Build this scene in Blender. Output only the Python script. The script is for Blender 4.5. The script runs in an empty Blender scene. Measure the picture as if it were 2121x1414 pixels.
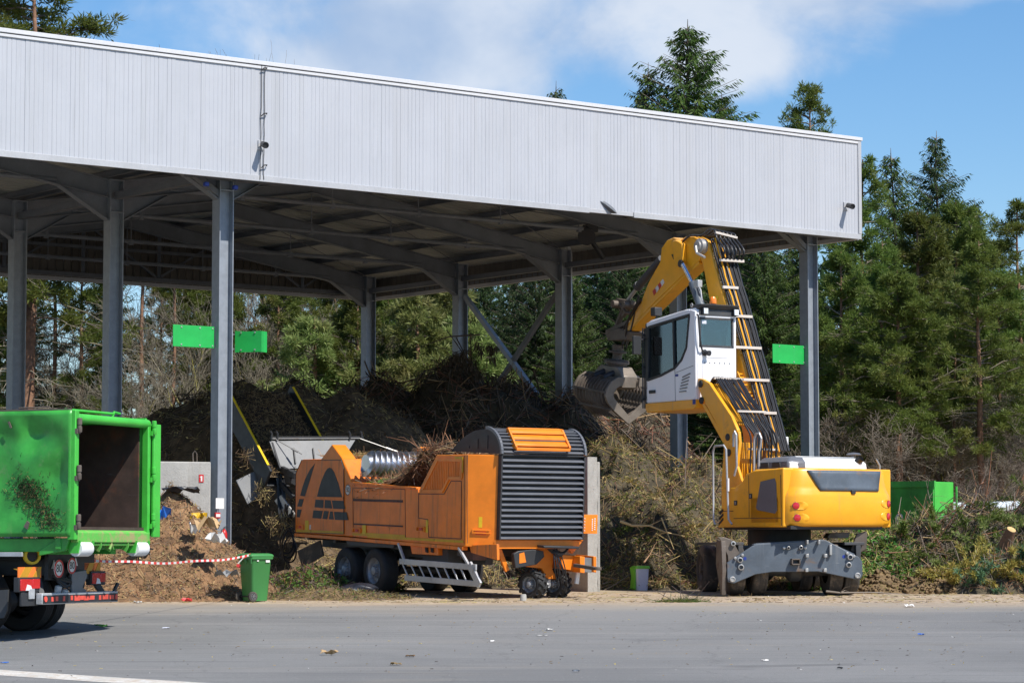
import bpy, math, random
import numpy as np
from mathutils import Vector, Matrix

R = math.radians
random.seed(7)
RNG = np.random.default_rng(11)
scene = bpy.context.scene
COL = scene.collection

# ------------------------------------------------------------------ camera
PW, PH, FL = 2121, 1414, 5600.0
CX, CY, HOR = 1060.5, 707.0, 1130.0
PITCH = math.atan((HOR - CY) / FL)
CZ = 1.10
cam = bpy.data.cameras.new("camera")
cam.sensor_width = 36.0
cam.lens = 36.0 * FL / PW
cam.clip_start = 0.5
cam.clip_end = 6000
camo = bpy.data.objects.new("camera", cam)
camo.location = (0, 0, CZ)
camo.rotation_euler = (R(90) + PITCH, 0, 0)
COL.objects.link(camo)
scene.camera = camo


def ray(px, py):
    u = (px - CX) / FL
    v = (CY - py) / FL
    c, s = math.cos(PITCH), math.sin(PITCH)
    return Vector((u, c - v * s, s + v * c))


def at(px, py, Y):
    r = ray(px, py)
    t = Y / r.y
    return Vector((r.x * t, Y, CZ + r.z * t))


GY = [-50, 0, 20, 32, 43, 52, 56, 60, 140, 900]
GZ = [-.95, -.9, -.8, -.64, -.44, .02, .12, .15, .17, .2]


def gz(y):
    # gentle rise of the yard, smoothed
    return float(np.mean(np.interp(np.linspace(y - 2, y + 2, 9), GY, GZ)))


class Fr:
    """local frame of a thing: X to its right, Y away, Z up (as the camera meets it)"""

    def __init__(self, loc, yaw, tilt=0.0):
        self.M = Matrix.Translation(loc) @ Matrix.Rotation(R(yaw), 4, 'Z') @ Matrix.Rotation(R(tilt), 4, 'X')
        self.I = self.M.inverted()
        self.o = self.I @ Vector((0, 0, CZ))

    def on(self, px, py, ax, val):
        d = self.I.to_3x3() @ ray(px, py)
        i = 'xyz'.index(ax)
        t = (val - self.o[i]) / d[i]
        return self.o + d * t

    def poly(self, pts, ax, val):
        out = []
        for p in pts:
            q = self.on(p[0], p[1], ax, val)
            out.append({'x': (q.y, q.z), 'y': (q.x, q.z), 'z': (q.x, q.y)}[ax])
        return out

    def pts(self, pts, ax, val):
        return [self.on(p[0], p[1], ax, val) for p in pts]


# ------------------------------------------------------------------ mesh builder
class MB:
    def __init__(self):
        self.v, self.f, self.m = [], [], []

    def add(self, vs, fs, m=0):
        o = len(self.v)
        self.v += [tuple(p) for p in vs]
        self.f += [tuple(i + o for i in f) for f in fs]
        self.m += [m] * len(fs)

    def box(self, a, b, m=0, M=None):
        x0, y0, z0 = a
        x1, y1, z1 = b
        vs = [Vector(p) for p in ((x0, y0, z0), (x1, y0, z0), (x1, y1, z0), (x0, y1, z0),
                                  (x0, y0, z1), (x1, y0, z1), (x1, y1, z1), (x0, y1, z1))]
        if M is not None:
            vs = [M @ p for p in vs]
        self.add(vs, [(0, 3, 2, 1), (4, 5, 6, 7), (0, 1, 5, 4), (1, 2, 6, 5), (2, 3, 7, 6), (3, 0, 4, 7)], m)

    def prism(self, poly, ax, a, b, m=0):
        n = len(poly)

        def mk(p, d):
            return {'x': (d, p[0], p[1]), 'y': (p[0], d, p[1]), 'z': (p[0], p[1], d)}[ax]
        area = sum(poly[i][0] * poly[(i + 1) % n][1] - poly[(i + 1) % n][0] * poly[i][1] for i in range(n))
        if (area < 0):
            poly = poly[::-1]
        if ax == 'y':
            a, b = max(a, b), min(a, b)
        else:
            a, b = min(a, b), max(a, b)
        vs = [mk(p, a) for p in poly] + [mk(p, b) for p in poly]
        fs = [tuple(range(n - 1, -1, -1)), tuple(range(n, 2 * n))]
        for i in range(n):
            j = (i + 1) % n
            fs.append((i, j, n + j, n + i))
        self.add(vs, fs, m)

    def loft(self, rings, m=0, cap0=True, cap1=True, closed=True):
        n = len(rings[0])
        vs = [p for r in rings for p in r]
        fs = []
        for k in range(len(rings) - 1):
            for i in range(n if closed else n - 1):
                j = (i + 1) % n
                fs.append((k * n + i, k * n + j, (k + 1) * n + j, (k + 1) * n + i))
        if cap0 and closed:
            fs.append(tuple(range(n - 1, -1, -1)))
        if cap1 and closed:
            fs.append(tuple((len(rings) - 1) * n + i for i in range(n)))
        self.add(vs, fs, m)

    def tube(self, pts, r, n=8, m=0, cap=True):
        pts = [Vector(p) for p in pts]
        k = len(pts)
        rs = r if isinstance(r, (list, tuple)) else [r] * k
        rings = []
        up = None
        for i in range(k):
            t = (pts[min(i + 1, k - 1)] - pts[max(i - 1, 0)])
            if t.length < 1e-9:
                t = Vector((0, 0, 1))
            t.normalize()
            if up is None:
                up = Vector((0, 0, 1)) if abs(t.z) < .9 else Vector((1, 0, 0))
            a = t.cross(up)
            if a.length < 1e-6:
                a = t.orthogonal()
            a.normalize()
            b = a.cross(t)
            up = b
            rings.append([pts[i] + (a * math.cos(2 * math.pi * j / n) + b * math.sin(2 * math.pi * j / n)) * rs[i]
                          for j in range(n)])
        self.loft(rings, m, cap, cap)

    def bar(self, p, q, w, h, m=0, up=(0, 0, 1)):
        p, q, up = Vector(p), Vector(q), Vector(up)
        t = (q - p).normalized()
        a = t.cross(up)
        if a.length < 1e-6:
            a = t.orthogonal()
        a.normalize()
        b = a.cross(t)
        rings = []
        for c in (p, q):
            rings.append([c + a * (sx * w / 2) + b * (sy * h / 2) for sx, sy in ((-1, -1), (1, -1), (1, 1), (-1, 1))])
        self.loft(rings, m)

    def lathe(self, prof, c, axis, n=24, m=0, cap0=False, cap1=False):
        """prof: list of (radius, offset along axis)"""
        axis = Vector(axis).normalized()
        a = axis.orthogonal().normalized()
        b = axis.cross(a)
        c = Vector(c)
        rings = [[c + axis * o + (a * math.cos(2 * math.pi * j / n) + b * math.sin(2 * math.pi * j / n)) * max(r, 1e-4)
                  for j in range(n)] for r, o in prof]
        self.loft(rings, m, cap0, cap1)

    def plate(self, pts, thick, m=0):
        """flat polygon in 3D given a thickness along its normal (backwards)"""
        pts = [Vector(p) for p in pts]
        n = Vector((0, 0, 0))
        for i in range(len(pts)):
            a, b = pts[i], pts[(i + 1) % len(pts)]
            n += a.cross(b)
        n.normalize()
        self.loft([[p - n * thick for p in pts], pts], m)

    def build(self, name, mats, parent=None, M=None, bevel=0.0, smooth=35, seg=2, weld=False):
        me = bpy.data.meshes.new(name)
        me.from_pydata(self.v, [], self.f)
        if not isinstance(mats, (list, tuple)):
            mats = [mats]
        for q in mats:
            me.materials.append(q)
        if len(mats) > 1:
            me.polygons.foreach_set('material_index', self.m)
        me.update()
        import bmesh
        bm = bmesh.new()
        bm.from_mesh(me)
        if weld:
            bmesh.ops.remove_doubles(bm, verts=bm.verts, dist=1e-4)
        bmesh.ops.recalc_face_normals(bm, faces=bm.faces)
        bm.to_mesh(me)
        bm.free()
        if smooth:
            me.shade_smooth()
            me.set_sharp_from_angle(angle=R(smooth))
        o = bpy.data.objects.new(name, me)
        COL.objects.link(o)
        if parent is not None:
            o.parent = parent
        if M is not None:
            o.matrix_local = M
        if bevel > 0:
            b = o.modifiers.new('bevel', 'BEVEL')
            b.width = bevel
            b.segments = seg
            b.limit_method = 'ANGLE'
            b.angle_limit = R(40)
            b.harden_normals = False
        return o


def build_each(mb, name, mats, parent=None, bevel=0.0, smooth=35):
    """one object per separate piece collected in mb"""
    parts, of = [], []
    par = list(range(len(mb.v)))

    def find(a):
        while par[a] != a:
            par[a] = par[par[a]]
            a = par[a]
        return a
    for f in mb.f:
        r = find(f[0])
        for i in f[1:]:
            par[find(i)] = r
    groups = {}
    for k, f in enumerate(mb.f):
        groups.setdefault(find(f[0]), []).append(k)
    out = []
    for g_ in groups.values():
        b = MB()
        mp = {}
        for k in g_:
            for i in mb.f[k]:
                if i not in mp:
                    mp[i] = len(b.v)
                    b.v.append(mb.v[i])
            b.f.append(tuple(mp[i] for i in mb.f[k]))
            b.m.append(mb.m[k])
        out.append(b.build(name, mats, parent, bevel=bevel, smooth=smooth))
    return out


def tag(o, label=None, cat=None, group=None, kind=None):
    if label:
        o['label'] = label
    if cat:
        o['category'] = cat
    if group:
        o['group'] = group
    if kind:
        o['kind'] = kind
    return o


def empty(name, M, label, cat, group=None):
    o = bpy.data.objects.new(name, None)
    o.empty_display_size = .2
    COL.objects.link(o)
    o.matrix_world = M
    return tag(o, label, cat, group)


def text(name, s, size, M, mat, parent, ext=.002, align='CENTER'):
    c = bpy.data.curves.new(name, 'FONT')
    c.body = s
    c.size = size
    c.extrude = ext
    c.align_x = align
    c.align_y = 'CENTER'
    t = bpy.data.objects.new(name + '_curve', c)
    COL.objects.link(t)
    bpy.context.view_layer.update()
    dg = bpy.context.evaluated_depsgraph_get()
    me = bpy.data.meshes.new_from_object(t.evaluated_get(dg))
    bpy.data.objects.remove(t)
    bpy.data.curves.remove(c)
    me.materials.clear()
    me.materials.append(mat)
    o = bpy.data.objects.new(name, me)
    COL.objects.link(o)
    o.parent = parent
    o.matrix_local = M
    return o


def npmesh(name, V, Fq, mats, midx=None, smooth=False):
    """mesh from arrays: V (n,3), Fq (m,k) all faces with k corners"""
    me = bpy.data.meshes.new(name)
    V = np.ascontiguousarray(V, dtype=np.float32)
    Fq = np.ascontiguousarray(Fq, dtype=np.int32)
    m, k = Fq.shape
    me.vertices.add(len(V))
    me.vertices.foreach_set('co', V.ravel())
    me.loops.add(m * k)
    me.loops.foreach_set('vertex_index', Fq.ravel())
    me.polygons.add(m)
    me.polygons.foreach_set('loop_start', np.arange(0, m * k, k, dtype=np.int32))
    me.polygons.foreach_set('loop_total', np.full(m, k, dtype=np.int32))
    for q in (mats if isinstance(mats, (list, tuple)) else [mats]):
        me.materials.append(q)
    if midx is not None:
        me.polygons.foreach_set('material_index', np.ascontiguousarray(midx, dtype=np.int32))
    me.update(calc_edges=True)
    if smooth:
        me.shade_smooth()
    return me


def nobj(name, me, parent=None, M=None):
    o = bpy.data.objects.new(name, me)
    COL.objects.link(o)
    if parent is not None:
        o.parent = parent
    if M is not None:
        o.matrix_local = M
    return o


def unit(a):
    return a / np.maximum(np.linalg.norm(a, axis=-1, keepdims=True), 1e-9)


def sticks_geo(P, Q, r0, r1, sides=3):
    """tapered prisms from P to Q; returns V, F(quads)"""
    n = len(P)
    T = unit(Q - P)
    ref = np.where(np.abs(T[:, 2:3]) < .9, np.array([[0, 0, 1.]]), np.array([[1., 0, 0]]))
    A = unit(np.cross(T, ref))
    B = np.cross(A, T)
    r0 = np.broadcast_to(np.asarray(r0, float), (n,))
    r1 = np.broadcast_to(np.asarray(r1, float), (n,))
    V = np.zeros((n, 2 * sides, 3))
    for j in range(sides):
        d = A * math.cos(2 * math.pi * j / sides) + B * math.sin(2 * math.pi * j / sides)
        V[:, j] = P + d * r0[:, None]
        V[:, sides + j] = Q + d * r1[:, None]
    base = np.arange(n)[:, None] * (2 * sides)
    F = np.stack([np.stack([base[:, 0] + j, base[:, 0] + (j + 1) % sides, base[:, 0] + sides + (j + 1) % sides,
                            base[:, 0] + sides + j], 1) for j in range(sides)], 1).reshape(-1, 4)
    return V.reshape(-1, 3), F


def quads_geo(C, A, B):
    """quads centred at C with half-axes A and B"""
    n = len(C)
    V = np.stack([C - A - B * .35, C - A * .2 + B * -1, C + A, C - A * .2 + B], 1)
    F = np.arange(n * 4).reshape(n, 4)
    return V.reshape(-1, 3), F


def merge(parts):
    """parts: list of (V,F,matindex)"""
    vo, Vs, Fs, Ms = 0, [], [], []
    for V, F, m in parts:
        Vs.append(V)
        Fs.append(F + vo)
        Ms.append(np.full(len(F), m) if np.isscalar(m) else m)
        vo += len(V)
    return np.concatenate(Vs), np.concatenate(Fs), np.concatenate(Ms)


def rnd_unit(n, rng=RNG):
    return unit(rng.normal(size=(n, 3)))


def vnoise(x, y, seed=0):
    xi, yi = np.floor(x).astype(int), np.floor(y).astype(int)
    fx, fy = x - xi, y - yi
    fx = fx * fx * (3 - 2 * fx)
    fy = fy * fy * (3 - 2 * fy)

    def h(a, b):
        n = (a * 374761393 + b * 668265263 + seed * 974634777) & 0xffffffff
        n = ((n ^ (n >> 13)) * 1274126177) & 0xffffffff
        return ((n ^ (n >> 16)) & 0xffff) / 65535.0
    return (h(xi, yi) * (1 - fx) + h(xi + 1, yi) * fx) * (1 - fy) + (h(xi, yi + 1) * (1 - fx) + h(xi + 1, yi + 1) * fx) * fy


def fbm(x, y, seed=0, octv=4):
    s, a, t = 0, 1, 0
    for o in range(octv):
        s = s + a * vnoise(x * 2 ** o, y * 2 ** o, seed + o)
        t += a
        a *= .5
    return s / t


# ------------------------------------------------------------------ materials
def _mix(nt, fac, a, b):
    n = nt.nodes.new('ShaderNodeMix')
    n.data_type = 'RGBA'
    for s, v in ((n.inputs[0], fac), (n.inputs[6], a), (n.inputs[7], b)):
        if hasattr(v, 'is_linked') or isinstance(v, bpy.types.NodeSocket):
            nt.links.new(v, s)
        elif isinstance(v, (int, float)):
            s.default_value = v
        else:
            s.default_value = (*v[:3], 1)
    return n.outputs[2]


def _coord(nt, scale=(1, 1, 1), space='Object'):
    tc = nt.nodes.new('ShaderNodeTexCoord')
    mp = nt.nodes.new('ShaderNodeMapping')
    mp.inputs['Scale'].default_value = scale
    nt.links.new(tc.outputs[space], mp.inputs[0])
    return mp.outputs[0]


def _noise(nt, vec, scale, detail=6, rough=.6, dist=0.0):
    n = nt.nodes.new('ShaderNodeTexNoise')
    n.inputs['Scale'].default_value = scale
    n.inputs['Detail'].default_value = detail
    n.inputs['Roughness'].default_value = rough
    n.inputs['Distortion'].default_value = dist
    nt.links.new(vec, n.inputs['Vector'])
    return n.outputs[0]


def _ramp(nt, val, lo, hi):
    n = nt.nodes.new('ShaderNodeMapRange')
    n.interpolation_type = 'SMOOTHSTEP'
    n.inputs[1].default_value = lo
    n.inputs[2].default_value = hi
    nt.links.new(val, n.inputs[0])
    return n.outputs[0]


def _math(nt, op, a, b=0.0):
    n = nt.nodes.new('ShaderNodeMath')
    n.operation = op
    for s, v in ((n.inputs[0], a), (n.inputs[1], b)):
        if isinstance(v, bpy.types.NodeSocket):
            nt.links.new(v, s)
        else:
            s.default_value = v
    return n.outputs[0]


def _scale(c, k):
    return tuple(min(1, x * k) for x in c[:3])


def pmat(name, base, rough=.5, metal=0.0, var=.12, vscale=2.0, dirt=None, dirt_amt=.45, dscale=1.2, stretch=(1, 1, 1),
         bump=0.0, bscale=40, streak=None, streak_amt=.5, coat=0.0, spec=.5, emit=0.0, fine=.06, scratch=None):
    m = bpy.data.materials.new(name)
    m.use_nodes = True
    nt = m.node_tree
    b = nt.nodes['Principled BSDF']
    co = _coord(nt)
    n1 = _noise(nt, co, vscale, 5)
    c = _mix(nt, _ramp(nt, n1, .3, .7), _scale(base, 1 - var), _scale(base, 1 + var))
    if fine:
        n2 = _noise(nt, co, vscale * 14, 4, .7)
        c = _mix(nt, _math(nt, 'MULTIPLY', _ramp(nt, n2, .35, .75), fine * 4), c, _scale(base, .55))
    rv = None
    if dirt is not None:
        nd = _noise(nt, _coord(nt, stretch), dscale, 9, .72, .4)
        t = .5 + (0.5 - dirt_amt) * .5
        mk = _ramp(nt, nd, t, t + .16)
        mk = _math(nt, 'MULTIPLY', mk, .85)
        c = _mix(nt, mk, c, dirt)
        rv = mk
    if streak is not None:
        ns = _noise(nt, _coord(nt, (9, 9, .45)), 1.0, 6, .65)
        t = .5 + (0.5 - streak_amt) * .5
        mk = _math(nt, 'MULTIPLY', _ramp(nt, ns, t, t + .2), .8)
        c = _mix(nt, mk, c, streak)
    if scratch is not None:
        ns = _noise(nt, _coord(nt, (2.2, 2.2, 30)), 1.0, 5, .6, .3)
        mk = _math(nt, 'MULTIPLY', _ramp(nt, ns, .66, .74), .7)
        c = _mix(nt, mk, c, scratch)
    nt.links.new(c, b.inputs['Base Color'])
    b.inputs['Metallic'].default_value = metal
    b.inputs['Specular IOR Level'].default_value = spec
    b.inputs['Coat Weight'].default_value = coat
    b.inputs['Coat Roughness'].default_value = .15
    nr = _noise(nt, co, vscale * 3.1, 4)
    r = _math(nt, 'ADD', _math(nt, 'MULTIPLY', nr, .25), rough - .12)
    if rv is not None:
        r = _math(nt, 'ADD', r, _math(nt, 'MULTIPLY', rv, .3))
    nt.links.new(r, b.inputs['Roughness'])
    if bump:
        nb = _noise(nt, co, bscale, 5, .65)
        bn = nt.nodes.new('ShaderNodeBump')
        bn.inputs['Strength'].default_value = min(1, bump)
        bn.inputs['Distance'].default_value = .02
        nt.links.new(nb, bn.inputs['Height'])
        nt.links.new(bn.outputs[0], b.inputs['Normal'])
    if emit:
        b.inputs['Emission Color'].default_value = (*base, 1)
        b.inputs['Emission Strength'].default_value = emit
    return m


def leafmat(name, c1, c2, c3=None, trans=.35, scale=.35, rough=.55):
    m = bpy.data.materials.new(name)
    m.use_nodes = True
    nt = m.node_tree
    b = nt.nodes['Principled BSDF']
    out = nt.nodes['Material Output']
    g = nt.nodes.new('ShaderNodeNewGeometry')
    oi = nt.nodes.new('ShaderNodeObjectInfo')
    rnd = g.outputs['Random Per Island']
    n1 = _noise(nt, _coord(nt), scale, 4)
    c = _mix(nt, rnd, c1, c2)
    if c3:
        c = _mix(nt, _ramp(nt, n1, .5, .72), c, c3)
    hsv = nt.nodes.new('ShaderNodeHueSaturation')
    nt.links.new(c, hsv.inputs['Color'])
    nt.links.new(_math(nt, 'ADD', _math(nt, 'MULTIPLY', oi.outputs['Random'], .045), .478), hsv.inputs['Hue'])
    nt.links.new(_math(nt, 'ADD', _math(nt, 'MULTIPLY', oi.outputs['Random'], .55), .72), hsv.inputs['Value'])
    nt.links.new(hsv.outputs[0], b.inputs['Base Color'])
    b.inputs['Roughness'].default_value = rough
    b.inputs['Specular IOR Level'].default_value = .3
    tr = nt.nodes.new('ShaderNodeBsdfTranslucent')
    nt.links.new(hsv.outputs[0], tr.inputs['Color'])
    mx = nt.nodes.new('ShaderNodeMixShader')
    mx.inputs[0].default_value = trans
    nt.links.new(b.outputs[0], mx.inputs[1])
    nt.links.new(tr.outputs[0], mx.inputs[2])
    nt.links.new(mx.outputs[0], out.inputs[0])
    return m


M_ = {}
M_['orange'] = pmat('orange_paint', (.80, .195, .012), .42, dirt=(.26, .10, .04), dirt_amt=.26, dscale=1.1, streak=(.27, .10, .035), streak_amt=.46, fine=.03, scratch=(.42, .19, .08))
M_['orange_clean'] = pmat('orange_paint_clean', (.80, .215, .012), .4, dirt=(.33, .11, .03), dirt_amt=.2, dscale=1.6, fine=.02)
M_['yellow'] = pmat('yellow_paint', (.86, .38, .012), .36, dirt=(.50, .25, .06), dirt_amt=.36, dscale=1.3, var=.07, fine=.02, coat=.2, streak=(.58, .30, .08), streak_amt=.36, scratch=(.62, .36, .12))
M_['yellow_strip'] = pmat('yellow_strip', (.62, .36, .012), .5, dirt=(.22, .12, .03), dirt_amt=.42, dscale=4)
M_['yellow_line'] = pmat('yellow_edge_paint', (.75, .50, .015), .5, dirt=(.1, .07, .02), dirt_amt=.3, dscale=5)
M_['green'] = pmat('green_container_paint', (.05, .35, .05), .35, var=.38, vscale=.9, dirt=(.14, .27, .10), dirt_amt=.42, dscale=1.3, streak=(.10, .30, .07), streak_amt=.32, fine=.03, bump=.25, bscale=1.5)
M_['green_rust'] = pmat('worn_green_paint', (.10, .42, .06), .6, dirt=(.35, .26, .13), dirt_amt=.55, dscale=3)
M_['green_frame'] = pmat('green_frame_paint', (.06, .46, .05), .42, dirt=(.14, .30, .08), dirt_amt=.25, dscale=3)
M_['sign_green'] = pmat('green_sign_panel', (.012, .40, .07), .5, var=.10, fine=.03, streak=(.05, .40, .11), streak_amt=.35, dirt=(.06, .34, .10), dirt_amt=.25, dscale=4)
M_['bin_green'] = pmat('green_plastic', (.045, .21, .055), .42, var=.06, dirt=(.12, .2, .08), dirt_amt=.2, fine=.02)
M_['rust_in'] = pmat('rusty_inner_steel', (.10, .055, .045), .72, var=.3, dirt=(.19, .07, .04), dirt_amt=.4, dscale=1.5, scratch=(.2, .18, .17))
M_['rust_dark'] = pmat('dark_rusty_lining', (.055, .034, .027), .7, var=.35, dirt=(.13, .045, .022), dirt_amt=.5, dscale=1.1, scratch=(.12, .11, .11))
M_['louver'] = pmat('louvre_grey', (.125, .13, .145), .38, var=.1, scratch=(.35, .35, .37))
M_['dark'] = pmat('dark_steel', (.028, .029, .032), .55, dirt=(.10, .075, .05), dirt_amt=.3, dscale=3)
M_['chassis'] = pmat('chassis_grey', (.055, .058, .062), .6, dirt=(.11, .085, .06), dirt_amt=.4, dscale=2)
M_['decal'] = pmat('decal_black', (.022, .022, .024), .5, var=.2, dirt=(.06, .05, .04), dirt_amt=.25)
M_['grey_plate'] = pmat('grey_plate', (.16, .165, .17), .45, dirt=(.24, .16, .08), dirt_amt=.3, dscale=2.5)
M_['blade'] = pmat('blade_steel', (.085, .105, .13), .5, var=.2, dirt=(.17, .105, .06), dirt_amt=.42, dscale=1.8, streak=(.16, .17, .18), streak_amt=.35, scratch=(.30, .32, .34), bump=.1)
M_['worn_steel'] = pmat('worn_brown_steel', (.13, .105, .085), .55, var=.25, dirt=(.12, .085, .06), dirt_amt=.45, dscale=3, metal=.2, scratch=(.30, .27, .24))
M_['bare_steel'] = pmat('bare_steel', (.45, .44, .42), .38, metal=.5, dirt=(.25, .2, .15), dirt_amt=.35, dscale=5)
M_['chrome'] = pmat('polished_rod', (.7, .72, .76), .2, metal=1.0, var=.03, fine=0)
M_['drum'] = pmat('polished_drum', (.62, .62, .64), .3, metal=.95, var=.1, dirt=(.2, .16, .12), dirt_amt=.25, dscale=5)
M_['rubber'] = pmat('rubber', (.022, .022, .023), .75, dirt=(.13, .105, .08), dirt_amt=.35, dscale=3, var=.2, bump=.2)
M_['rubber_dusty'] = pmat('dusty_rubber', (.06, .053, .047), .8, dirt=(.20, .16, .12), dirt_amt=.52, dscale=3, bump=.2)
M_['hose'] = pmat('hose_rubber', (.016, .016, .018), .42, var=.2)
M_['rim'] = pmat('wheel_rim', (.30, .32, .35), .45, metal=.3, dirt=(.12, .1, .08), dirt_amt=.45, dscale=5)
M_['alu'] = pmat('aluminium', (.50, .51, .52), .42, metal=.4, dirt=(.28, .25, .2), dirt_amt=.35, dscale=3)
M_['white_cab'] = pmat('white_cab_paint', (.80, .79, .80), .35, var=.02, dirt=(.55, .53, .5), dirt_amt=.18, fine=.01, coat=.3)
M_['white'] = pmat('white_paint', (.78, .78, .77), .5, var=.04, dirt=(.5, .48, .43), dirt_amt=.25, dscale=3)
M_['clamp'] = pmat('clamp_bar', (.62, .55, .48), .45, var=.1)
M_['glass'] = None
M_['red_lamp'] = pmat('red_lens', (.55, .012, .015), .18, var=.1, coat=.8)
M_['clear_lamp'] = pmat('clear_lens', (.75, .78, .80), .15, coat=.6)
M_['amber'] = pmat('amber_lens', (.95, .22, .01), .25, coat=.6, var=.05)
M_['red'] = pmat('red_paint', (.55, .02, .02), .4)
M_['retro_orange'] = pmat('orange_reflector', (.95, .21, .03), .4, var=.05)
M_['retro_amber'] = pmat('amber_reflector', (.52, .26, .015), .45, var=.1)
M_['retro_red'] = pmat('red_reflector', (.75, .09, .06), .4, var=.2, dirt=(.2, .08, .07), dirt_amt=.4, dscale=14)
M_['blue'] = pmat('blue_paint', (.015, .04, .26), .45)
M_['steel_col'] = pmat('galvanised_column', (.27, .295, .33), .5, metal=.15, var=.1, vscale=6, fine=.08, streak=(.28, .30, .33), streak_amt=.35)
M_['steel_dim'] = pmat('roof_steel', (.13, .14, .155), .6, var=.12)
M_['steel_mid'] = pmat('painted_steel', (.175, .19, .21), .6, var=.12)
M_['tan_steel'] = pmat('scuffed_tan_steel', (.21, .175, .14), .5, var=.25, dirt=(.16, .12, .09), dirt_amt=.4, dscale=3, metal=.2)
M_['cladding'] = pmat('silver_cladding', (.445, .455, .485), .55, metal=.1, var=.035, vscale=.5, fine=.01, streak=(.385, .395, .415), streak_amt=.46, dirt=(.40, .41, .435), dirt_amt=.5, dscale=1.0, stretch=(1.6, 1, .03))
M_['trim'] = pmat('silver_trim', (.46, .46, .47), .5, metal=.2, var=.06, streak=(.36, .35, .34), streak_amt=.35)
M_['coping'] = pmat('white_coping', (.60, .60, .61), .5, var=.03)
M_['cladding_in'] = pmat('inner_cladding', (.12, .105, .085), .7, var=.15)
M_['roof_deck'] = pmat('roof_deck', (.36, .365, .335), .65, var=.1, vscale=1.2)
M_['concrete'] = pmat('concrete', (.38, .365, .335), .85, var=.14, dirt=(.2, .16, .11), dirt_amt=.35, dscale=1.5, streak=(.24, .2, .15), streak_amt=.4, bump=.5, bscale=25)
M_['mulch'] = pmat('mulch', (.24, .135, .065), .95, var=.45, vscale=5, fine=.2, dirt=(.07, .045, .028), dirt_amt=.5, dscale=3, bump=1, bscale=18)
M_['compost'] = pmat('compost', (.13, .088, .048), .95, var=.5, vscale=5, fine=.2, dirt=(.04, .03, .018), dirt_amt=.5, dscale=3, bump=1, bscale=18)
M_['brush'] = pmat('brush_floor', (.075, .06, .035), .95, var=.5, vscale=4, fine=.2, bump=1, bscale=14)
M_['soil'] = pmat('soil_clods', (.19, .125, .06), .95, var=.4, vscale=6, fine=.2, bump=1, bscale=14)
M_['twig_tan'] = leafmat('twig_tan', (.50, .35, .19), (.27, .165, .08), trans=0, rough=.8)
M_['twig_red'] = leafmat('twig_red', (.30, .13, .075), (.20, .10, .07), trans=0, rough=.75)
M_['twig_grey'] = leafmat('twig_grey', (.27, .22, .18), (.12, .09, .07), trans=0, rough=.8)
M_['straw'] = leafmat('straw', (.58, .45, .20), (.36, .27, .10), trans=.1, rough=.8)
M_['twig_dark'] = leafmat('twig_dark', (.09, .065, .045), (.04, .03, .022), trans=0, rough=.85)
M_['grass'] = leafmat('cut_grass', (.17, .18, .04), (.28, .26, .07), trans=.2)
M_['leaf_green'] = leafmat('fresh_leaf', (.07, .19, .03), (.13, .27, .05), trans=.35)
M_['leaf_dry'] = leafmat('dry_leaf', (.24, .15, .07), (.14, .08, .04), trans=.15)
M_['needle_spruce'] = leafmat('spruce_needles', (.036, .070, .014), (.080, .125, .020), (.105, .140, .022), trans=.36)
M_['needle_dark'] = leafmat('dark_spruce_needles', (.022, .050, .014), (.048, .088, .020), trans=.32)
M_['needle_pine'] = leafmat('pine_needles', (.085, .130, .024), (.165, .20, .04), (.20, .19, .05), trans=.42)
M_['needle_light'] = leafmat('pale_pine_needles', (.16, .22, .06), (.26, .29, .09), (.24, .22, .08), trans=.4)
M_['needle_blue'] = leafmat('blue_green_needles', (.06, .115, .06), (.10, .18, .085), trans=.25)
M_['thuja'] = leafmat('thuja_sprays', (.36, .235, .065), (.24, .21, .05), (.15, .20, .05), trans=.25, scale=2)
M_['bark'] = pmat('grey_bark', (.14, .11, .085), .9, var=.35, vscale=5, bump=.8, bscale=14, dirt=(.22, .19, .05), dirt_amt=.2, dscale=3)
M_['bark_pine'] = pmat('pine_bark', (.25, .135, .08), .9, var=.35, vscale=4, bump=.9, bscale=12, dirt=(.10, .07, .05), dirt_amt=.4, dscale=3)
M_['branch'] = leafmat('bare_branch', (.15, .125, .095), (.25, .21, .165), trans=0, rough=.85)
M_['branch_lichen'] = leafmat('lichen_branch', (.28, .22, .05), (.20, .17, .09), trans=0, rough=.85)
M_['black_bag'] = pmat('black_film', (.014, .017, .026), .45, coat=.1)
M_['blue_film'] = pmat('blue_film', (.03, .17, .62), .35, var=.3)
M_['paper'] = pmat('paper', (.72, .70, .66), .7, var=.1)
M_['cut_wood'] = pmat('cut_wood', (.55, .36, .15), .8, var=.2, vscale=8)
M_['lime'] = pmat('lime_plastic', (.20, .55, .05), .4)
M_['bucket'] = pmat('white_plastic', (.62, .64, .74), .45, var=.04, dirt=(.5, .5, .52), dirt_amt=.2)

g = bpy.data.materials.new('cab_glass')
g.use_nodes = True
nt = g.node_tree
b = nt.nodes['Principled BSDF']
b.inputs['Base Color'].default_value = (.62, .80, .80, 1)
b.inputs['Roughness'].default_value = .03
b.inputs['Transmission Weight'].default_value = 1.0
b.inputs['IOR'].default_value = 1.02
gl = nt.nodes.new('ShaderNodeBsdfGlossy')
gl.inputs['Roughness'].default_value = .03
gl.inputs['Color'].default_value = (.9, .95, 1, 1)
tp = nt.nodes.new('ShaderNodeBsdfTransparent')
tp.inputs['Color'].default_value = (.62, .78, .80, 1)
fr = nt.nodes.new('ShaderNodeFresnel')
fr.inputs['IOR'].default_value = 1.5
mx = nt.nodes.new('ShaderNodeMixShader')
nt.links.new(_math(nt, 'ADD', _math(nt, 'MULTIPLY', fr.outputs[0], 1.0), .06), mx.inputs[0])
nt.links.new(tp.outputs[0], mx.inputs[1])
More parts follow.
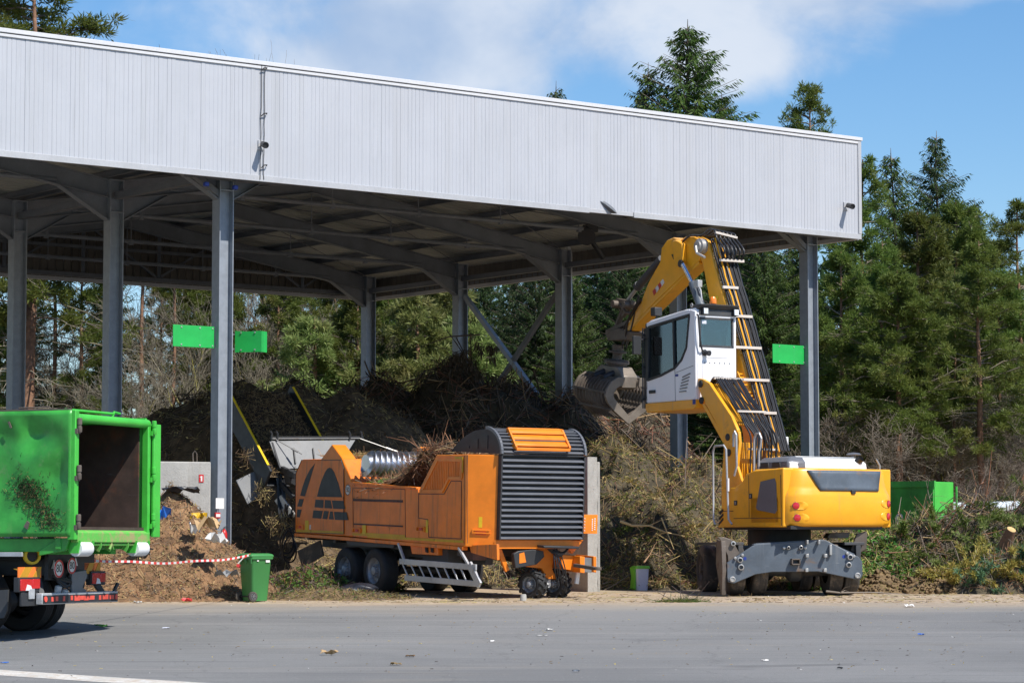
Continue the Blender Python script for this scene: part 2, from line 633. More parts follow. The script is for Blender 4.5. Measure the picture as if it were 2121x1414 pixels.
nt.links.new(gl.outputs[0], mx.inputs[2])
nt.links.new(mx.outputs[0], nt.nodes['Material Output'].inputs[0])
M_['glass'] = g


# ground material: worn asphalt going over into a dusty earth margin
def ground_mat():
    m = bpy.data.materials.new('yard_asphalt')
    m.use_nodes = True
    nt = m.node_tree
    b = nt.nodes['Principled BSDF']
    co = _coord(nt)
    big = _noise(nt, co, .16, 5, .6, .5)
    c = _mix(nt, _ramp(nt, big, .3, .7), (.180, .178, .172), (.235, .231, .222))
    trk = _noise(nt, _coord(nt, (.10, 1.5, 1)), 1.0, 5, .6, .6)
    c = _mix(nt, _math(nt, 'MULTIPLY', _ramp(nt, trk, .52, .68), .55), c, (.275, .265, .25))
    trk2 = _noise(nt, _coord(nt, (.07, 2.6, 1)), 1.3, 4, .6, 1.2)
    c = _mix(nt, _math(nt, 'MULTIPLY', _ramp(nt, trk2, .58, .66), .45), c, (.105, .105, .108))
    agg = _noise(nt, co, 55, 3, .8)
    c = _mix(nt, _math(nt, 'MULTIPLY', _ramp(nt, agg, .45, .7), .6), c, (.085, .085, .085))
    sp = _noise(nt, co, 16, 2, .5)
    c = _mix(nt, _math(nt, 'MULTIPLY', _ramp(nt, sp, .70, .74), .55), c, (.40, .38, .35))
    # fine cracks, thin tyre lines and oil spots
    vo = nt.nodes.new('ShaderNodeTexVoronoi')
    vo.feature = 'DISTANCE_TO_EDGE'
    vo.inputs['Scale'].default_value = .28
    wv = nt.nodes.new('ShaderNodeVectorMath')
    wv.operation = 'ADD'
    nt.links.new(co, wv.inputs[0])
    nn = nt.nodes.new('ShaderNodeTexNoise')
    nn.inputs['Scale'].default_value = 1.1
    nn.inputs['Detail'].default_value = 6
    nt.links.new(co, nn.inputs['Vector'])
    nt.links.new(nn.outputs['Color'], wv.inputs[1])
    nt.links.new(wv.outputs[0], vo.inputs['Vector'])
    crk = _math(nt, 'MULTIPLY', _ramp(nt, vo.outputs['Distance'], .008, .002), .28)
    c = _mix(nt, crk, c, (.09, .088, .085))
    tl = _noise(nt, _coord(nt, (.035, 5.5, 1)), 1.0, 3, .5, .8)
    c = _mix(nt, _math(nt, 'MULTIPLY', _ramp(nt, tl, .60, .66), .45), c, (.11, .108, .105))
    oil = _noise(nt, _coord(nt, (.5, 1, 1)), .75, 3, .5, .2)
    c = _mix(nt, _math(nt, 'MULTIPLY', _ramp(nt, oil, .66, .76), .5), c, (.10, .098, .095))
    mud = _noise(nt, _coord(nt, (.16, .5, 1)), 1.0, 8, .75, .4)
    c = _mix(nt, _math(nt, 'MULTIPLY', _ramp(nt, mud, .55, .72), .35), c, (.27, .235, .185))
    # earth margin
    sx = nt.nodes.new('ShaderNodeSeparateXYZ')
    nt.links.new(co, sx.inputs[0])
    edge = _noise(nt, _coord(nt, (.35, 1, 1)), .55, 7, .68, .3)
    yy = _math(nt, 'ADD', sx.outputs[1], _math(nt, 'MULTIPLY', edge, 5.0))
    yy = _math(nt, 'SUBTRACT', yy, _math(nt, 'MULTIPLY', sx.outputs[0], .02))
    dust = _noise(nt, co, 2.2, 8, .75)
    soil = _mix(nt, _ramp(nt, dust, .3, .7), (.34, .25, .165), (.46, .37, .265))
    soil = _mix(nt, _math(nt, 'MULTIPLY', _ramp(nt, _noise(nt, co, 9, 6, .7), .52, .68), .8), soil, (.13, .085, .05))
    grs = _noise(nt, _coord(nt, (.4, 1, 1)), .8, 5)
    soil = _mix(nt, _math(nt, 'MULTIPLY', _ramp(nt, grs, .56, .7), .5), soil, (.19, .20, .075))
    film = _math(nt, 'MULTIPLY', _ramp(nt, yy, 51.2, 53.6), .5)
    c = _mix(nt, film, c, (.34, .29, .225))
    c = _mix(nt, _ramp(nt, yy, 53.4, 55.0), c, soil)
    nt.links.new(c, b.inputs['Base Color'])
    b.inputs['Roughness'].default_value = .82
    b.inputs['Specular IOR Level'].default_value = .35
    bn = nt.nodes.new('ShaderNodeBump')
    bn.inputs['Strength'].default_value = .55
    bn.inputs['Distance'].default_value = .02
    nt.links.new(_math(nt, 'ADD', agg, _math(nt, 'MULTIPLY', dust, 1.5)), bn.inputs['Height'])
    nt.links.new(bn.outputs[0], b.inputs['Normal'])
    return m


gm = ground_mat()
xs = np.concatenate([[-900, -400, -150], np.arange(-60, 61, 2.0), [150, 400, 900]])
ys = np.concatenate([[-300, -60, -20], np.arange(0, 40, 4.0), np.arange(40, 62, .5), np.arange(62, 140, 6.0), [200, 400, 900, 2500]])
V = np.array([(x, y, gz(y)) for y in ys for x in xs])
nx = len(xs)
Fg = np.array([(j * nx + i, j * nx + i + 1, (j + 1) * nx + i + 1, (j + 1) * nx + i)
               for j in range(len(ys) - 1) for i in range(nx - 1)])
tag(nobj('yard_ground', npmesh('yard_ground', V, Fg, gm, smooth=True)), kind='structure')

# painted line at lower left (drawn on the ground, follows its slope)
mb = MB()


def gpoint(px, py, lift=.004):
    r = ray(px, py)
    lo, hi = 5.0, 200.0
    for _ in range(60):
        mid = (lo + hi) / 2
        if CZ + r.z / r.y * mid > gz(mid):
            lo = mid
        else:
            hi = mid
    return Vector((r.x / r.y * lo, lo, gz(lo) + lift))


A = [gpoint(-160, 1375), gpoint(0, 1386.5), gpoint(200, 1400), gpoint(420, 1413.5), gpoint(700, 1431)]
B = [gpoint(-160, 1386), gpoint(0, 1398), gpoint(200, 1411.5), gpoint(400, 1424), gpoint(690, 1442)]
for i in range(4):
    mb.add([A[i], A[i + 1], B[i + 1], B[i]], [(0, 1, 2, 3)])
M_['line'] = pmat('road_paint', (.62, .60, .55), .7, dirt=(.45, .36, .27), dirt_amt=.6, dscale=7, fine=.15)
tag(mb.build('road_marking', M_['line'], smooth=0), kind='structure')

# ------------------------------------------------------------------ light and sky
SAZ, SEL = R(46), R(52)          # sun: behind the camera, to the right
sdir = Vector((math.sin(SAZ) * math.cos(SEL), -math.cos(SAZ) * math.cos(SEL), math.sin(SEL)))
sun = bpy.data.lights.new('sun', 'SUN')
sun.energy = 5.0
sun.angle = R(.53)
sun.color = (1.0, .955, .885)
so = bpy.data.objects.new('sun', sun)
so.rotation_euler = sdir.to_track_quat('Z', 'Y').to_euler()
so.location = (30, -40, 60)
COL.objects.link(so)

w = bpy.data.worlds.new('World')
scene.world = w
w.use_nodes = True
nt = w.node_tree
bg = nt.nodes['Background']
sky = nt.nodes.new('ShaderNodeTexSky')
sky.sky_type = 'NISHITA'
sky.sun_disc = False
sky.sun_elevation = SEL
sky.sun_rotation = math.atan2(sdir.x, sdir.y)
sky.air_density = 1.0
sky.dust_density = .35
sky.ozone_density = 2.2
hs = nt.nodes.new('ShaderNodeHueSaturation')
hs.inputs['Saturation'].default_value = 1.22
hs.inputs['Value'].default_value = 1.55
tint = _mix(nt, 1.0, sky.outputs[0], (1, 1, 1))
tn = tint.node
tn.blend_type = 'MULTIPLY'
tn.inputs[7].default_value = (.95, 1.0, 1.08, 1)
nt.links.new(tint, hs.inputs['Color'])
tc = nt.nodes.new('ShaderNodeTexCoord')
d = tc.outputs['Generated']


def cloud_blob(px, py, sx, sy):
    c = ray(px, py).normalized()
    sb = nt.nodes.new('ShaderNodeVectorMath')
    sb.operation = 'SUBTRACT'
    nt.links.new(d, sb.inputs[0])
    sb.inputs[1].default_value = c
    ml = nt.nodes.new('ShaderNodeVectorMath')
    ml.operation = 'MULTIPLY'
    nt.links.new(sb.outputs[0], ml.inputs[0])
    ml.inputs[1].default_value = (FL / sx, FL / sx * .6, FL / sy)
    ln = nt.nodes.new('ShaderNodeVectorMath')
    ln.operation = 'LENGTH'
    nt.links.new(ml.outputs[0], ln.inputs[0])
    mr = nt.nodes.new('ShaderNodeMapRange')
    mr.interpolation_type = 'SMOOTHSTEP'
    mr.inputs[1].default_value = 1.35
    mr.inputs[2].default_value = .2
    nt.links.new(ln.outputs['Value'], mr.inputs[0])
    return mr.outputs[0]


env = cloud_blob(900, 60, 520, 300)
for a in ((1300, 10, 560, 240), (1700, -50, 460, 150), (740, 150, 330, 230), (1500, 110, 220, 130), (2050, -120, 380, 140)):
    env = _math(nt, 'MAXIMUM', env, cloud_blob(*a))
mp = nt.nodes.new('ShaderNodeMapping')
mp.inputs['Scale'].default_value = (1, 1, 1.25)
nt.links.new(d, mp.inputs[0])
n1 = _noise(nt, mp.outputs[0], 17, 9, .56, .35)
n2 = _noise(nt, mp.outputs[0], 9, 5, .5, .2)
dens = _math(nt, 'ADD', _math(nt, 'MULTIPLY', env, .85), _math(nt, 'MULTIPLY', _math(nt, 'SUBTRACT', n1, .5), 1.5))
cover = _math(nt, 'MULTIPLY', _ramp(nt, dens, .18, .85), .86)
body = _mix(nt, _ramp(nt, _math(nt, 'ADD', n2, _math(nt, 'MULTIPLY', n1, .35)), .50, .80), (5.0, 6.4, 8.8), (9.2, 9.8, 10.8))
fin = _mix(nt, cover, hs.outputs[0], body)
nt.links.new(fin, bg.inputs['Color'])
bg.inputs['Strength'].default_value = .07

scene.view_settings.view_transform = 'Standard'
scene.view_settings.look = 'None'
scene.view_settings.gamma = 1
scene.view_settings.exposure = 0.30
scene.cycles.max_bounces = 6
scene.cycles.transparent_max_bounces = 12
scene.cycles.sample_clamp_indirect = 6
# ================================================================== the open shed
YC = 66.5
c0 = at(1783, 495.3, YC)
SB = Fr((c0.x, YC, 0), 37.4)
zb = c0.z
zt = SB.on(1782, 285.3, 'y', 0).z
XL = -38.0
YB = SB.on(776, 622, 'x', 0).y
shed = empty('open_shed', SB.M, 'large open steel shed roofed over the compost heaps, with a deep ribbed silver fascia', 'shed')

# fascia: ribbed sheet with standing joints
xsf, ysf = [], []
x = XL
k = 0
rr = random.Random(3)
while x < -.09:
    joint = (k % 10 == 0)
    wgr = .022 if joint else .012
    dpt = .009 if joint else .005
    off = rr.uniform(-.003, .003)
    xsf += [x, x + .1 - wgr, x + .1 - wgr * .7, x + .1 - wgr * .3]
    ysf += [off, off, dpt, dpt]
    x += .1
    k += 1
mb = MB()
for i in range(len(xsf) - 1):
    z0, z1 = zb + .10, zt - .16
    mb.add([(xsf[i], ysf[i], z0), (xsf[i + 1], ysf[i + 1], z0), (xsf[i + 1], ysf[i + 1], z1), (xsf[i], ysf[i], z1)], [(0, 1, 2, 3)])
mb.box((XL, .03, zb + .02), (-.02, .075, zt - .03))
fas = mb.build('fascia', M_['cladding'], shed, smooth=0)
mb = MB()
xg0 = SB.on(1221, 440, 'y', -.02).x
xg1 = SB.on(1313, 446, 'y', -.02).x
mb.box((XL, -.022, zb), (xg0, .03, zb + .125))
mb.box((xg0, -.004, zb + .02), (xg1, .03, zb + .11))
mb.box((xg1, -.03, zb - .01), (0.0, .03, zb + .12))
mb.build('bottom_trim', M_['trim'], fas, bevel=.004)
mb = MB()
mb.box((XL, -.05, zt - .085), (.05, .10, zt))
mb.box((XL, -.03, zt - .165), (-.09, .03, zt - .105))
mb.build('coping', M_['coping'], fas, bevel=.006)
mb = MB()
mb.box((-.085, -.03, zb + .125), (.02, .06, zt - .09))
mb.build('corner_trim', M_['trim'], fas, bevel=.006)
# bent flap torn out of the sheet
mb = MB()
f0 = SB.on(1246, 418, 'y', -.01)
f1 = SB.on(1268, 444, 'y', -.01)
rows = []
for i in range(9):
    t = i / 8
    p = f0.lerp(f1, t)
    ww = .16 * math.sin(math.pi * min(1, .15 + t * .75))
    rows.append([(p.x - ww * .5, -.012, p.z + .02), (p.x + ww * .1, -.02 - .16 * t, p.z), (p.x + ww * .75, -.03 - .10 * t, p.z + .02)])
for i in range(8):
    for j in range(2):
        mb.add([rows[i][j], rows[i][j + 1], rows[i + 1][j + 1], rows[i + 1][j]], [(0, 1, 2, 3)])
o = mb.build('torn_flap', M_['steel_dim'], fas, weld=True)
sm = o.modifiers.new('thickness', 'SOLIDIFY')
sm.thickness = .006

# side, back and left walls hanging from the roof edge


def wall(p, q, name):
    mb = MB()
    p, q = Vector(p), Vector(q)
    t = (q - p).normalized()
    n = Vector((-t.y, t.x, 0))
    L = (q - p).length
    kk = int(L / .25)
    for i in range(kk):
        a = p + t * (L * i / kk)
        b = p + t * (L * (i + .82) / kk)
        c = p + t * (L * (i + 1) / kk)
        for (u, v, ou, ov) in ((a, b, 0, 0), (b, c, 0, .02)):
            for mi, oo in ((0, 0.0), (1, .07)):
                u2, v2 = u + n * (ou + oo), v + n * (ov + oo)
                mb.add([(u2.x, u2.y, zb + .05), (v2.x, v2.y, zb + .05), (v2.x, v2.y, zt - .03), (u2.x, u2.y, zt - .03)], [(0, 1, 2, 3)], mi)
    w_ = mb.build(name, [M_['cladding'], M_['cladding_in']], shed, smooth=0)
    mb = MB()
    e0, e1 = p + n * .035, q + n * .035
    mb.bar((e0.x, e0.y, zb + .04), (e1.x, e1.y, zb + .04), .12, .10)
    mb.build('wall_trim', M_['trim'], w_)
    return w_


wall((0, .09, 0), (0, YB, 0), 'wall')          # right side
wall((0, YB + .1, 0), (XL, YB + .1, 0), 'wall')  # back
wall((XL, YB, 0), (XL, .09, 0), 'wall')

YF = .9
XR, XM = SB.on(1676, 700, 'y', YF).x, SB.on(460, 700, 'y', YF).x
XLc = 2 * XM - XR
RY = [YF] + [SB.on(q_, 700, 'x', XR).y for q_ in (1405, 1167, 953, 763)]
MY = [YF] + [SB.on(q_, 700, 'x', XM).y for q_ in (233, 34)]
MY += [MY[2] + (RY[4] - MY[2]) / 2, RY[4] - .3]
LY = list(RY)
ze = zb + .18
RISE = 1.30


def column(x, y, h):
    w0 = SB.M @ Vector((x, y, 0))
    g0 = gz(w0.y) - .05
    mb = MB()
    for s in (-1, 1):
        mb.box((x + s * .16 - .011, y - .15, g0), (x + s * .16 + .011, y + .15, h))
    mb.box((x - .149, y - .008, g0), (x + .149, y + .008, h))
    mb.box((x - .25, y - .25, g0), (x + .25, y + .25, g0 + .09))
    mb.box((x - .149, y - .14, h - .72), (x + .149, y + .14, h - .70))
    mb.box((x - .18, y - .155, h), (x + .18, y + .155, h + .02))
    return mb.build('column', M_['steel_col'], shed)


for k in range(5):
    column(XR, RY[k], ze + .40)
    column(XM, MY[k], ze + .40)
    if k in (0, 4):
        column(XLc, LY[k], ze + .40)


def ibeam(mb, a, b, dep, wd=.2):
    a, b = Vector(a), Vector(b)
    mb.bar(a - Vector((0, 0, dep / 2 - .01)), b - Vector((0, 0, dep / 2 - .01)), wd, .02)
    mb.bar(a + Vector((0, 0, dep / 2 - .01)), b + Vector((0, 0, dep / 2 - .01)), wd, .02)
    mb.bar(a, b, .014, dep - .045)


def rafter(x0, y0, x1, y1):
    xm, ym = (x0 + x1) / 2, (y0 + y1) / 2
    mb = MB()
    dep = .42
    d0 = (1 if x1 > x0 else -1)
    a0 = Vector((x0 + .17 * d0, y0, ze + dep / 2))
    b0 = Vector((x1 - .17 * d0, y1, ze + dep / 2))
    c = Vector((xm, ym, ze + dep / 2 + RISE))
    ibeam(mb, a0, c, dep)
    ibeam(mb, c, b0, dep)
    for e, s in ((a0, 1), (b0, -1)):
        u = (c - e).normalized()
        k1 = e + u * 1.25 - Vector((0, 0, dep / 2 - .01))
        k0 = e + Vector((0, 0, -dep / 2 - .50))
        k0b = e + Vector((0, 0, -dep / 2))
        mb.bar(k0, k1, .2, .022)
        mb.add([k0, k1, k0b, k0 + Vector((0, .014, 0)), k1 + Vector((0, .014, 0)), k0b + Vector((0, .014, 0))],
               [(0, 1, 2), (5, 4, 3), (0, 3, 4, 1), (1, 4, 5, 2), (2, 5, 3, 0)])
    return mb.build('rafter', M_['steel_mid'], shed)


for k in range(5):
    rafter(XR, RY[k], XM, MY[k])
    rafter(XLc, LY[k], XM, MY[k])
    # level tie with hangers
    for (xa, ya, xb, yb) in ((XR, RY[k], XM, MY[k]), (XM, MY[k], XLc, LY[k])):
        mb = MB()
        L = xb - xa
        za = ze + .32

        def tp_(t, dz=0.0):
            return Vector((xa + L * t, ya + (yb - ya) * t + .0, za + dz))
        mb.tube([tp_(.085), tp_(.915)], .055, 8)
        for t in (.2, .35, .5, .65, .8):
            top = ze + .21 + RISE * (1 - abs(t - .5) * 2) - .22 - za
            if top > .1:
                mb.tube([tp_(t), tp_(t, top)], .012, 5)
                mb.box(tp_(t) - Vector((.05, .05, .09)), tp_(t) + Vector((.05, .05, .05)))
        mb.build('tie_rod', M_['steel_mid'], shed)

# purlins and roof deck
sl = RISE / ((XR - XM) / 2)
for (xa, xb) in ((0.0, (XR + XM) / 2), (XM, (XR + XM) / 2), (XM, (XM + XLc) / 2), (XL, (XM + XLc) / 2)):
    base = XR if xa == 0.0 else (XLc if xa < XLc + .1 else XM)

    def zr(x):
        return ze + .42 + abs(x - base) * sl * (1 if (x - base) * (xb - base) > 0 else -1)
    n = 5
    for i in range(n + 1):
        x = base + (xb - base) * (i + .12) / (n + .25)
        z = zr(x)
        mb = MB()
        mb.box((x - .005, .12, z + .01), (x + .005, YB - .02, z + .155))
        mb.box((x - .07, .12, z + .005), (x + .005, YB - .02, z + .018))
        mb.box((x - .005, .12, z + .150), (x + .07, YB - .02, z + .163))
        mb.build('purlin', M_['steel_dim'], shed, smooth=0)
    mb = MB()
    kk = 78
    for i in range(kk):
        ya, yc, yd = .06 + YB * i / kk, .06 + YB * (i + .8) / kk, .06 + YB * (i + 1) / kk
        ym_ = (yc + yd) / 2
        pr = [(ya, 0), (yc, 0), (ym_, .035), (yd, 0)]
        for j in range(3):
            p, q = pr[j], pr[j + 1]
            za, zb_ = zr(xa) + .175, zr(xb) + .175
            mb.add([(xa, p[0], za + p[1]), (xb, p[0], zb_ + p[1]), (xb, q[0], zb_ + q[1]), (xa, q[0], za + q[1])], [(0, 1, 2, 3)])
    mb.build('roof', M_['roof_deck'], shed, smooth=0)

# roof wind bracing (thin crossed rods)
mb = MB()
for k in range(4):
    for (xa, xb, s) in ((XR, (XR + XM) / 2, 1), ((XR + XM) / 2, XM, 1)):
        za = ze + .40 + (RISE if abs(xa - (XR + XM) / 2) < .1 else 0)
        zc = ze + .40 + (RISE if abs(xb - (XR + XM) / 2) < .1 else 0)
        mb.tube([(xa, RY[k], za), (xb, MY[k + 1], zc)], .013, 5)
        mb.tube([(xa, RY[k + 1], za), (xb, MY[k], zc)], .013, 5)
mb.build('wind_bracing', M_['steel_dim'], shed)

# lattice girders inside the side and back walls
mb = MB()
for k in range(4):
    y0, y1 = RY[k], RY[k + 1]
    xx = XR + .9
    mb.bar((xx, y0, zb + .16), (xx, y1, zb + .16), .10, .10)
    mb.bar((xx, y0, zb + 1.75), (xx, y1, zb + 1.75), .09, .09)
    for t in range(2):
        ya, yc, yd = y0 + (y1 - y0) * t / 2, y0 + (y1 - y0) * (t + .5) / 2, y0 + (y1 - y0) * (t + 1) / 2
        mb.bar((xx, ya, zb + 1.72), (xx, yc, zb + .2), .07, .07)
        mb.bar((xx, yc, zb + .2), (xx, yd, zb + 1.72), .07, .07)
    # edge beam along the eave
    mb.bar((XR, y0 + .15, ze - .02), (XR, y1 - .15, ze - .02), .16, .14)
    mb.bar((XM, MY[k] + .15, ze + .05), (XM, MY[k + 1] - .15, ze + .05), .16, .16)
build_each(mb, 'side_girder', M_['steel_dim'], shed)
mb = MB()
yy = YB - .35
for zz, s in ((zb + .14, .12), (zb + .95, .09), (zb + 1.75, .09)):
    mb.bar((XL + .2, yy, zz), (-.3, yy, zz), s, s)
npan = 15
for i in range(npan + 1):
    x = -.4 + (XL + .8) * i / npan
    mb.bar((x, yy, zb + .1), (x, yy, zb + 2.3), .09, .09)
    if i < npan:
        x2 = -.4 + (XL + .8) * (i + 1) / npan
        if i % 2 == 0:
            mb.bar((x, yy + .06, zb + 1.7), (x2, yy + .06, zb + .2), .06, .06)
        else:
            mb.bar((x, yy + .06, zb + .2), (x2, yy + .06, zb + 1.7), .06, .06)
mb.build('back_girder', M_['steel_dim'], shed)
# crossed braces between the side columns
mb = MB()
p0, p1 = SB.on(962, 612, 'x', XR), SB.on(1112, 818, 'x', XR)
mb.bar(p0, p1, .13, .13)
mb.build('brace', M_['steel_col'], shed)
mb = MB()
p0, p1 = SB.on(1157, 602, 'x', XR), SB.on(1008, 832, 'x', XR)
mb.bar(p0, p1 , .12, .12)
mb.build('brace', M_['steel_dim'], shed)
# outer canopy struts under the fascia
mb = MB()
for x, y in ((XR, YF), (XM, YF)):
    mb.bar((x - .9, y - .3, zb + .12), (x - .17, y - .05, zb - .22), .12, .12)
    mb.bar((x - 1.1, y - .3, zb + .1), (x + 1.4, y - .3, zb + .1), .1, .1)
build_each(mb, 'fascia_strut', M_['steel_dim'], shed)
mb = MB()
pp = SB.on(1180, 600, 'x', XR + .30)
g0 = gz((SB.M @ pp).y)
mb.tube([(XR + .30, pp.y, g0), (XR + .30, pp.y, ze + .35), (XR + .20, pp.y, ze + .6)], .075, 12)
for zz in (3.0, 6.0, 8.6):
    mb.tube([(XR + .30, pp.y, zz), (XR + .30, pp.y, zz + .05)], .085, 12)
mb.build('downpipe', M_['alu'], shed)

# ------------------------------------------------------------------ things fixed to the shed
def sign(pts, label, back_rot=0.0, curl=False, plane=.9):
    ps = SB.pts(pts, 'y', plane)
    c = sum(ps, Vector((0, 0, 0))) / 4
    wd = (ps[1] - ps[0]).x
    ht = (ps[0] - ps[3]).z
    if curl:
        wd *= .8
    M = SB.M @ Matrix.Translation(c) @ Matrix.Rotation(R(back_rot), 4, 'Z')
    s = empty('sign_board', M, label, 'sign', 'blank green sign boards on the shed columns')
    mb = MB()
    if curl:
        n = 14
        top, bot = [], []
        for i in range(n + 1):
            t = i / n
            x = -wd / 2 + wd * t
            y = 0.0 + (0.12 * (max(0, t - .88) / .12) ** 2 if t > .88 else 0)
            if t > .84:
                x -= .03 * ((t - .84) / .16) ** 2
            dz = -.05 * max(0, (t - .8) / .2)
            top.append((x, y, ht / 2 + dz * .6 - .02 * math.sin(t * 3.1)))
            bot.append((x, y, -ht / 2 + dz * .2))
        for i in range(n):
            mb.add([bot[i], bot[i + 1], top[i + 1], top[i]], [(0, 1, 2, 3)])
        o = mb.build('panel', M_['sign_green'], s, weld=True, smooth=0)
        q = o.modifiers.new('thickness', 'SOLIDIFY')
        q.thickness = .012
    else:
        mb.box((-wd / 2, -.01, -ht / 2), (wd / 2, .01, ht / 2))
        mb.build('panel', M_['sign_green'], s, bevel=.004)
    mb = MB()
    for sx in (-.3, .15, .46):
        for sz in (-.4, .4):
            if curl and sx > .4:
                continue
            mb.lathe([(.018, 0), (.018, .012), (.0, .016)], (sx * wd, -.008, sz * ht), (0, -1, 0), 8)
    build_each(mb, 'rivet', M_['bare_steel'], s)
    mb = MB()
    e = 1 if c.x < XM or (c.x > XM + 5) else -1
    for sz in (-.34, .34):
        mb.bar((e * (wd / 2 - .15), .02, sz * ht), (e * (wd / 2 + .24), .02, sz * ht), .02, .03)
    build_each(mb, 'bracket', M_['bare_steel'], s)
    return s


sign([(358, 672), (443, 676), (443, 721), (358, 717)], 'flat bright green sign board on the left of the front column beside the green bin')
sign([(481, 682), (556, 686), (556, 731), (481, 727)], 'green sign board with a curled torn corner, right of the front column', back_rot=-57, curl=True)
sign([(1600, 712), (1667, 716), (1667, 755), (1600, 751)], 'green sign board on the column behind the yellow excavator')


def secam(px, py, label):
    p = SB.on(px, py, 'y', -.01)
    s = empty('security_camera', SB.M @ Matrix.Translation(p), label, 'camera', 'small security cameras on the silver fascia')
    mb = MB()
    mb.box((-.08, -.02, -.09), (.06, .008, .11))
    mb.build('mounting_plate', M_['trim'], s, bevel=.004)
    mb = MB()
    mb.tube([(-.02, -.02, 0), (-.02, -.11, .0), (-.02, -.14, .02)], .018, 8)
    mb.build('bracket', M_['dark'], s)
    mb = MB()
    ax = Vector((-.35, -1, -.25)).normalized()
    mb.lathe([(.0, -.02), (.05, -.02), (.062, 0), (.062, .2), (.068, .2), (.068, .27), (.055, .27), (.05, .25), (0, .25)],
             Vector((-.02, -.1, .02)), ax, 16)
    mb.build('camera_body', M_['decal'], s)
    return s


secam(541, 302, 'small black security camera next to the cables on the silver fascia')
secam(1752, 428, 'small black security camera near the right end of the silver fascia')
mb = MB()
rc = random.Random(5)
for x0 in (542, 549):
    pts = []
    for i in range(14):
        t = i / 13
        p = SB.on(x0 - 3 * t + rc.uniform(-.7, .7), 128 + t * (372 - 128), 'y', -.03)
        pts.append(p)
    mb.tube(pts, .008, 6)
for yy_ in (144, 238, 345):
    p = SB.on(546, yy_, 'y', -.02)
    mb.tube([p + Vector((-.07, -.02, -.04)), p + Vector((-.02, -.05, .02)), p + Vector((.05, -.05, .03)), p + Vector((.07, 0, .02))], .013, 6)
p = SB.on(548, 129, 'y', -.03)
mb.tube([p, p + Vector((0, .15, .03)), p + Vector((-.2, .3, .0))], .012, 6)
ob = mb.build('lightning_cable', M_['dark'], None, SB.M)
tag(ob, 'pair of dark cables running down the silver fascia past a camera', 'cable')

# floodlight under the roof
p = SB.on(1215, 488, 'y', RY[1])
fl = empty('floodlight', SB.M @ Matrix.Translation(p), 'round dark floodlight hanging under the shed roof near the boom', 'lamp')
mb = MB()
mb.lathe([(.0, -.1), (.16, -.1), (.23, .05), (.23, .12), (.2, .12), (0, .1)], (0, 0, 0), (-.6, -.7, -.35), 18)
mb.build('lamp_housing', M_['dark'], fl)
mb = MB()
mb.bar((.05, 0, 0), (.55, 0, -.55), .1, .08)
mb.box((-.05, -.1, .1), (.3, .1, .28))
mb.tube([(.1, 0, .2), (.1, 0, .55)], .03, 6)
mb.build('lamp_arm', M_['dark'], fl)
for px, py, lb in ((427, 381, 'small blue lamp under the eave left of the front column'), (487, 388, 'small blue lamp under the eave right of the front column')):
    p = SB.on(px, py, 'y', .3)
    e = empty('work_light', SB.M @ Matrix.Translation(p), lb, 'lamp', 'blue lamps at the eave')
    mb = MB()
    mb.box((-.05, -.05, -.05), (.05, .05, .04))
    mb.build('lamp_body', M_['blue'], e, bevel=.015)
    mb = MB()
    mb.tube([(0, 0, .06), (0, .05, .2), (-.1, .1, .32)], .015, 6)
    mb.build('bracket', M_['steel_dim'], e)

# extinguisher, call box and sticker on the front column
xf, yf = XM + .02, YF - .16
p = SB.on(459, 1082, 'y', yf)
ex = empty('fire_extinguisher', SB.M @ Matrix.Translation((p.x, yf - .1, p.z - .52)) @ Matrix.Diagonal((.7, .7, .75, 1)), 'red fire extinguisher hanging low on the front steel column', 'fire extinguisher')
mb = MB()
mb.lathe([(0, 0), (.085, 0), (.095, .02), (.095, .4), (.06, .48), (.03, .5), (.03, .53)], (0, 0, 0), (0, 0, 1), 18)
mb.build('cylinder', M_['red'], ex)
mb = MB()
mb.bar((-.02, 0, .55), (.14, 0, .62), .03, .02)
mb.bar((-.02, 0, .53), (.13, 0, .54), .03, .02)
mb.tube([(0, 0, .54), (-.1, -.02, .5), (-.13, -.02, .25), (-.11, -.02, .1)], .014, 6)
mb.build('valve_and_hose', M_['dark'], ex)
p = SB.on(455, 1077, 'y', yf)
cb = empty('call_box', SB.M @ Matrix.Translation((p.x - .08, yf - .02, p.z + .1)), 'small red fire call box on the front steel column', 'alarm box')
mb = MB()
mb.box((-.06, -.05, -.06), (.06, .02, .06))
mb.build('box', M_['red'], cb, bevel=.01)
mb = MB()
mb.box((-.05, -.054, -.03), (.05, -.05, .03))
mb.build('push_plate', M_['paper'], cb)
p = SB.on(455, 1042, 'y', yf)
mb = MB()
mb.box((p.x - .1, yf - .012, p.z - .11), (p.x + .1, yf - .006, p.z + .11))
tag(mb.build('notice', M_['paper'], None, SB.M), 'small white notice stuck on the front steel column', 'notice')

# concrete bay walls


b0, b1 = at(322, 952, 55.6), at(437, 954, 56.0)
cw = empty('concrete_wall', Matrix.Translation((b0.x, b0.y, 0)) @ Matrix.Rotation(math.atan2(b1.y - b0.y, b1.x - b0.x), 4, 'Z'),
           'stained grey concrete bay wall behind the brown mulch pile', 'wall')
L = (b1 - b0).length
mb = MB()
mb.box((-1.6, 0, -.1), (L, .22, b0.z - .03))
mb.build('slab', M_['concrete'], cw, bevel=.02)
mb = MB()
mb.tube([(L - .35, .1, b0.z - .05), (L - .36, .1, b0.z + .14), (L - .32, .1, b0.z + .2), (L - .28, .1, b0.z + .14), (L - .27, .1, b0.z - .05)], .014, 6)
mb.build('lifting_loop', M_['worn_steel'], cw)
q = cw.matrix_world.inverted() @ at(420, 990, 55.8)
mb = MB()
mb.box((q.x - .05, -.012, q.z - .08), (q.x + .05, -.004, q.z + .08))
fs_ = mb.build('fire_sign', M_['red'], cw)
mb = MB()
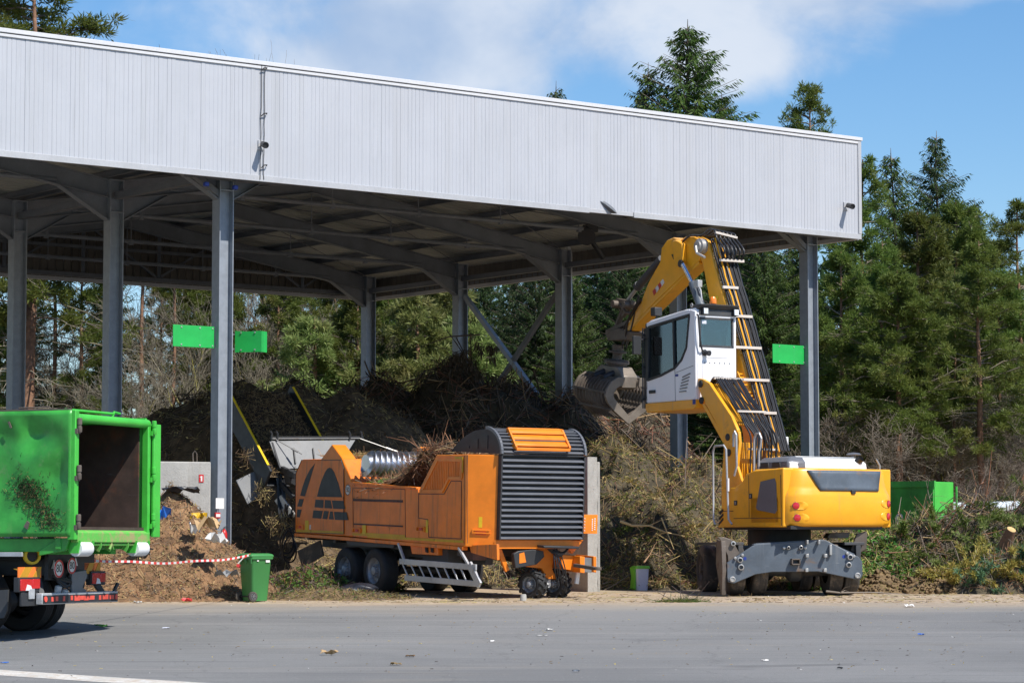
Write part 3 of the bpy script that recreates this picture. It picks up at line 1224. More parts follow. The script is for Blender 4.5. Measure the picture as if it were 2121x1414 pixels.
mb.box((q.x - .012, -.016, q.z - .06), (q.x + .02, -.0125, q.z + .05))
mb.box((q.x - .03, -.016, q.z + .02), (q.x - .014, -.0125, q.z + .04))
mb.build('pictogram', M_['paper'], fs_)

# narrow end of the concrete partition next to the shredder
p0 = at(1216, 946, 57.5)
p1 = at(1229, 1190, 57.5)
cw2 = empty('concrete_wall', Matrix.Translation((p1.x, 57.5, 0)) @ Matrix.Rotation(R(24), 4, 'Z'),
            'chipped end of a concrete partition between shredder and brush heap', 'wall')
mb = MB()
hh = p0.z
rows = []
rc = random.Random(9)
for i in range(23):
    t = i / 22
    z = -.1 + (hh + .1) * t
    j = rc.uniform(-.035, .035) + (.07 if i in (5, 6, 15, 16) else 0)
    rows.append([(-.14, -.02, z), (.02 + j, 0, z), (.05 + j * .6, .05, z), (.13 + rc.uniform(-.012, .012), .06, z), (.13, 2.4, z), (-.14, 2.4, z)])
mb.loft(rows)
mb.build('slab', M_['concrete'], cw2, smooth=25)
mb = MB()
mb.box((.14, .09, -.1), (.21, 2.3, hh - .1))
mb.build('footing_rib', M_['concrete'], cw2, bevel=.02)

# thin lamp post behind the shed
b = at(733, 700, 101.0)
lp = empty('lamp_post', Matrix.Translation((b.x, 101, gz(101))), 'slim grey lamp post standing behind the heaps next to the back corner column', 'lamp post')
mb = MB()
mb.tube([(0, 0, 0), (0, 0, 5), (0, 0, 12.6)], [.10, .09, .06], 10)
mb.build('pole', M_['steel_col'], lp)
mb = MB()
mb.tube([(0, 0, 12.5), (0, -.4, 12.8), (0, -.9, 12.85)], .04, 8)
mb.box((-.12, -1.5, 12.8), (.12, -.85, 12.92))
mb.build('lamp_head', M_['alu'], lp)
# ================================================================== orange shredder
pS = at(960, 1131, 53.3)
S = Fr((pS.x, 53.3, 0), 32.0, 3.0)
Lm = 7.19
sh = empty('mobile_shredder', S.M, 'big orange mobile wood shredder with grey louvred front and black emblem', 'shredder')


def sp(pts, v=0.0):
    return S.poly(pts, 'x', v)


def z2(pts):   # zoom-2 pixels -> photo pixels
    return [(450 + a / 3.367, 850 + b / 3.367) for a, b in pts]


def z3(pts):
    return [(800 + a / 3.367, 850 + b / 3.367) for a, b in pts]


W_ = 2.5
OR = M_['orange']
# rear housing with the emblem
mb = MB()
mb.prism(sp([(612, 1103), (613, 982), (626, 951), (709, 949), (731, 1000), (731, 1111)]), 'x', 0, W_)
rear = mb.build('rear_housing', OR, sh, bevel=.02)
mb = MB()
fr_ = [(548, 848), (551, 440), (592, 345), (868, 345), (886, 405), (886, 858)]
mb.prism(sp(z2(fr_)), 'x', -.012, .0)
dr = mb.build('side_door', OR, rear, bevel=.005)
mb = MB()
ring = sp(z2(fr_))
for i in range(len(ring)):
    a, b = ring[i], ring[(i + 1) % len(ring)]
    mb.bar((-.013, a[0], a[1]), (-.013, b[0], b[1]), .012, .012, up=(1, 0, 0))
mb.build('door_seam', M_['decal'], dr, smooth=0)
# emblem
mb = MB()
for P in ([(700, 600), (712, 548), (728, 495), (755, 430), (772, 405), (787, 397), (802, 404), (820, 430), (850, 510), (875, 605)],
          [(690, 620), (746, 622), (744, 679), (683, 673)], [(755, 622), (795, 625), (806, 682), (752, 679)],
          [(803, 626), (882, 628), (896, 686), (813, 683)],
          [(675, 694), (740, 698), (729, 753), (668, 748)], [(749, 698), (782, 700), (771, 757), (737, 753)],
          [(791, 702), (809, 702), (817, 759), (782, 757)], [(818, 704), (905, 708), (917, 763), (824, 761)],
          [(583, 592), (598, 535), (618, 475), (650, 412), (687, 366), (668, 425), (652, 480), (615, 597)],
          [(577, 615), (609, 616), (593, 669), (562, 667)], [(563, 688), (593, 689), (579, 744), (557, 742)]):
    mb.prism(sp(z2(P)), 'x', -.016, -.0125)
o = mb.build('emblem', M_['decal'], dr, smooth=0)
mb = MB()
mb.prism(sp(z2([(560, 596), (884, 604), (884, 616), (560, 610)])), 'x', -.03, -.0125)
mb.build('rub_rail', OR, dr, bevel=.004)

# raised cheek at the hopper end (near and far side)
for x0, x1 in ((0.0, .33), (W_ - .33, W_)):
    mb = MB()
    mb.prism(sp([(665, 951), (688, 920), (708, 947), (726, 993), (731, 1000), (700, 1000)]), 'x', x0 - (.004 if x0 == 0 else 0), x1)
    # sloped cap that leans towards the hopper
    mb.build('hopper_cheek', M_['orange_clean'], sh, bevel=.015)

# hopper walls
rail = [(731, 1000), (866, 1011), (868, 1124), (731, 1111)]
ha = sp(rail)
for x0, x1 in ((0.0, .07), (W_ - .07, W_)):
    mb = MB()
    mb.prism(ha, 'x', x0, x1)
    t0, t1 = ha[0], ha[1]
    mb.bar((x0 + .03, t0[0] - .02, t0[1]), (x0 + .03, t1[0] + .02, t1[1]), .12, .05)
    hw = mb.build('hopper_wall', OR, sh, bevel=.01)
    if x0 == 0:
        mb = MB()
        P = sp(z2([(945, 538), (1310, 548), (1313, 890), (950, 862)]))
        for i in range(4):
            a, b = P[i], P[(i + 1) % 4]
            mb.bar((-.002, a[0], a[1]), (-.002, b[0], b[1]), .012, .008, up=(1, 0, 0))
        a, b = sp(z2([(948, 622), (1295, 632)]))
        mb.bar((-.006, a[0], a[1]), (-.006, b[0], b[1]), .05, .012, up=(1, 0, 0))
        a, b = sp(z2([(955, 790), (1295, 806)]))
        mb.bar((-.006, a[0], a[1]), (-.006, b[0], b[1]), .03, .012, up=(1, 0, 0))
        mb.build('panel_seam', M_['rust_in'], hw, smooth=0)
y_r, y_f = ha[0][0], ha[1][0]
zt_r = ha[0][1]
mb = MB()
mb.box((.07, y_f, zt_r - .75), (W_ - .07, y_r, zt_r - .70))
mb.build('hopper_floor', M_['rust_in'], sh)

# shredding drum across the hopper
zc = S.on(760, 960, 'y', y_r - .36).z
yd = y_r - .36
mb = MB()
mb.lathe([(.19, .09), (.19, W_ - .36)], (0, yd, zc), (1, 0, 0), 24, cap0=True, cap1=True)
dr_ = mb.build('shredding_drum', M_['drum'], sh)
mb = MB()
nf = 15
for i in range(nf):
    xc = .16 + (W_ - .62) * i / (nf - 1)
    rows = []
    for j in range(29):
        a = 2 * math.pi * j / 28
        xo = xc + .10 * math.sin(a)
        rows.append([(xo + dy, yd + math.cos(a) * rr_, zc + math.sin(a) * rr_) for rr_, dy in ((.185, -.04), (.28, -.012), (.28, .012), (.185, .04))])
    mb.loft(rows, cap0=True, cap1=True)
mb.build('flights', M_['drum'], dr_)

# engine cabinet: side part, chamfered corner, front part
zb_c = S.on(960, 1131, 'x', 0).z
zt_c = S.on(960, 940, 'x', 0).z
ch = .43
mb = MB()
cab_poly = sp([(868, 1124), (868, 1014), (904, 942), (960, 940), (960, 1131)])
cab_poly[3] = (0.0, zt_c)
cab_poly[4] = (0.0, zb_c)
mb.prism(cab_poly, 'x', 0, W_)
mb.prism([(0, 0), (ch, -ch), (W_ - ch * .6, -ch), (W_, -.05), (W_, 0)], 'z', zb_c, zt_c)
cabn = mb.build('engine_cabinet', M_['orange_clean'], sh, bevel=.012)
# recessed vent with vertical ribs and worn lower panel
P = z3([(250, 562), (362, 342), (530, 346), (528, 470), (440, 472), (395, 562)])
Pl = sp(P)
mb = MB()
ys = [p[0] for p in Pl]
mb.prism(Pl, 'x', -.004, .0)
mb.build('vent_panel', OR, cabn, smooth=0)
mb = MB()
n = 22
for i in range(n):
    y = min(ys) + .03 + (max(ys) - min(ys) - .06) * (i + .5) / n
    # clip vertical line with polygon
    zz = []
    for k in range(len(Pl)):
        a, b = Pl[k], Pl[(k + 1) % len(Pl)]
        if (a[0] - y) * (b[0] - y) < 0:
            zz.append(a[1] + (b[1] - a[1]) * (y - a[0]) / (b[0] - a[0]))
    if len(zz) >= 2:
        mb.box((-.014, y - .011, min(zz) + .015), (-.0042, y + .011, max(zz) - .015))
mb.build('vent_ribs', OR, cabn, smooth=0)
mb = MB()
for i in range(len(Pl)):
    a, b = Pl[i], Pl[(i + 1) % len(Pl)]
    mb.bar((-.012, a[0], a[1]), (-.012, b[0], b[1]), .055, .026, up=(1, 0, 0))
mb.build('vent_frame', M_['orange_clean'], cabn, smooth=0)
mb = MB()
mb.prism(sp(z3([(228, 580), (405, 582), (455, 490), (526, 492), (524, 893), (298, 882), (292, 758), (226, 748)])), 'x', -.004, .0)
mb.build('worn_panel', OR, cabn, smooth=0)
mb = MB()
for P in ([(228, 580), (405, 582), (455, 490), (526, 492), (524, 893), (298, 882), (292, 758), (226, 748)],):
    q = sp(z3(P))
    for i in range(len(q)):
        a, b = q[i], q[(i + 1) % len(q)]
        mb.bar((-.006, a[0], a[1]), (-.006, b[0], b[1]), .014, .008, up=(1, 0, 0))
for P in ([(545, 310), (545, 935)], [(566, 308), (566, 925)]):
    a, b = sp(z3(P))
    mb.bar((-.001, a[0], a[1]), (-.001, b[0], b[1]), .012, .006, up=(1, 0, 0))
mb.build('panel_seam', M_['rust_in'], cabn, smooth=0)

# yellow reflective strip along the sill
mb = MB()
st = sp(z2([(556, 828), (885, 842), (885, 862), (556, 848)]))
mb.prism(st, 'x', -.018, -.0125)
mb.prism(sp(z2([(945, 846), (1310, 866), (1310, 890), (945, 868)])), 'x', -.008, -.001)
mb.prism(sp(z3([(-128, 868), (540, 905), (540, 922), (-128, 886)])), 'x', -.012, -.0045)
mb.prism(sp(z3([(484, 322), (540, 322), (540, 432), (526, 432), (526, 338), (484, 338)])), 'x', -.022, -.014)
mb.build('reflective_strip', M_['yellow_strip'], sh, smooth=0)
mb = MB()
mb.prism(sp([(611, 1103), (960, 1131), (960, 1139), (611, 1110)]), 'x', -.02, .1)
mb.build('sill', OR, sh, bevel=.01)
# latch boxes and stickers
for (P, nm) in (((556, 794, 606, 824), 0), ((950, 818, 1003, 848), 0), ((1396, 808, 1450, 838), 0)):
    x0, y0, x1, y1 = P
    q = sp(z2([(x0, y0), (x1, y0 + 3), (x1, y1 + 3), (x0, y1)]))
    mb = MB()
    for i in range(4):
        a, b = q[i], q[(i + 1) % 4]
        mb.bar((-.016, a[0], a[1]), (-.016, b[0], b[1]), .022, .03, up=(1, 0, 0))
    lt = mb.build('latch', M_['orange_clean'], sh, bevel=.003)
    cy, cz = sum(p[0] for p in q) / 4, sum(p[1] for p in q) / 4
    mb = MB()
    mb.box((-.022, cy - .055, cz - .022), (-.0125, cy + .055, cz + .022))
    mb.build('handle', M_['red'], lt, bevel=.004)
mb = MB()
for (x0, y0, x1, y1) in ((617, 765, 640, 838), (1016, 798, 1040, 858)):
    mb.prism(sp(z2([(x0, y0), (x1, y0), (x1, y1), (x0, y1)])), 'x', -.0165, -.0125)
mb.prism(sp(z3([(280, 762), (296, 762), (294, 850), (278, 850)])), 'x', -.009, -.0045)
build_each(mb, 'warning_sticker', M_['yellow_line'], sh, smooth=0)
q = S.on(450 + 652 / 3.367, 850 + 811 / 3.367, 'x', 0)
mb = MB()
mb.box((-.0165, q.y - .03, q.z - .05), (-.0125, q.y + .03, q.z + .05))
mb.build('label_plate', M_['paper'], sh, smooth=0)
# speed disc
q = S.on(721, 1014, 'x', 0)
mb = MB()
mb.lathe([(.0, .006), (.115, .006), (.115, 0), (0, 0)], (-.002, q.y, q.z), (-1, 0, 0), 28)
sd = mb.build('speed_disc', M_['paper'], sh)
mb = MB()
mb.lathe([(.100, .0085), (.115, .0085), (.115, .0065), (.100, .0065)], (-.002, q.y, q.z), (-1, 0, 0), 28)
mb.build('speed_disc_rim', M_['decal'], sd)
Mside = Matrix(((0, 0, -1, -.0085), (-1, 0, 0, q.y), (0, 1, 0, q.z), (0, 0, 0, 1)))
text('number', '80', .15, Mside, M_['decal'], sd)

# corner panel furniture
Fc = Matrix.Translation((ch / 2, -ch / 2, 0)) @ Matrix.Rotation(R(-45), 4, 'Z')    # local: x along chamfer, y inwards
zq = lambda py: S.on(990, py, 'y', -.2).z
mb = MB()
z0_, z1_ = zq(1096), zq(1110)
for a, b, c, d in ((-.17, .2, z0_ - .03, z0_), (-.17, .2, z1_ + .05, z1_ + .08), (-.17, -.14, z0_ - .03, z1_ + .08), (.17, .2, z0_ - .03, z1_ + .08)):
    mb.box((a, -.03, min(c, d)), (b, -.001, max(c, d)), M=Fc)
ltc = mb.build('latch', M_['orange_clean'], sh, bevel=.004)
mb = MB()
mb.box((-.1, -.02, (z0_ + z1_) / 2 - .03), (.12, -.001, (z0_ + z1_) / 2 + .05), M=Fc)
mb.build('handle', M_['red'], ltc, bevel=.004)
mb = MB()
mb.box((-.04, -.004, zq(1092)), (.03, -.0005, zq(1070)), M=Fc)
mb.build('warning_sticker', M_['yellow_line'], sh, smooth=0)

# front: louvred panel
yf_ = -ch
xl, xr = ch + .02, W_ - .08
zl0, zl1 = S.on(1110, 1117, 'y', yf_).z, S.on(1110, 942, 'y', yf_).z
mb = MB()
mb.box((xl, yf_ - .012, zl0), (xr, yf_ - .001, zl1))
mb.box((xl, yf_ - .12, zl0), (xl + .03, yf_ - .012, zl1))
mb.box((xr - .03, yf_ - .12, zl0), (xr, yf_ - .012, zl1))
mb.box((xl, yf_ - .12, zl1 - .02), (xr, yf_ - .012, zl1 + .01))
gr = mb.build('front_grille', M_['dark'], sh)
ns = 15
for i in range(ns):
    z = zl0 + (zl1 - zl0 - .04) * (i + .0) / ns + .01
    mb = MB()
    hh_ = (zl1 - zl0) / ns
    prof = [(yf_ - .115, z), (yf_ - .13, z + .012), (yf_ - .125, z + .03), (yf_ - .03, z + hh_ * .66), (yf_ - .02, z + hh_ * .62), (yf_ - .10, z + .004)]
    mb.prism(prof, 'x', xl + .03, xr - .03)
    mb.build('louvre', M_['louver'], gr, smooth=0)
mb = MB()
mb.box((W_ - .075, yf_ - .02, zl0 - .02), (W_ - .02, yf_ + .14, zl1 + .02))
mb.box((ch - .02, yf_ - .012, zb_c - .02), (W_ - .1, yf_ - .001, zl0 - .01))
mb.build('front_frame', M_['orange_clean'], sh, bevel=.006)
mb = MB()
a = S.on(1221, 1085, 'y', yf_)
mb.box((W_ - .01, yf_ + .02, a.z - .19), (W_ + .34, yf_ + .04, a.z + .19))
wl = mb.build('perforated_wing', M_['orange_clean'], sh, bevel=.004)
mb = MB()
for i in range(6):
    for j in range(2):
        mb.box((W_ + .20 + .06 * j, yf_ + .012, a.z - .13 + i * .042 + j * .015), (W_ + .225 + .06 * j, yf_ + .0195, a.z - .105 + i * .042 + j * .015))
for i in range(5):
    mb.box((W_ + .02, yf_ + .012, a.z - .14 + i * .06), (W_ + .04, yf_ + .0195, a.z - .12 + i * .06))
mb.build('slots', M_['paper'], wl, smooth=0)

# rounded radiator hood with louvres
zh0 = zl1 + .015
zh1 = S.on(1105, 891, 'y', yf_ + .5).z
pr = []
for i in range(15):
    a = math.pi / 2 * i / 14
    pr.append((yf_ - .07 + .55 * (1 - math.sin(a)) ** 1.0 * 0 + .55 * (1 - math.cos(a)), zh0 + (zh1 - zh0) * math.sin(a)))
for i in range(1, 12):
    t = i / 11
    pr.append((yf_ + .48 + 1.35 * t, zh1 - (zh1 - zh0) * t ** 2.2))
mb = MB()
mb.prism(pr, 'x', ch + .02, W_ - .06)
hood = mb.build('radiator_hood', M_['dark'], sh, smooth=30)
mb = MB()
for i in range(8):
    a0 = math.pi / 2 * (.02 + i * .105)
    p = Vector((yf_ - .07 + .55 * (1 - math.cos(a0)), zh0 + (zh1 - zh0) * math.sin(a0), 0))
    a1 = a0 + .10
    q = Vector((yf_ - .07 + .55 * (1 - math.cos(a1)), zh0 + (zh1 - zh0) * math.sin(a1), 0))
    t = (q - p).normalized()
    nrm = Vector((-t.y, t.x, 0))
    poly = [p, p + nrm * .05, p + nrm * .055 + t * .012, q + nrm * .012, q]
    mb.prism([(v.x, v.y) for v in poly], 'x', ch + .07, W_ - .12)
for xx in (ch + .02, W_ - .09):
    arc = []
    for i in range(13):
        a = math.pi / 2 * i / 12
        arc.append((xx, yf_ - .07 - .05 * math.cos(a) + .55 * (1 - math.cos(a)), zh0 + (zh1 - zh0 + .03) * math.sin(a)))
    for i in range(12):
        mb.bar(arc[i], arc[i + 1], .05, .06)
mb.build('hood_louvres', M_['louver'], hood, smooth=0)
mb = MB()
for i, y in enumerate((.35, .72, 1.05)):
    t = max(0, (y - .05) / 1.35)
    zt2 = zh1 - (zh1 - zh0) * t ** 2.2
    mb.box((ch + .008, yf_ + .48 + y - .42, zh0 + .08), (ch + .0195, yf_ + .48 + y - .16, max(zh0 + .12, zt2 - .10)))
mb.build('side_mesh', M_['decal'], hood, smooth=0)
# orange flap on the hood
a, b = S.on(1058, 892, 'y', yf_), S.on(1168, 931, 'y', yf_)
x0, x1 = a.x + .03, b.x + .03
z0, z1 = zh0 + .10, zh1 + .015
mb = MB()
yy0, yy1 = yf_ - .17, yf_ + .22
mb.bar((x0, yy0, z0), (x1, yy0, z0), .05, .06)
mb.bar((x0, yy1 - .05, z1), (x1, yy1 - .05, z1), .08, .05)
for xx in (x0, x1):
    mb.prism([(yy0, z0), (yy0 - .02, z0 + .05), (yy1 - .1, z1 + .02), (yy1, z1), (yy0 + .1, z0)], 'x', xx - .02, xx + .02)
for t in (.12, .45, .75):
    yc, zc_ = yy0 + (yy1 - .1 - yy0) * t + .05, z0 + (z1 - z0) * t + .03
    mb.prism([(yc - .05, zc_ - .02), (yc - .04, zc_ + .02), (yc + .1, zc_ + .1), (yc + .1, zc_ + .07)], 'x', x0 + .02, x1 - .02)
mb.prism([(yy0 + .06, z0 + .02), (yy1 - .04, z1 - .03), (yy1, z1 - .04), (yy0 + .12, z0)], 'x', x0 + .02, x1 - .02)
mb.build('hood_flap', M_['orange_clean'], hood, bevel=.006)

# chassis
mb = MB()
zc0 = zb_c - .05
mb.box((.55, .1, zc0 - .32), (.72, Lm - .2, zc0))
mb.box((W_ - .72, .1, zc0 - .32), (W_ - .55, Lm - .2, zc0))
for y in (.4, 1.6, 2.9, 4.4, 5.6, 6.8):
    mb.box((.1, y - .06, zc0 - .16), (W_ - .1, y + .06, zc0 - .002))
mb.box((.72, 2.4, zc0 - .45), (W_ - .72, 5.9, zc0 - .04))
mb.box((.15, .9, zc0 - .42), (.5, 1.9, zc0 - .03))
mb.build('chassis', M_['chassis'], sh, bevel=.01)
mb = MB()
mb.prism(sp(z3([(150, 932), (345, 940), (347, 1008), (165, 998)])), 'x', .05, .3)
mb.prism(sp(z3([(548, 938), (740, 930), (742, 1042), (560, 990)])), 'x', .1, .16)
build_each(mb, 'side_skirt', OR, sh, bevel=.008)
mb = MB()
for a in (262, 300):
    mb.prism(sp(z3([(a, 935), (a + 16, 935), (a + 18, 990), (a + 4, 985)])), 'x', .02, .048)
build_each(mb, 'rubber_buffer', M_['rubber'], sh)
mb = MB()
mb.prism(sp(z2([(890, 905), (1228, 928), (1220, 958), (905, 940)])), 'x', .02, .5)
mb.build('mudguard', M_['chassis'], sh, bevel=.01)

# tandem wheels


def wheel(parent, c, axis, r, wd, rimr, name='wheel', dual=False, lug=0, mats=None):
    c, axis = Vector(c), Vector(axis).normalized()   # axis points outwards (visible face)
    tm, rm = mats or (M_['rubber'], M_['rim'])
    mb = MB()
    prof = [(rimr, -wd / 2), (rimr + .05, -wd / 2 - .005), (r * .93, -wd / 2), (r * .985, -wd / 2 + .03), (r, -wd / 2 + .06), (r, wd / 2 - .06), (r * .985, wd / 2 - .03),
            (r * .93, wd / 2), (r * .80, wd / 2 + .012), (rimr + .05, wd / 2 + .005), (rimr, wd / 2)]
    mb.lathe(prof, c, axis, 36)
    if lug:
        a = axis.orthogonal().normalized()
        b = axis.cross(a)
        for i in range(lug):
            for s in (-1, 1):
                th = 2 * math.pi * (i + (.5 if s > 0 else 0)) / lug
                th2 = th + .28
                p0 = c + axis * (s * .02) + (a * math.cos(th) + b * math.sin(th)) * (r + .012)
                p1 = c + axis * (s * wd * .5) + (a * math.cos(th2) + b * math.sin(th2)) * (r - .008)
                mb.bar(p0, p1, .045, .05, up=(a * math.cos(th) + b * math.sin(th)))
    else:
        for o_ in (-.3, -.1, .1, .3):
            mb.lathe([(r - .012, o_ * wd - .006), (r + .004, o_ * wd - .012), (r + .004, o_ * wd - .055), (r - .012, o_ * wd - .06)], c, axis, 36)
    wobj = mb.build(name, tm, parent, smooth=40)
    mb = MB()
    mb.lathe([(rimr + .012, wd / 2 + .012), (rimr + .012, wd / 2 - .005), (rimr * .93, wd / 2 - .03), (rimr * .86, wd / 2 - .10), (rimr * .6, wd / 2 - .11), (rimr * .5, wd / 2 - .05),
              (rimr * .34, wd / 2 - .05), (rimr * .32, wd / 2 + .02), (rimr * .2, wd / 2 + .03), (.001, wd / 2 + .03)], c, axis, 28)
    a = axis.orthogonal().normalized()
    b = axis.cross(a)
    for i in range(10):
        th = 2 * math.pi * i / 10
        p = c + axis * (wd / 2 - .055) + (a * math.cos(th) + b * math.sin(th)) * rimr * .43
        mb.lathe([(.018, 0), (.018, .045), (.008, .055), (0, .055)], p, axis, 6)
    mb.build('rim', rm, wobj, smooth=40)
    return wobj


for px, py in ((714, 1171), (775, 1178)):
    q = S.on(px, py, 'x', .06)
    g0 = S.I @ Vector(((S.M @ q).x, (S.M @ q).y, gz((S.M @ q).y)))
    r_ = .475
    zc_ = g0.z + r_ - .01
    wheel(sh, (.22, q.y, zc_), (-1, 0, 0), r_, .34, .27)
    wheel(sh, (W_ - .22, q.y, zc_), (1, 0, 0), r_, .34, .27)
    mb = MB()
    mb.tube([(.3, q.y, zc_), (W_ - .3, q.y, zc_)], .07, 12)
    mb.build('axle', M_['chassis'], sh)
    mb = MB()
    mb.bar((.62, q.y - .5, zc0 - .3), (.62, q.y, zc_ - .05), .08, .12)
    mb.bar((W_ - .62, q.y - .5, zc0 - .3), (W_ - .62, q.y, zc_ - .05), .08, .12)
    mb.lathe([(.13, 0), (.15, .1), (.13, .3)], (.62, q.y + .3, zc_), (0, 0, 1), 14)
    build_each(mb, 'suspension', M_['chassis'], sh)

# side guard (ladder like under-run rail)
xg = -.02
mb = MB()
gp = lambda a, b: S.on(800 + a / 3.367, 850 + b / 3.367, 'x', xg)
for (a, b, c, d) in ((95, 1050, 628, 1092), (132, 1165, 652, 1208)):
    mb.bar(gp(a, b), gp(c, d), .035, .115)
mb.bar(gp(580, 1070), gp(652, 1218), .05, .16)
for i in range(8):
    a = 110 + i * 58
    mb.bar(gp(a, 1060 + i * 4.6), gp(a + 45, 1160 + i * 4.6), .025, .03)
mb.bar(gp(85, 925), gp(130, 1055), .05, .05)
mb.bar(gp(505, 955), gp(580, 1085), .05, .05)
mb.build('side_guard', M_['alu'], sh, bevel=.006)

# front axle / jockey wheels and drawbar
mb = MB()
fz = lambda px, py, v=yf_ + .2: S.on(px, py, 'y', v)
qa, qb = fz(1085, 1130), fz(1128, 1200)
mb.prism([(p.x, p.z) for p in (fz(1080, 1140), fz(1122, 1130), fz(1142, 1148), fz(1140, 1178), fz(1150, 1198), fz(1128, 1198), fz(1118, 1176), fz(1082, 1172))], 'y', yf_ + .12, yf_ + .32)
mb.prism([(p.x, p.z) for p in (fz(1146, 1146), fz(1176, 1149), fz(1176, 1180), fz(1146, 1176))], 'y', yf_ - .1, yf_ + .3)
mb.prism([(p.x, p.z) for p in (fz(1170, 1148), fz(1180, 1149), fz(1180, 1183), fz(1170, 1182))], 'y', yf_ - .35, yf_ + .3)
mb.prism([(p.x, p.z) for p in (fz(1198, 1148), fz(1204, 1149), fz(1204, 1182), fz(1198, 1181))], 'y', yf_ - .35, yf_ + .3)
mb.bar(fz(1178, 1142), fz(1202, 1112), .12, .14)
mb.bar(fz(1030, 1128), fz(1050, 1182), .06, .1)
mb.build('drawbar_frame', M_['orange_clean'], sh, bevel=.012)
mb = MB()
mb.prism([(p.x, p.z) for p in (fz(1181, 1151), fz(1197, 1152), fz(1197, 1182), fz(1181, 1181))], 'y', yf_ - .30, yf_ - .24)
mb.build('hitch_plate', M_['grey_plate'], sh, bevel=.005)
mb = MB()
p = fz(1190, 1170, yf_ - .3)
mb.bar(p, p + Vector((.12, -.55, -.03)), .09, .07)
mb.lathe([(.04, -.03), (.085, -.03), (.085, .03), (.04, .03)], p + Vector((.13, -.62, -.03)), (0, 0, 1), 16)
mb.build('tow_eye', M_['worn_steel'], sh, bevel=.01)
mb = MB()
q = [fz(1060, 1146, yf_ + .05), fz(1070, 1140, yf_ + .05), fz(1100, 1137, yf_ + .05), fz(1122, 1140, yf_ + .05), fz(1124, 1152, yf_ + .05), fz(1108, 1168, yf_ + .05), fz(1064, 1176, yf_ + .05)]
mb.prism([(v.x, v.z) for v in q], 'y', yf_ - .02, yf_ + .10)
mb.prism([(v.x, v.z) for v in (fz(1100, 1127), fz(1176, 1129), fz(1174, 1134), fz(1102, 1132))], 'y', yf_ - .25, yf_ + .3)
mb.build('support_plate', M_['dark'], sh, bevel=.012)
mb = MB()
q = (fz(1076, 1146, yf_ - .03), fz(1086, 1143, yf_ - .03), fz(1090, 1164, yf_ - .03), fz(1076, 1166, yf_ - .03))
mb.prism([(v.x, v.z) for v in q], 'y', yf_ - .028, yf_ - .022)
mb.build('plate_window', M_['orange_clean'], sh)
for (px, py, off) in ((1104, 1210, 0), (1153, 1212, 0)):
    q = S.on(px, py, 'y', yf_ + .22)
    wq = S.M @ q
    g0 = S.I @ Vector((wq.x, wq.y, gz(wq.y)))
    wheel(sh, (q.x, q.y, g0.z + .275), (-.94, -.34, 0), .275, .26, .155, lug=14)
mb = MB()
q0, q1 = fz(1133, 1196), fz(1137, 1224)
mb.prism([(v.x, v.z) for v in (fz(1131, 1199), fz(1140, 1199), fz(1139, 1216), fz(1132, 1216))], 'y', yf_ + .18, yf_ + .24)
mb.prism([(v.x, v.z) for v in (fz(1178, 1182), fz(1185, 1181), fz(1182, 1207), fz(1175, 1206))], 'y', yf_ - .1, yf_ - .05)
build_each(mb, 'white_plate', M_['white'], sh, bevel=.004)
rc = random.Random(4)
for i in range(7):
    p = fz(rc.uniform(1143, 1160), 1140, yf_ - .12)
    q = fz(rc.uniform(1150, 1176), rc.uniform(1190, 1215), yf_ - .12)
    m_ = (p + q) / 2 + Vector((rc.uniform(-.12, .12), -.1, rc.uniform(-.1, 0)))
    pts = [p.lerp(m_, t).lerp(m_.lerp(q, t), t) for t in [k / 8 for k in range(9)]]
    mb = MB()
    mb.tube(pts, .012, 6)
    mb.build('hydraulic_hose', M_['hose'], sh)
for k in range(2):   # coiled cable
    a = fz(1146 + k * 3, 1143 - k * 3, yf_ - .15)
    pts = []
    for i in range(90):
        t = i / 89
        th = t * 2 * math.pi * 11
        pts.append(a + Vector((.30 * t + .02 * math.cos(th), .03 * math.sin(th), .035 * math.cos(th) - .09 * math.sin(math.pi * t) + .03)))
    mb = MB()
    mb.tube(pts, .008, 5)
    mb.build('coiled_cable', M_['hose'], sh)
mb = MB()
mb.box((.18, .0, zc0 - .22), (.5, .5, zc0 - .04))
mb.build('battery_box', M_['rust_in'], sh, bevel=.015)

# rear discharge conveyor
sl_ = math.radians(38)
cv0 = Vector((.76, 8.4, S.on(600, 960, 'y', 8.6).z - .35))
Mc = Matrix.Translation(cv0) @ Matrix.Rotation(sl_, 4, 'X')
Lc = 3.2
mb = MB()
for s in (-1, 1):
    mb.box((s * .87 - .03, 0, -.28), (s * .87 + .03, Lc, .24), M=Mc)
mb.box((-.84, .0, -.22), (.84, Lc, -.18), M=Mc)
cvr = mb.build('conveyor', M_['dark'], sh, bevel=.01)
mb = MB()
for s in (-1, 1):
    mb.box((s * .87 - .028, .2, .2405), (s * .87 + .028, Lc - .1, .252), M=Mc)
build_each(mb, 'yellow_edge', M_['yellow_line'], cvr, smooth=0)
mb = MB()
n = 60
rc = random.Random(2)
for i in range(n):
    r0 = []
    ya, yb = .05 + (Lc - .1) * i / n, .05 + (Lc - .1) * (i + 1) / n
    za = .06 if i % 4 else .16
    mb.add([Mc @ Vector(v) for v in ((-.83, ya, .02), (.83, ya, .02), (.83, yb, .05 if i % 4 == 3 else .02), (-.83, yb, .05 if i % 4 == 3 else .02))], [(0, 1, 2, 3)])
mb.build('belt', M_['compost'], cvr, smooth=0)
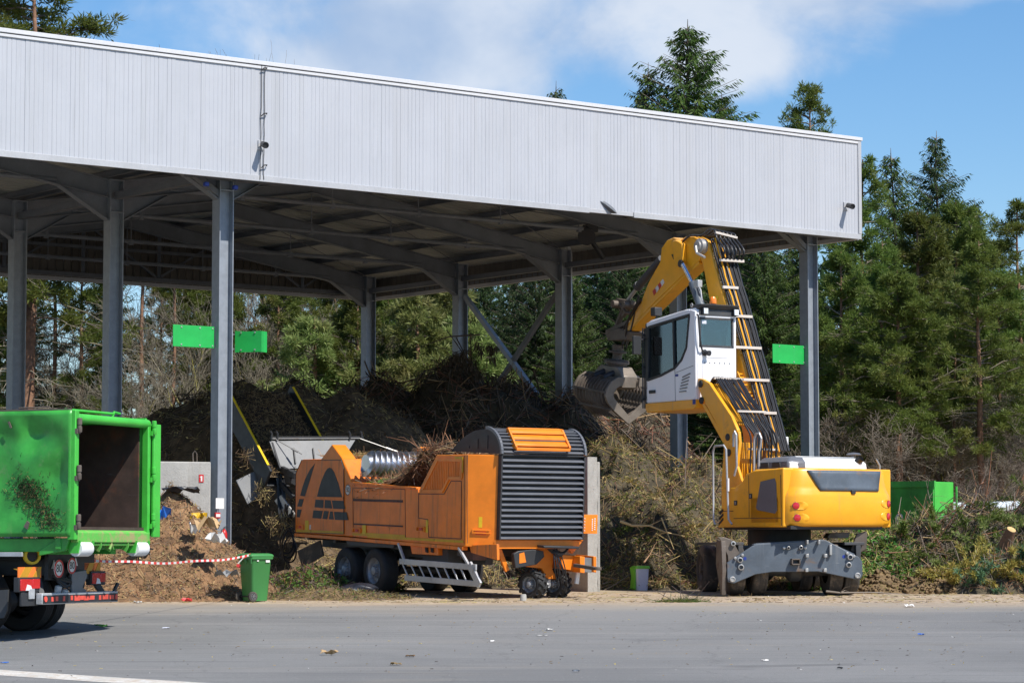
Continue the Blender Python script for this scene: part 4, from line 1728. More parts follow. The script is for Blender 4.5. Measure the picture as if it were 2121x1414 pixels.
# load on the belt
V_, F_, I_ = [], [], []
n = 7500
u = RNG.uniform(-.81, .81, n)
v = RNG.uniform(.1, Lc - .2, n)
P = np.stack([u, v, .05 + .10 * (1 - (u / .83) ** 2) + RNG.uniform(-.02, .04, n)], 1)
D = unit(RNG.normal(size=(n, 3)) * [1, 1, .35]) * RNG.uniform(.03, .12, n)[:, None]
V, F = sticks_geo(P - D, P + D, RNG.uniform(.004, .010, n), .003)
Mn = np.array(Mc)
V = V @ Mn[:3, :3].T + Mn[:3, 3]
o = nobj('belt_load', npmesh('belt_load', V, F, [M_['twig_dark'], M_['straw']], (RNG.random(n) < .42).repeat(3)), cvr)
o['kind'] = 'stuff'

# grey hood plate over the conveyor foot, with its top bar
yP = 8.75
T = lambda px, py, v=yP: S.on(px, py, 'y', v)
mb = MB()
P4 = [T(557, 914), T(735, 912, yP), T(700, 968, yP - .35), T(578, 972, yP - .35)]
mb.plate(P4, .03)
hp = mb.build('hood_plate', M_['grey_plate'], sh, bevel=.006)
mb = MB()
mb.bar(T(560, 907), T(752, 906), .06, .07)
mb.bar(T(563, 916, yP - .03), T(580, 970, yP - .38), .05, .05)
mb.bar(T(608, 928, yP - .14), T(612, 960, yP - .34), .03, .05)
mb.bar(T(648, 928, yP - .14), T(652, 958, yP - .34), .03, .05)
mb.build('hood_bar', M_['dark'], hp, bevel=.006)
mb = MB()
mb.bar(T(563, 908, yP - .04), T(750, 907, yP - .04), .015, .02)
mb.build('hood_edge', M_['bare_steel'], hp)
mb = MB()
for a in (562, 574, 724, 748):
    mb.tube([T(a, 910, yP - .05), T(a + 1, 898, yP - .05), T(a - 2, 893, yP - .05)], .025, 6)
mb.build('hood_clamp', M_['dark'], hp)
for (a, b, c, d) in ((572, 910, 625, 940), (746, 908, 836, 940)):
    mb = MB()
    mb.tube([T(a, b, yP - .05), T(c, d, yP - .6)], .012, 6)
    p, q = T(a, b, yP - .05), T(c, d, yP - .6)
    mb.tube([p.lerp(q, .6), p.lerp(q, .85)], .026, 6)
    mb.build('gas_spring', M_['bare_steel'], hp)
# tilted side flap, hoses and links at the tail
mb = MB()
mb.plate([T(488, 995, 9.1), T(548, 966, 9.1), T(563, 1010, 8.9), T(512, 1045, 8.9)], .04)
mb.build('side_flap', M_['grey_plate'], sh, bevel=.01)
mb = MB()
mb.bar(T(540, 960, 9.0), T(606, 1075, 8.2), .1, .16)
mb.bar(T(560, 975, 8.8), T(608, 1030, 8.0), .07, .1)
mb.bar(T(572, 965, 8.8), T(612, 985, 7.6), .1, .14)
mb.prism([(p.x, p.z) for p in (T(585, 970, 8.2), T(612, 975, 8.2), T(608, 1010, 8.2), T(590, 1000, 8.2))], 'y', 7.9, 8.2)
mb.build('tail_link', M_['dark'], sh, bevel=.01)
mb = MB()
mb.bar(T(576, 1030, 8.4), T(606, 1072, 8.1), .05, .22)
mb.build('tail_plate', M_['bare_steel'], sh, bevel=.008)
for i in range(9):
    p = T(rc.uniform(570, 590), rc.uniform(968, 985), 8.5)
    q = T(rc.uniform(590, 608), rc.uniform(1040, 1080), 7.9)
    lo = T(rc.uniform(566, 596), rc.uniform(1090, 1150), 8.2)
    pts = []
    for k in range(12):
        t = k / 11
        pts.append(p * (1 - t) ** 2 + lo * 2 * t * (1 - t) + q * t * t)
    mb = MB()
    mb.tube(pts, rc.uniform(.014, .026), 6)
    mb.build('hydraulic_hose', M_['hose'], sh)
for i in range(3):
    c = T(594 + i * 3, 1118 + i * 9, 8.0)
    mb = MB()
    mb.tube([c + Vector((.16 * math.cos(a), .05 * math.sin(a * 2), .30 * math.sin(a))) for a in [2 * math.pi * k / 20 for k in range(21)]], .02, 6)
    mb.build('hanging_hose', M_['hose'], sh)
mb = MB()
mb.plate([S.on(618, 1140, 'x', .2), S.on(665, 1118, 'x', .2), S.on(672, 1150, 'x', .25), S.on(628, 1174, 'x', .25)], .03)
mb.build('mud_flap', M_['rubber_dusty'], sh)

# the twigs and brush waiting in the hopper
hl = empty('hopper_load', S.M, 'reddish twigs and green sprigs heaped in the shredder hopper', 'twig heap')


def hopper_top(x, y):
    t = (y_r - y) / (y_r - y_f)          # 0 rear, 1 front
    return zt_r - .08 + .86 * np.clip(t, 0, 1) ** 3.0 + .08 * np.sin(x * 3) - .10 * np.clip(1 - t * 3, 0, 1)


gx, gy_ = np.meshgrid(np.linspace(.08, W_ - .08, 30), np.linspace(y_f + .02, y_r - .02, 30))
gzv = hopper_top(gx, gy_) - .12 + .12 * fbm(gx * 3, gy_ * 3, 5)
V = np.stack([gx, gy_, gzv], -1).reshape(-1, 3)
F = np.array([(j * 30 + i, j * 30 + i + 1, (j + 1) * 30 + i + 1, (j + 1) * 30 + i) for j in range(29) for i in range(29)])
nobj('heap_body', npmesh('heap_body', V, F, M_['brush'], smooth=True), hl)
n = 5200
x = RNG.uniform(.1, W_ - .1, n)
y = y_f + (y_r - y_f) * RNG.random(n) ** 1.3
P = np.stack([x, y, hopper_top(x, y) + RNG.uniform(-.15, .08, n)], 1)
D = RNG.normal(size=(n, 3)) * [.8, .8, .5]
D = unit(D) * RNG.uniform(.08, .38, n)[:, None]
V1, F1 = sticks_geo(P - D, P + D, RNG.uniform(.004, .008, n), .002)
m1 = RNG.choice([0, 1, 2, 3], n, p=[.62, .13, .15, .10]).repeat(3)
n2 = 150
x = RNG.uniform(.1, W_ - .3, n2)
y = RNG.uniform(y_f, y_f + 1.1, n2)
P = np.stack([x, y, hopper_top(x, y) - .1], 1)
D = unit(RNG.normal(size=(n2, 3)) * [.6, .6, .4] + [0, 0, .8]) * RNG.uniform(.25, .7, n2)[:, None]
V2, F2 = sticks_geo(P, P + D, .011, .003)
n3 = 2200
x = RNG.uniform(.1, 1.6, n3)
y = y_r - RNG.random(n3) * 1.1
P = np.stack([x, y, hopper_top(x, y) + RNG.uniform(-.05, .12, n3)], 1)
V3, F3 = quads_geo(P, rnd_unit(n3) * .06, rnd_unit(n3) * .025)
V, F, Mi = merge([(V1, F1, m1), (V2, F2, 0), (V3, F3, 4)])
o = nobj('twigs', npmesh('twigs', V, F, [M_['twig_red'], M_['twig_grey'], M_['twig_tan'], M_['twig_dark'], M_['leaf_green']], Mi), hl)
o['kind'] = 'stuff'
# ================================================================== yellow material-handling excavator
OX, OY = 5.58, 56.6
OZ = gz(56.3)
E = Fr((OX, OY, 0), 30.0)
ex_ = empty('wheeled_excavator', Matrix.Translation((OX, OY, OZ)) @ Matrix.Rotation(R(30), 4, 'Z'),
            'yellow wheeled excavator with raised white cab, tall boom and timber grab', 'excavator')
dZ = Vector((0, 0, -OZ))
E = Fr((OX, OY, OZ), 30.0)
YL = M_['yellow']


def ep(pts, x):
    return E.poly(pts, 'x', x)


XS = -1.25
# house side body
mb = MB()
mb.prism(ep([(1494, 1092), (1494, 1010), (1521, 1009), (1536, 998), (1545, 981), (1561, 974), (1622, 968), (1622, 1091)], XS), 'x', XS, 1.47)
body = mb.build('house_body', YL, ex_, bevel=.03, seg=3)
zb_e = E.on(1640, 1090, 'x', XS).z
zt_e = E.on(1640, 968, 'y', -2.1).z
# counterweight lofted
plan = [(XS, -.75), (XS, -1.72), (-1.21, -1.88), (-1.10, -2.02), (-.92, -2.12), (-.5, -2.17), (0, -2.19), (.6, -2.17), (1.12, -2.12), (1.33, -2.02), (1.44, -1.88), (1.48, -1.72), (1.48, -.75)]


def ringz(ins, z):
    out = []
    for x, y in plan:
        sx = (abs(x) - ins) / abs(x) if abs(x) > .6 else 1 - ins / 1.25
        out.append((x * sx, y + (ins if y < -1.0 else 0), z))
    return out


hgt = zt_e - zb_e
mb = MB()
mb.loft([ringz(.10, zb_e), ringz(.03, zb_e + .03), ringz(0, zb_e + .09), ringz(0, zb_e + hgt * .50), ringz(.012, zb_e + hgt * .56), ringz(.045, zb_e + hgt * .64),
         ringz(.06, zb_e + hgt * .7), ringz(.085, zt_e - .06), ringz(.11, zt_e - .015), ringz(.16, zt_e)])
cw_ = mb.build('counterweight', YL, ex_, bevel=.012, smooth=40)
# rear hatch
P4 = []
for px, py in ((1674, 973), (1826, 972), (1823, 1014), (1818, 1017), (1696, 1018), (1690, 1016)):
    P4.append((E.on(px, py, 'y', -2.09)))
mb = MB()
zlo, zhi = P4[3].z, P4[0].z


def rear_y(x, z):
    t = (z - zb_e) / hgt
    ins = np.interp(t, [0, .1, .5, .56, .64, .7, .93, 1], [.1, 0, 0, .012, .045, .06, .085, .11])
    ax = abs(x)
    y = np.interp(ax, [0, .5, .92, 1.10, 1.21, 1.25], [-2.19, -2.17, -2.12, -2.02, -1.88, -1.72]) if x < 0 else np.interp(ax, [0, .6, 1.12, 1.33, 1.44, 1.48], [-2.19, -2.17, -2.12, -2.02, -1.88, -1.72])
    return float(y + ins)


n = 14
for i in range(n):
    rows = []
    for j in range(7):
        zz = zlo + (zhi - zlo) * j / 6
        t = j / 6
        xa = P4[4].x + (P4[0].x - P4[4].x) * t
        xb_ = P4[3].x + (P4[1].x - P4[3].x) * t
        rows.append([((xa + (xb_ - xa) * k), zz) for k in (i / n, (i + 1) / n)])
    for j in range(6):
        q = [rows[j][0], rows[j][1], rows[j + 1][1], rows[j + 1][0]]
        mb.add([(a, rear_y(a, z) - .016, z) for a, z in q], [(0, 1, 2, 3)])
hatch = mb.build('rear_hatch', M_['blade'], cw_, smooth=60, weld=True)
sm = hatch.modifiers.new('thickness', 'SOLIDIFY')
sm.thickness = .024
sm.offset = 0
q = E.on(1764, 1019, 'y', -2.12)
mb = MB()
mb.box((q.x - .05, rear_y(q.x, q.z) - .045, q.z - .035), (q.x + .05, rear_y(q.x, q.z) + .02, q.z + .045))
mb.build('hatch_latch', M_['dark'], hatch, bevel=.008)
# tail lamps sunk in oval pockets
for i, (px, py) in enumerate(((1648, 1047), (1650, 1072), (1841, 1043), (1838, 1069))):
    q = E.on(px, py, 'y', -2.04)
    side = -1 if px < 1750 else 1
    x = max(-1.12, min(1.27, q.x))
    y = rear_y(x, q.z)
    nrm = Vector((side * .45, -1, 0)).normalized()
    t = Vector((-nrm.y, nrm.x, 0)) * (1 if side > 0 else 1)
    c = Vector((x, y, q.z))
    mb = MB()
    tx = Vector((1, -.12 * side, 0)).normalized()
    pts = []
    for k in range(20):
        a = 2 * math.pi * k / 20
        off = .10 * (-side) * .8
        pts.append(Vector((x + off + math.cos(a) * .165, 0, q.z + math.sin(a) * .088)))
    inner = [Vector((x + (p.x - x) * .55 + .0, 0, q.z + (p.z - q.z) * .72)) for p in pts]
    r0 = [Vector((p.x, rear_y(p.x, p.z) - .004, p.z)) for p in pts]
    r1 = [Vector((x + (p.x - x) * .93, rear_y(x + (p.x - x) * .93, p.z) - .014, q.z + (p.z - q.z) * .9)) for p in pts]
    r2 = [Vector((p.x, rear_y(p.x, p.z) - .006, p.z)) for p in inner]
    mb.loft([r0, r1, r2], cap0=False, cap1=True)
    pk = mb.build('lamp_pocket', YL, cw_, smooth=60)
    mb = MB()
    mb.lathe([(.068, -.02), (.068, .018), (.055, .024), (.0, .026)], c, nrm, 20)
    tl = mb.build('tail_lamp', M_['red_lamp'], pk)
    mb = MB()
    mb.lathe([(.074, -.02), (.074, .016), (.066, .018), (.066, -.02)], c, nrm, 20)
    mb.build('lamp_rim', M_['dark'], pk)

# side: vent window, seams, latches, hazard stripes
mb = MB()
mb.prism(ep([(1576, 997), (1605, 990), (1608, 1000), (1610, 1056), (1606, 1063), (1570, 1056), (1567, 1051)], XS), 'x', XS - .014, XS)
mb.build('vent_grille', M_['louver'], body, bevel=.005)
mb = MB()
for a, b in (((1551, 984), (1552, 1071)), ((1617, 983), (1619, 1088)), ((1520, 1073), (1619, 1072)), ((1494, 1058), (1519, 1058))):
    p, q = E.on(*a, 'x', XS), E.on(*b, 'x', XS)
    mb.bar((XS - .001, p.y, p.z), (XS - .001, q.y, q.z), .012, .010, up=(1, 0, 0))
mb.build('door_seam', M_['rust_in'], body, smooth=0)
for px, py in ((1555, 1027), (1524, 1041)):
    p = E.on(px, py, 'x', XS)
    mb = MB()
    mb.box((XS - .012, p.y - .055, p.z - .05), (XS, p.y + .055, p.z + .05))
    lt = mb.build('latch', M_['dark'], body, bevel=.006)
    mb = MB()
    mb.box((XS - .018, p.y - .012, p.z - .03), (XS - .0125, p.y + .012, p.z + .03))
    mb.build('key_slot', M_['bare_steel'], lt)
mb = MB()
for i in range(3):
    mb.prism(ep([(1489 + i * 1.5, 1088 - i * 11), (1489, 1083 - i * 11), (1498, 1073 - i * 9 - 2), (1499, 1078 - i * 9 - 2)], XS), 'x', XS - .007, XS - .002)
build_each(mb, 'hazard_stripe', M_['decal'], body, smooth=0)
mb = MB()
mb.prism(ep([(1487, 1092), (1494, 1065), (1500, 1065), (1500, 1092)], XS), 'x', XS - .0015, XS + .3)
mb.build('step_guard', YL, body, bevel=.01)

# bonnet with exhaust
zh = E.on(1700, 950, 'y', -1.0).z
mb = MB()
mb.loft([[(-.98, -1.72, zt_e - .02), (1.02, -1.72, zt_e - .02), (1.02, -.62, zt_e - .02), (-.98, -.62, zt_e - .02)],
         [(-.95, -1.70, zt_e + .12), (1.0, -1.70, zt_e + .12), (1.0, -.62, zt_e + .12), (-.95, -.62, zt_e + .12)],
         [(-.82, -1.58, zh), (.95, -1.58, zh), (.95, -.66, zh), (-.82, -.66, zh)]])
bon = mb.build('bonnet', M_['white'], ex_, bevel=.05, seg=3)
mb = MB()
mb.loft([[(-1.0, -1.70, zt_e - .01), (-.55, -1.73, zt_e - .01), (-.55, -.55, zt_e - .01), (-1.0, -.55, zt_e - .01)],
         [(-.97, -1.68, zt_e + .14), (-.55, -1.715, zt_e + .14), (-.55, -.58, zt_e + .14), (-.97, -.58, zt_e + .14)],
         [(-.85, -1.56, zh + .012), (-.55, -1.60, zh + .012), (-.55, -.64, zh + .012), (-.85, -.64, zh + .012)]])
bd = mb.build('bonnet_end', M_['louver'], bon, bevel=.04, seg=3)
mb = MB()
mb.box((-.60, -1.42, zh + .013), (.9, -.72, zh + .03))
mb.build('bonnet_lid', M_['alu'], bon, bevel=.01)
mb = MB()
for y0, y1 in ((-1.5, -1.15), (-1.1, -.75)):
    mb.prism([(y0 + .05, zt_e + .03), (y1, zt_e + .03), (y1 - .02, zt_e + .13), (y0 + .08, zt_e + .13)], 'x', -1.003, -.94)
mb.build('bonnet_vents', M_['decal'], bd, smooth=0)
p = E.on(1778, 968, 'y', -1.75)
mb = MB()
mb.tube([(p.x - .02, -1.35, p.z - .1), (p.x, -1.5, p.z + .0), (p.x + .10, -1.72, p.z + .19)], .075, 16, cap=False)
mb.lathe([(.062, 0), (.062, -.2)], (p.x + .10, -1.72, p.z + .19), (.35, -.75, .6), 16)
mb.build('exhaust_pipe', M_['decal'], bon)
p = E.on(1768, 941, 'y', -1.0)
mb = MB()
mb.lathe([(.05, -.16), (.05, -.02), (.15, -.02), (.16, .0), (.12, .03), (.0, .045)], p, (0, 0, 1), 18)
mb.build('air_intake', M_['louver'], bon)
mb = MB()
p = E.on(1822, 964, 'y', -1.3)
mb.tube([p + Vector((0, 0, -.1)), p + Vector((.0, 0, 0)), E.on(1815, 951, 'y', -1.3)], .02, 6)
mb.build('mirror_stalk', M_['bare_steel'], bon)
mb = MB()
for i in range(5):
    c = E.on(1625 + i * 8, 948, 'y', -.3)
    mb.tube([c + Vector((-.05, 0, -.1)), c + Vector((-.02, 0, .03)), c + Vector((.04, 0, .04)), c + Vector((.09, 0, -.1))], .022, 6)
mb.build('deck_hoses', M_['hose'], ex_)

# slew ring and undercarriage
mb = MB()
mb.lathe([(.72, .86), (.72, .98), (.66, .98), (.66, zb_e + .05)], (0, 0, 0), (0, 0, 1), 32, cap0=True, cap1=True)
mb.box((-1.15, -2.0, zb_e - .05), (1.15, .35, zb_e + .02))
mb.build('slew_ring', M_['dark'], ex_)
U = Matrix.Rotation(R(8 - 30), 4, 'Z')
ug = bpy.data.objects.new('undercarriage', None)
COL.objects.link(ug)
ug.parent = ex_
ug.matrix_local = U
mb = MB()
mb.box((-.5, -1.5, .55), (.5, 1.6, .95))
mb.prism([(-.9, .62), (.9, .62), (.6, .93), (-.6, .93)], 'y', -.6, .6)
for y in (-1.25, 1.25):
    mb.tube([(-.95, y, .5), (.95, y, .5)], .13, 12)
    mb.lathe([(.10, -.22), (.24, -.1), (.24, .1), (.10, .22)], (0, y, .5), (1, 0, 0), 16)
mb.build('chassis_frame', M_['chassis'], ug, bevel=.02)
for y in (-1.25, 1.25):
    for s in (-1, 1):
        wheel(ug, (s * 1.12 - (.14 if s < 0 else 0), y, .5), (s, 0, 0), .50, .30, .27, mats=(M_['rubber_dusty'], M_['worn_steel']))
        wheel(ug, (s * .79, y, .5), (s, 0, 0), .50, .28, .27, mats=(M_['rubber_dusty'], M_['worn_steel']))
# blade
UF = Fr((OX, OY, OZ), 8.0)
yb_ = -1.95
bl = UF.poly([(1506, 1165), (1562, 1128), (1570, 1126), (1700, 1118), (1711, 1118), (1768, 1148), (1778, 1152), (1786, 1162), (1787, 1190), (1783, 1198), (1772, 1199), (1695, 1183), (1600, 1184),
              (1565, 1189), (1520, 1208), (1509, 1205), (1506, 1195)], 'y', yb_)
mb = MB()
mb.prism(bl, 'y', yb_, yb_ + .09)
blade = mb.build('dozer_blade', M_['blade'], ug, bevel=.012)
mb = MB()
e = [UF.on(*p, 'y', yb_) for p in ((1562, 1128), (1570, 1126), (1705, 1118), (1770, 1148))]
for i in range(3):
    a, b = e[i], e[i + 1]
    mb.bar(a + Vector((0, .12, .0)), b + Vector((0, .12, .0)), .22, .03)
mb.build('blade_top', M_['blade'], blade, bevel=.006)
mb = MB()
for px, py, rr_ in ((1517, 1199, .058), (1776, 1191, .058)):
    q = UF.on(px, py, 'y', yb_)
    mb.lathe([(rr_, 0), (rr_, .03), (rr_ * .7, .035), (rr_ * .6, .02), (0, .02)], q, (0, -1, 0), 16)
for px, py, rr_ in ((1532, 1159, .055), (1534, 1174, .06), (1760, 1153, .058), (1757, 1169, .055), (1632, 1134, .035), (1658, 1133, .04)):
    q = UF.on(px, py, 'y', yb_)
    mb.lathe([(rr_, 0), (rr_, .06), (rr_ * .72, .065), (rr_ * .65, .0)], q, (0, -1, 0), 16)
for px, py in ((1623, 1134), (1667, 1134), (1522, 1155), (1537, 1149), (1754, 1145), (1768, 1151)):
    q = UF.on(px, py, 'y', yb_)
    mb.lathe([(.028, 0), (.028, .05), (.012, .055), (0, .055)], q, (-.0, -1, 0), 8)
build_each(mb, 'blade_lug', M_['bare_steel'], blade)
mb = MB()
for px, py, w_, h_, d_ in ((1670, 1122, 4, 8, .12), (1694, 1122, 4, 8, .12), (1719, 1138, 5, 21, .08), (1669, 1150, 6, 7, .14), (1707, 1150, 6, 7, .14), (1670, 1180, 6, 7, .06), (1708, 1180, 6, 7, .06)):
    q = UF.on(px, py, 'y', yb_)
    mb.box((q.x - w_ / 200, yb_ - d_, q.z - h_ / 200), (q.x + w_ / 200, yb_ + .0, q.z + h_ / 200))
build_each(mb, 'blade_stop', M_['bare_steel'], blade, bevel=.006)
q = UF.on(1646, 1163, 'y', yb_)
mb = MB()
for a, b, c, d in ((-.09, .09, .04, .065), (-.09, .09, -.06, -.035), (-.09, -.065, -.06, .065), (.065, .09, -.06, .065)):
    mb.box((q.x + a, yb_ - .13, q.z + c), (q.x + b, yb_, q.z + d))
mb.build('pin_socket', M_['worn_steel'], blade, bevel=.006)
mb = MB()
for px in (1543, 1748):
    q = UF.on(px, 1156 if px < 1600 else 1152, 'y', yb_)
    mb.lathe([(.035, 0), (.035, .004), (0, .004)], q, (0, -1, 0), 10)
build_each(mb, 'blue_mark', M_['blue'], blade)
# left cheek plate with bracket, right bracket and lift linkage
mb = MB()
lp_ = UF.poly([(1486, 1112), (1500, 1112), (1516, 1117), (1521, 1126), (1532, 1146), (1514, 1160), (1508, 1165), (1507, 1150), (1490, 1115)], 'y', yb_ + .12)
mb.prism(lp_, 'y', yb_ + .11, yb_ + .17)
x0 = UF.on(1500, 1160, 'y', yb_ + .1).x
mb.prism([(yb_ + .10, .0), (yb_ + .18, .02), (yb_ + .62, .62), (yb_ + .55, 1.12), (yb_ + .1, 1.08), (yb_ + .02, .5)], 'x', x0 - .06, x0 + .03)
mb.build('blade_cheek', M_['worn_steel'], blade, bevel=.01)
mb = MB()
q = UF.on(1518, 1125, 'y', yb_ + .1)
mb.lathe([(.05, 0), (.05, .05), (.03, .055), (.03, .0)], q, (0, -1, 0), 14)
mb.build('cheek_pin', M_['bare_steel'], blade)
mb = MB()
rp = UF.poly([(1796, 1100), (1795, 1136), (1776, 1148), (1762, 1140), (1775, 1104)], 'y', yb_ + .35)
mb.prism(rp, 'y', yb_ + .34, yb_ + .42)
rp = UF.poly([(1718, 1103), (1760, 1102), (1756, 1114), (1712, 1114)], 'y', yb_ + .5)
mb.prism(rp, 'y', yb_ + .45, yb_ + .8)
for x in (-.72, .72):
    mb.bar((x, yb_ + .09, .62), (x, -1.3, .72), .14, .22)
    mb.bar((x, yb_ + .1, .95), (x, -1.2, 1.0), .10, .12)
    mb.box((x - .35, -1.15, .82), (x + .35, -.5, 1.0))
build_each(mb, 'blade_linkage', M_['worn_steel'], ug, bevel=.012)
mb = MB()
for s in (-1, 1):
    mb.box((s * 1.25 - .32, -1.75, 1.0), (s * 1.25 + .1, .9, 1.06))
    mb.box((s * 1.22 - .05, -1.75, .55), (s * 1.22 + .05, -1.60, 1.0))
build_each(mb, 'fender', M_['chassis'], ug, bevel=.01)

# cab-lift mast (left tower)
xa, xb_ = -1.05, -.25
for x in (xa, xb_):
    mb = MB()
    mb.prism(ep([(1497, 1070), (1497, 1000), (1503, 905), (1512, 892), (1532, 893), (1534, 915), (1529, 965), (1540, 1000), (1542, 1070)], x), 'x', x - .035, x + .035)
    mast = mb.build('mast_plate', YL, ex_, bevel=.012)
    if x == xa:
        mb = MB()
        for px, py in ((1508, 905), (1510, 937)):
            p = E.on(px, py, 'x', x - .035)
            mb.lathe([(.075, 0), (.075, .02), (.04, .03), (0, .03)], p, (-1, 0, 0), 16)
        build_each(mb, 'pivot_pin', M_['dark'], mast)
mb = MB()
p, q = E.on(1512, 1068, 'x', xa), E.on(1520, 915, 'x', xa)
mb.box((xa + .04, p.y - .12, p.z), (xb_ - .04, p.y - .04, q.z))
mb.build('mast_back', YL, ex_, bevel=.01)
# cab lifting arms
for x in (xa, xb_):
    mb = MB()
    mb.prism(ep([(1449, 783), (1459, 785), (1472, 793), (1518, 862), (1530, 890), (1527, 917), (1510, 916), (1500, 900), (1457, 823), (1449, 800)], x), 'x', x - .04, x + .04)
    arm = mb.build('cab_lift_arm', YL, ex_, bevel=.012)
    mb = MB()
    for px, py in ((1452, 795), (1454, 829)):
        p = E.on(px, py, 'x', x - .04)
        mb.lathe([(.075, 0), (.075, .025), (.04, .035), (0, .035)], p, (-1, 0, 0), 16)
    build_each(mb, 'pivot_pin', M_['dark'], arm)
    mb = MB()
    mb.prism(ep([(1455, 836), (1462, 836), (1508, 913), (1504, 922), (1498, 914)], x), 'x', x - .03, x + .03)
    mb.build('lower_link', YL, ex_, bevel=.01)
mb = MB()
p, q = E.on(1462, 795, 'x', xa), E.on(1515, 880, 'x', xa)
mb.bar(Vector((-.65, p.y, p.z)), Vector((-.65, q.y, q.z)), .72, .05, up=(0, 1, 0))
mb.build('arm_plate', YL, ex_, bevel=.01)
# hose bundle over the arm and down the mast
rc = random.Random(12)
a0, a1 = E.on(1470, 790, 'x', xa), E.on(1520, 868, 'x', xa)
b0_ = E.on(1540, 905, 'x', xa + .2)
nh = 14
for i in range(nh):
    x = xa + .12 + (xb_ - xa - .2) * i / (nh - 1)
    r = rc.choice([.016, .02, .024])
    nrm = Vector((0, -.75, .66))
    pts = [Vector((x, a0.y + .22, a0.z - .10)), Vector((x, a0.y + .08, a0.z + .05)) + nrm * .03, Vector((x + rc.uniform(-.01, .01), a0.y, a0.z)) + nrm * .10]
    for k in range(1, 5):
        t = k / 4
        pts.append(Vector((x + rc.uniform(-.015, .015), a0.y + (a1.y - a0.y) * t, a0.z + (a1.z - a0.z) * t)) + nrm * (.10 + rc.uniform(-.015, .02)))
    yy0 = a1.y - .25 + rc.uniform(-.06, .05)
    xo = x + .10 + rc.uniform(-.03, .03)
    pts += [Vector((x + .04, a1.y - .16, a1.z - .10)), Vector((xo, yy0 - .05, a1.z - .38)), Vector((xo + rc.uniform(-.03, .03), yy0 - .02, a1.z - .8)),
            Vector((xo, yy0, a1.z - 1.35)), Vector((xo, yy0 + .05, zt_e - .3))]
    # smooth
    sp_ = []
    for k in range(len(pts) - 1):
        p0, p1, p2, p3 = pts[max(k - 1, 0)], pts[k], pts[k + 1], pts[min(k + 2, len(pts) - 1)]
        for j in range(4):
            t = j / 4
            sp_.append(.5 * ((2 * p1) + (p2 - p0) * t + (2 * p0 - 5 * p1 + 4 * p2 - p3) * t * t + (3 * p1 - p0 - 3 * p2 + p3) * t ** 3))
    sp_.append(pts[-1])
    mb = MB()
    mb.tube(sp_, r, 6)
    mb.build('hydraulic_hose', M_['hose'], ex_)
for (p, ww) in ((a0 + Vector((0, -.06, .06)), 1), (a0.lerp(a1, .93) + Vector((0, -.10, .10)), 1)):
    mb = MB()
    mb.box((xa + .06, p.y - .03, p.z - .012), (xb_ - .02, p.y + .01, p.z + .03))
    mb.build('hose_clamp', M_['clamp'], ex_, bevel=.004)
p = E.on(1545, 930, 'x', xa + .3)
mb = MB()
mb.box((xa + .25, p.y - .16, p.z - .02), (xb_ + .15, p.y - .12, p.z + .02))
mb.build('hose_clamp', M_['clamp'], ex_)

# handrails
for pts, x in (([(1481, 1086), (1478, 1075), (1477, 935), (1480, 924), (1499, 922), (1504, 930), (1509, 1075), (1516, 1085)], XS - .1),
               ([(1562, 975), (1562, 908), (1566, 898), (1573, 897), (1577, 907), (1575, 925), (1572, 935), (1572, 975)], XS + .25),
               ([(1519, 925), (1519, 900), (1522, 893), (1525, 900), (1526, 965), (1521, 985)], XS + .02)):
    mb = MB()
    mb.tube([E.on(a, b, 'x', x) for a, b in pts], .022, 8)
    mb.build('handrail', M_['alu'], ex_)
mb = MB()
p, q = E.on(1508, 990, 'x', XS - .1), E.on(1508, 1017, 'x', XS - .1)
mb.tube([p, q], .026, 8)
mb.build('handrail_sleeve', M_['white'], ex_)

# boom
XB = .30
bm_top = [(1466, 498), (1477, 540), (1491, 590), (1505, 636), (1523, 700), (1542, 770), (1558, 830), (1574, 890), (1594, 965)]
bo = [(1450, 535), (1452, 512), (1458, 500)] + bm_top + [(1545, 965), (1538, 900), (1528, 850), (1516, 800), (1499, 740), (1483, 680), (1470, 626), (1463, 590), (1456, 550)]
mb = MB()
mb.prism(ep(bo, XB), 'x', XB, XB + .38)
boom = mb.build('boom', YL, ex_, bevel=.025, seg=3)
bt = [E.on(a, b, 'x', XB) for a, b in bm_top]


def along(t):
    """point on the boom's rear edge; t in segments"""
    k = min(int(t), len(bt) - 2)
    return bt[k].lerp(bt[k + 1], t - k)


nrmB = Vector((0, -.93, .36))
nh = 15
for i in range(nh):
    x = XB + .04 + .46 * i / (nh - 1)
    r = rc.choice([.016, .02, .023])
    pts = []
    for k in range(0, 27):
        t = k / 3.4
        pts.append(Vector((x + rc.uniform(-.008, .008), 0, 0)) + Vector((0, along(t).y, along(t).z)) + nrmB * (.08 + .03 * (i % 3) + rc.uniform(-.008, .008)))
    mb = MB()
    mb.tube(pts, r, 6)
    mb.build('boom_pipe' if i in (2, 7) else 'hydraulic_hose', YL if i in (2, 7) else M_['hose'], boom)
cl = [(1480, 483, 1505, 492), (1479, 538, 1510, 541), (1497, 594, 1529, 597), (1514, 653, 1558, 657), (1521, 718, 1577, 722), (1539, 785, 1593, 789), (1567, 853, 1608, 857)]
for (a, b, c, d) in cl[2:]:
    pz = E.on((a + c) / 2, (b + d) / 2, 'x', XB + .3).z
    yc = float(np.interp(-pz, [-v.z for v in bt], [v.y for v in bt])) - .20
    xa_, xb2 = E.on(a, b, 'y', yc).x, E.on(c, d, 'y', yc).x
    pz = E.on((a + c) / 2, (b + d) / 2, 'y', yc).z
    mb = MB()
    mb.box((xa_, yc - .02, pz - .03), (xb2, yc + .03, pz + .03))
    mb.build('hose_clamp', M_['clamp'], boom, bevel=.006)
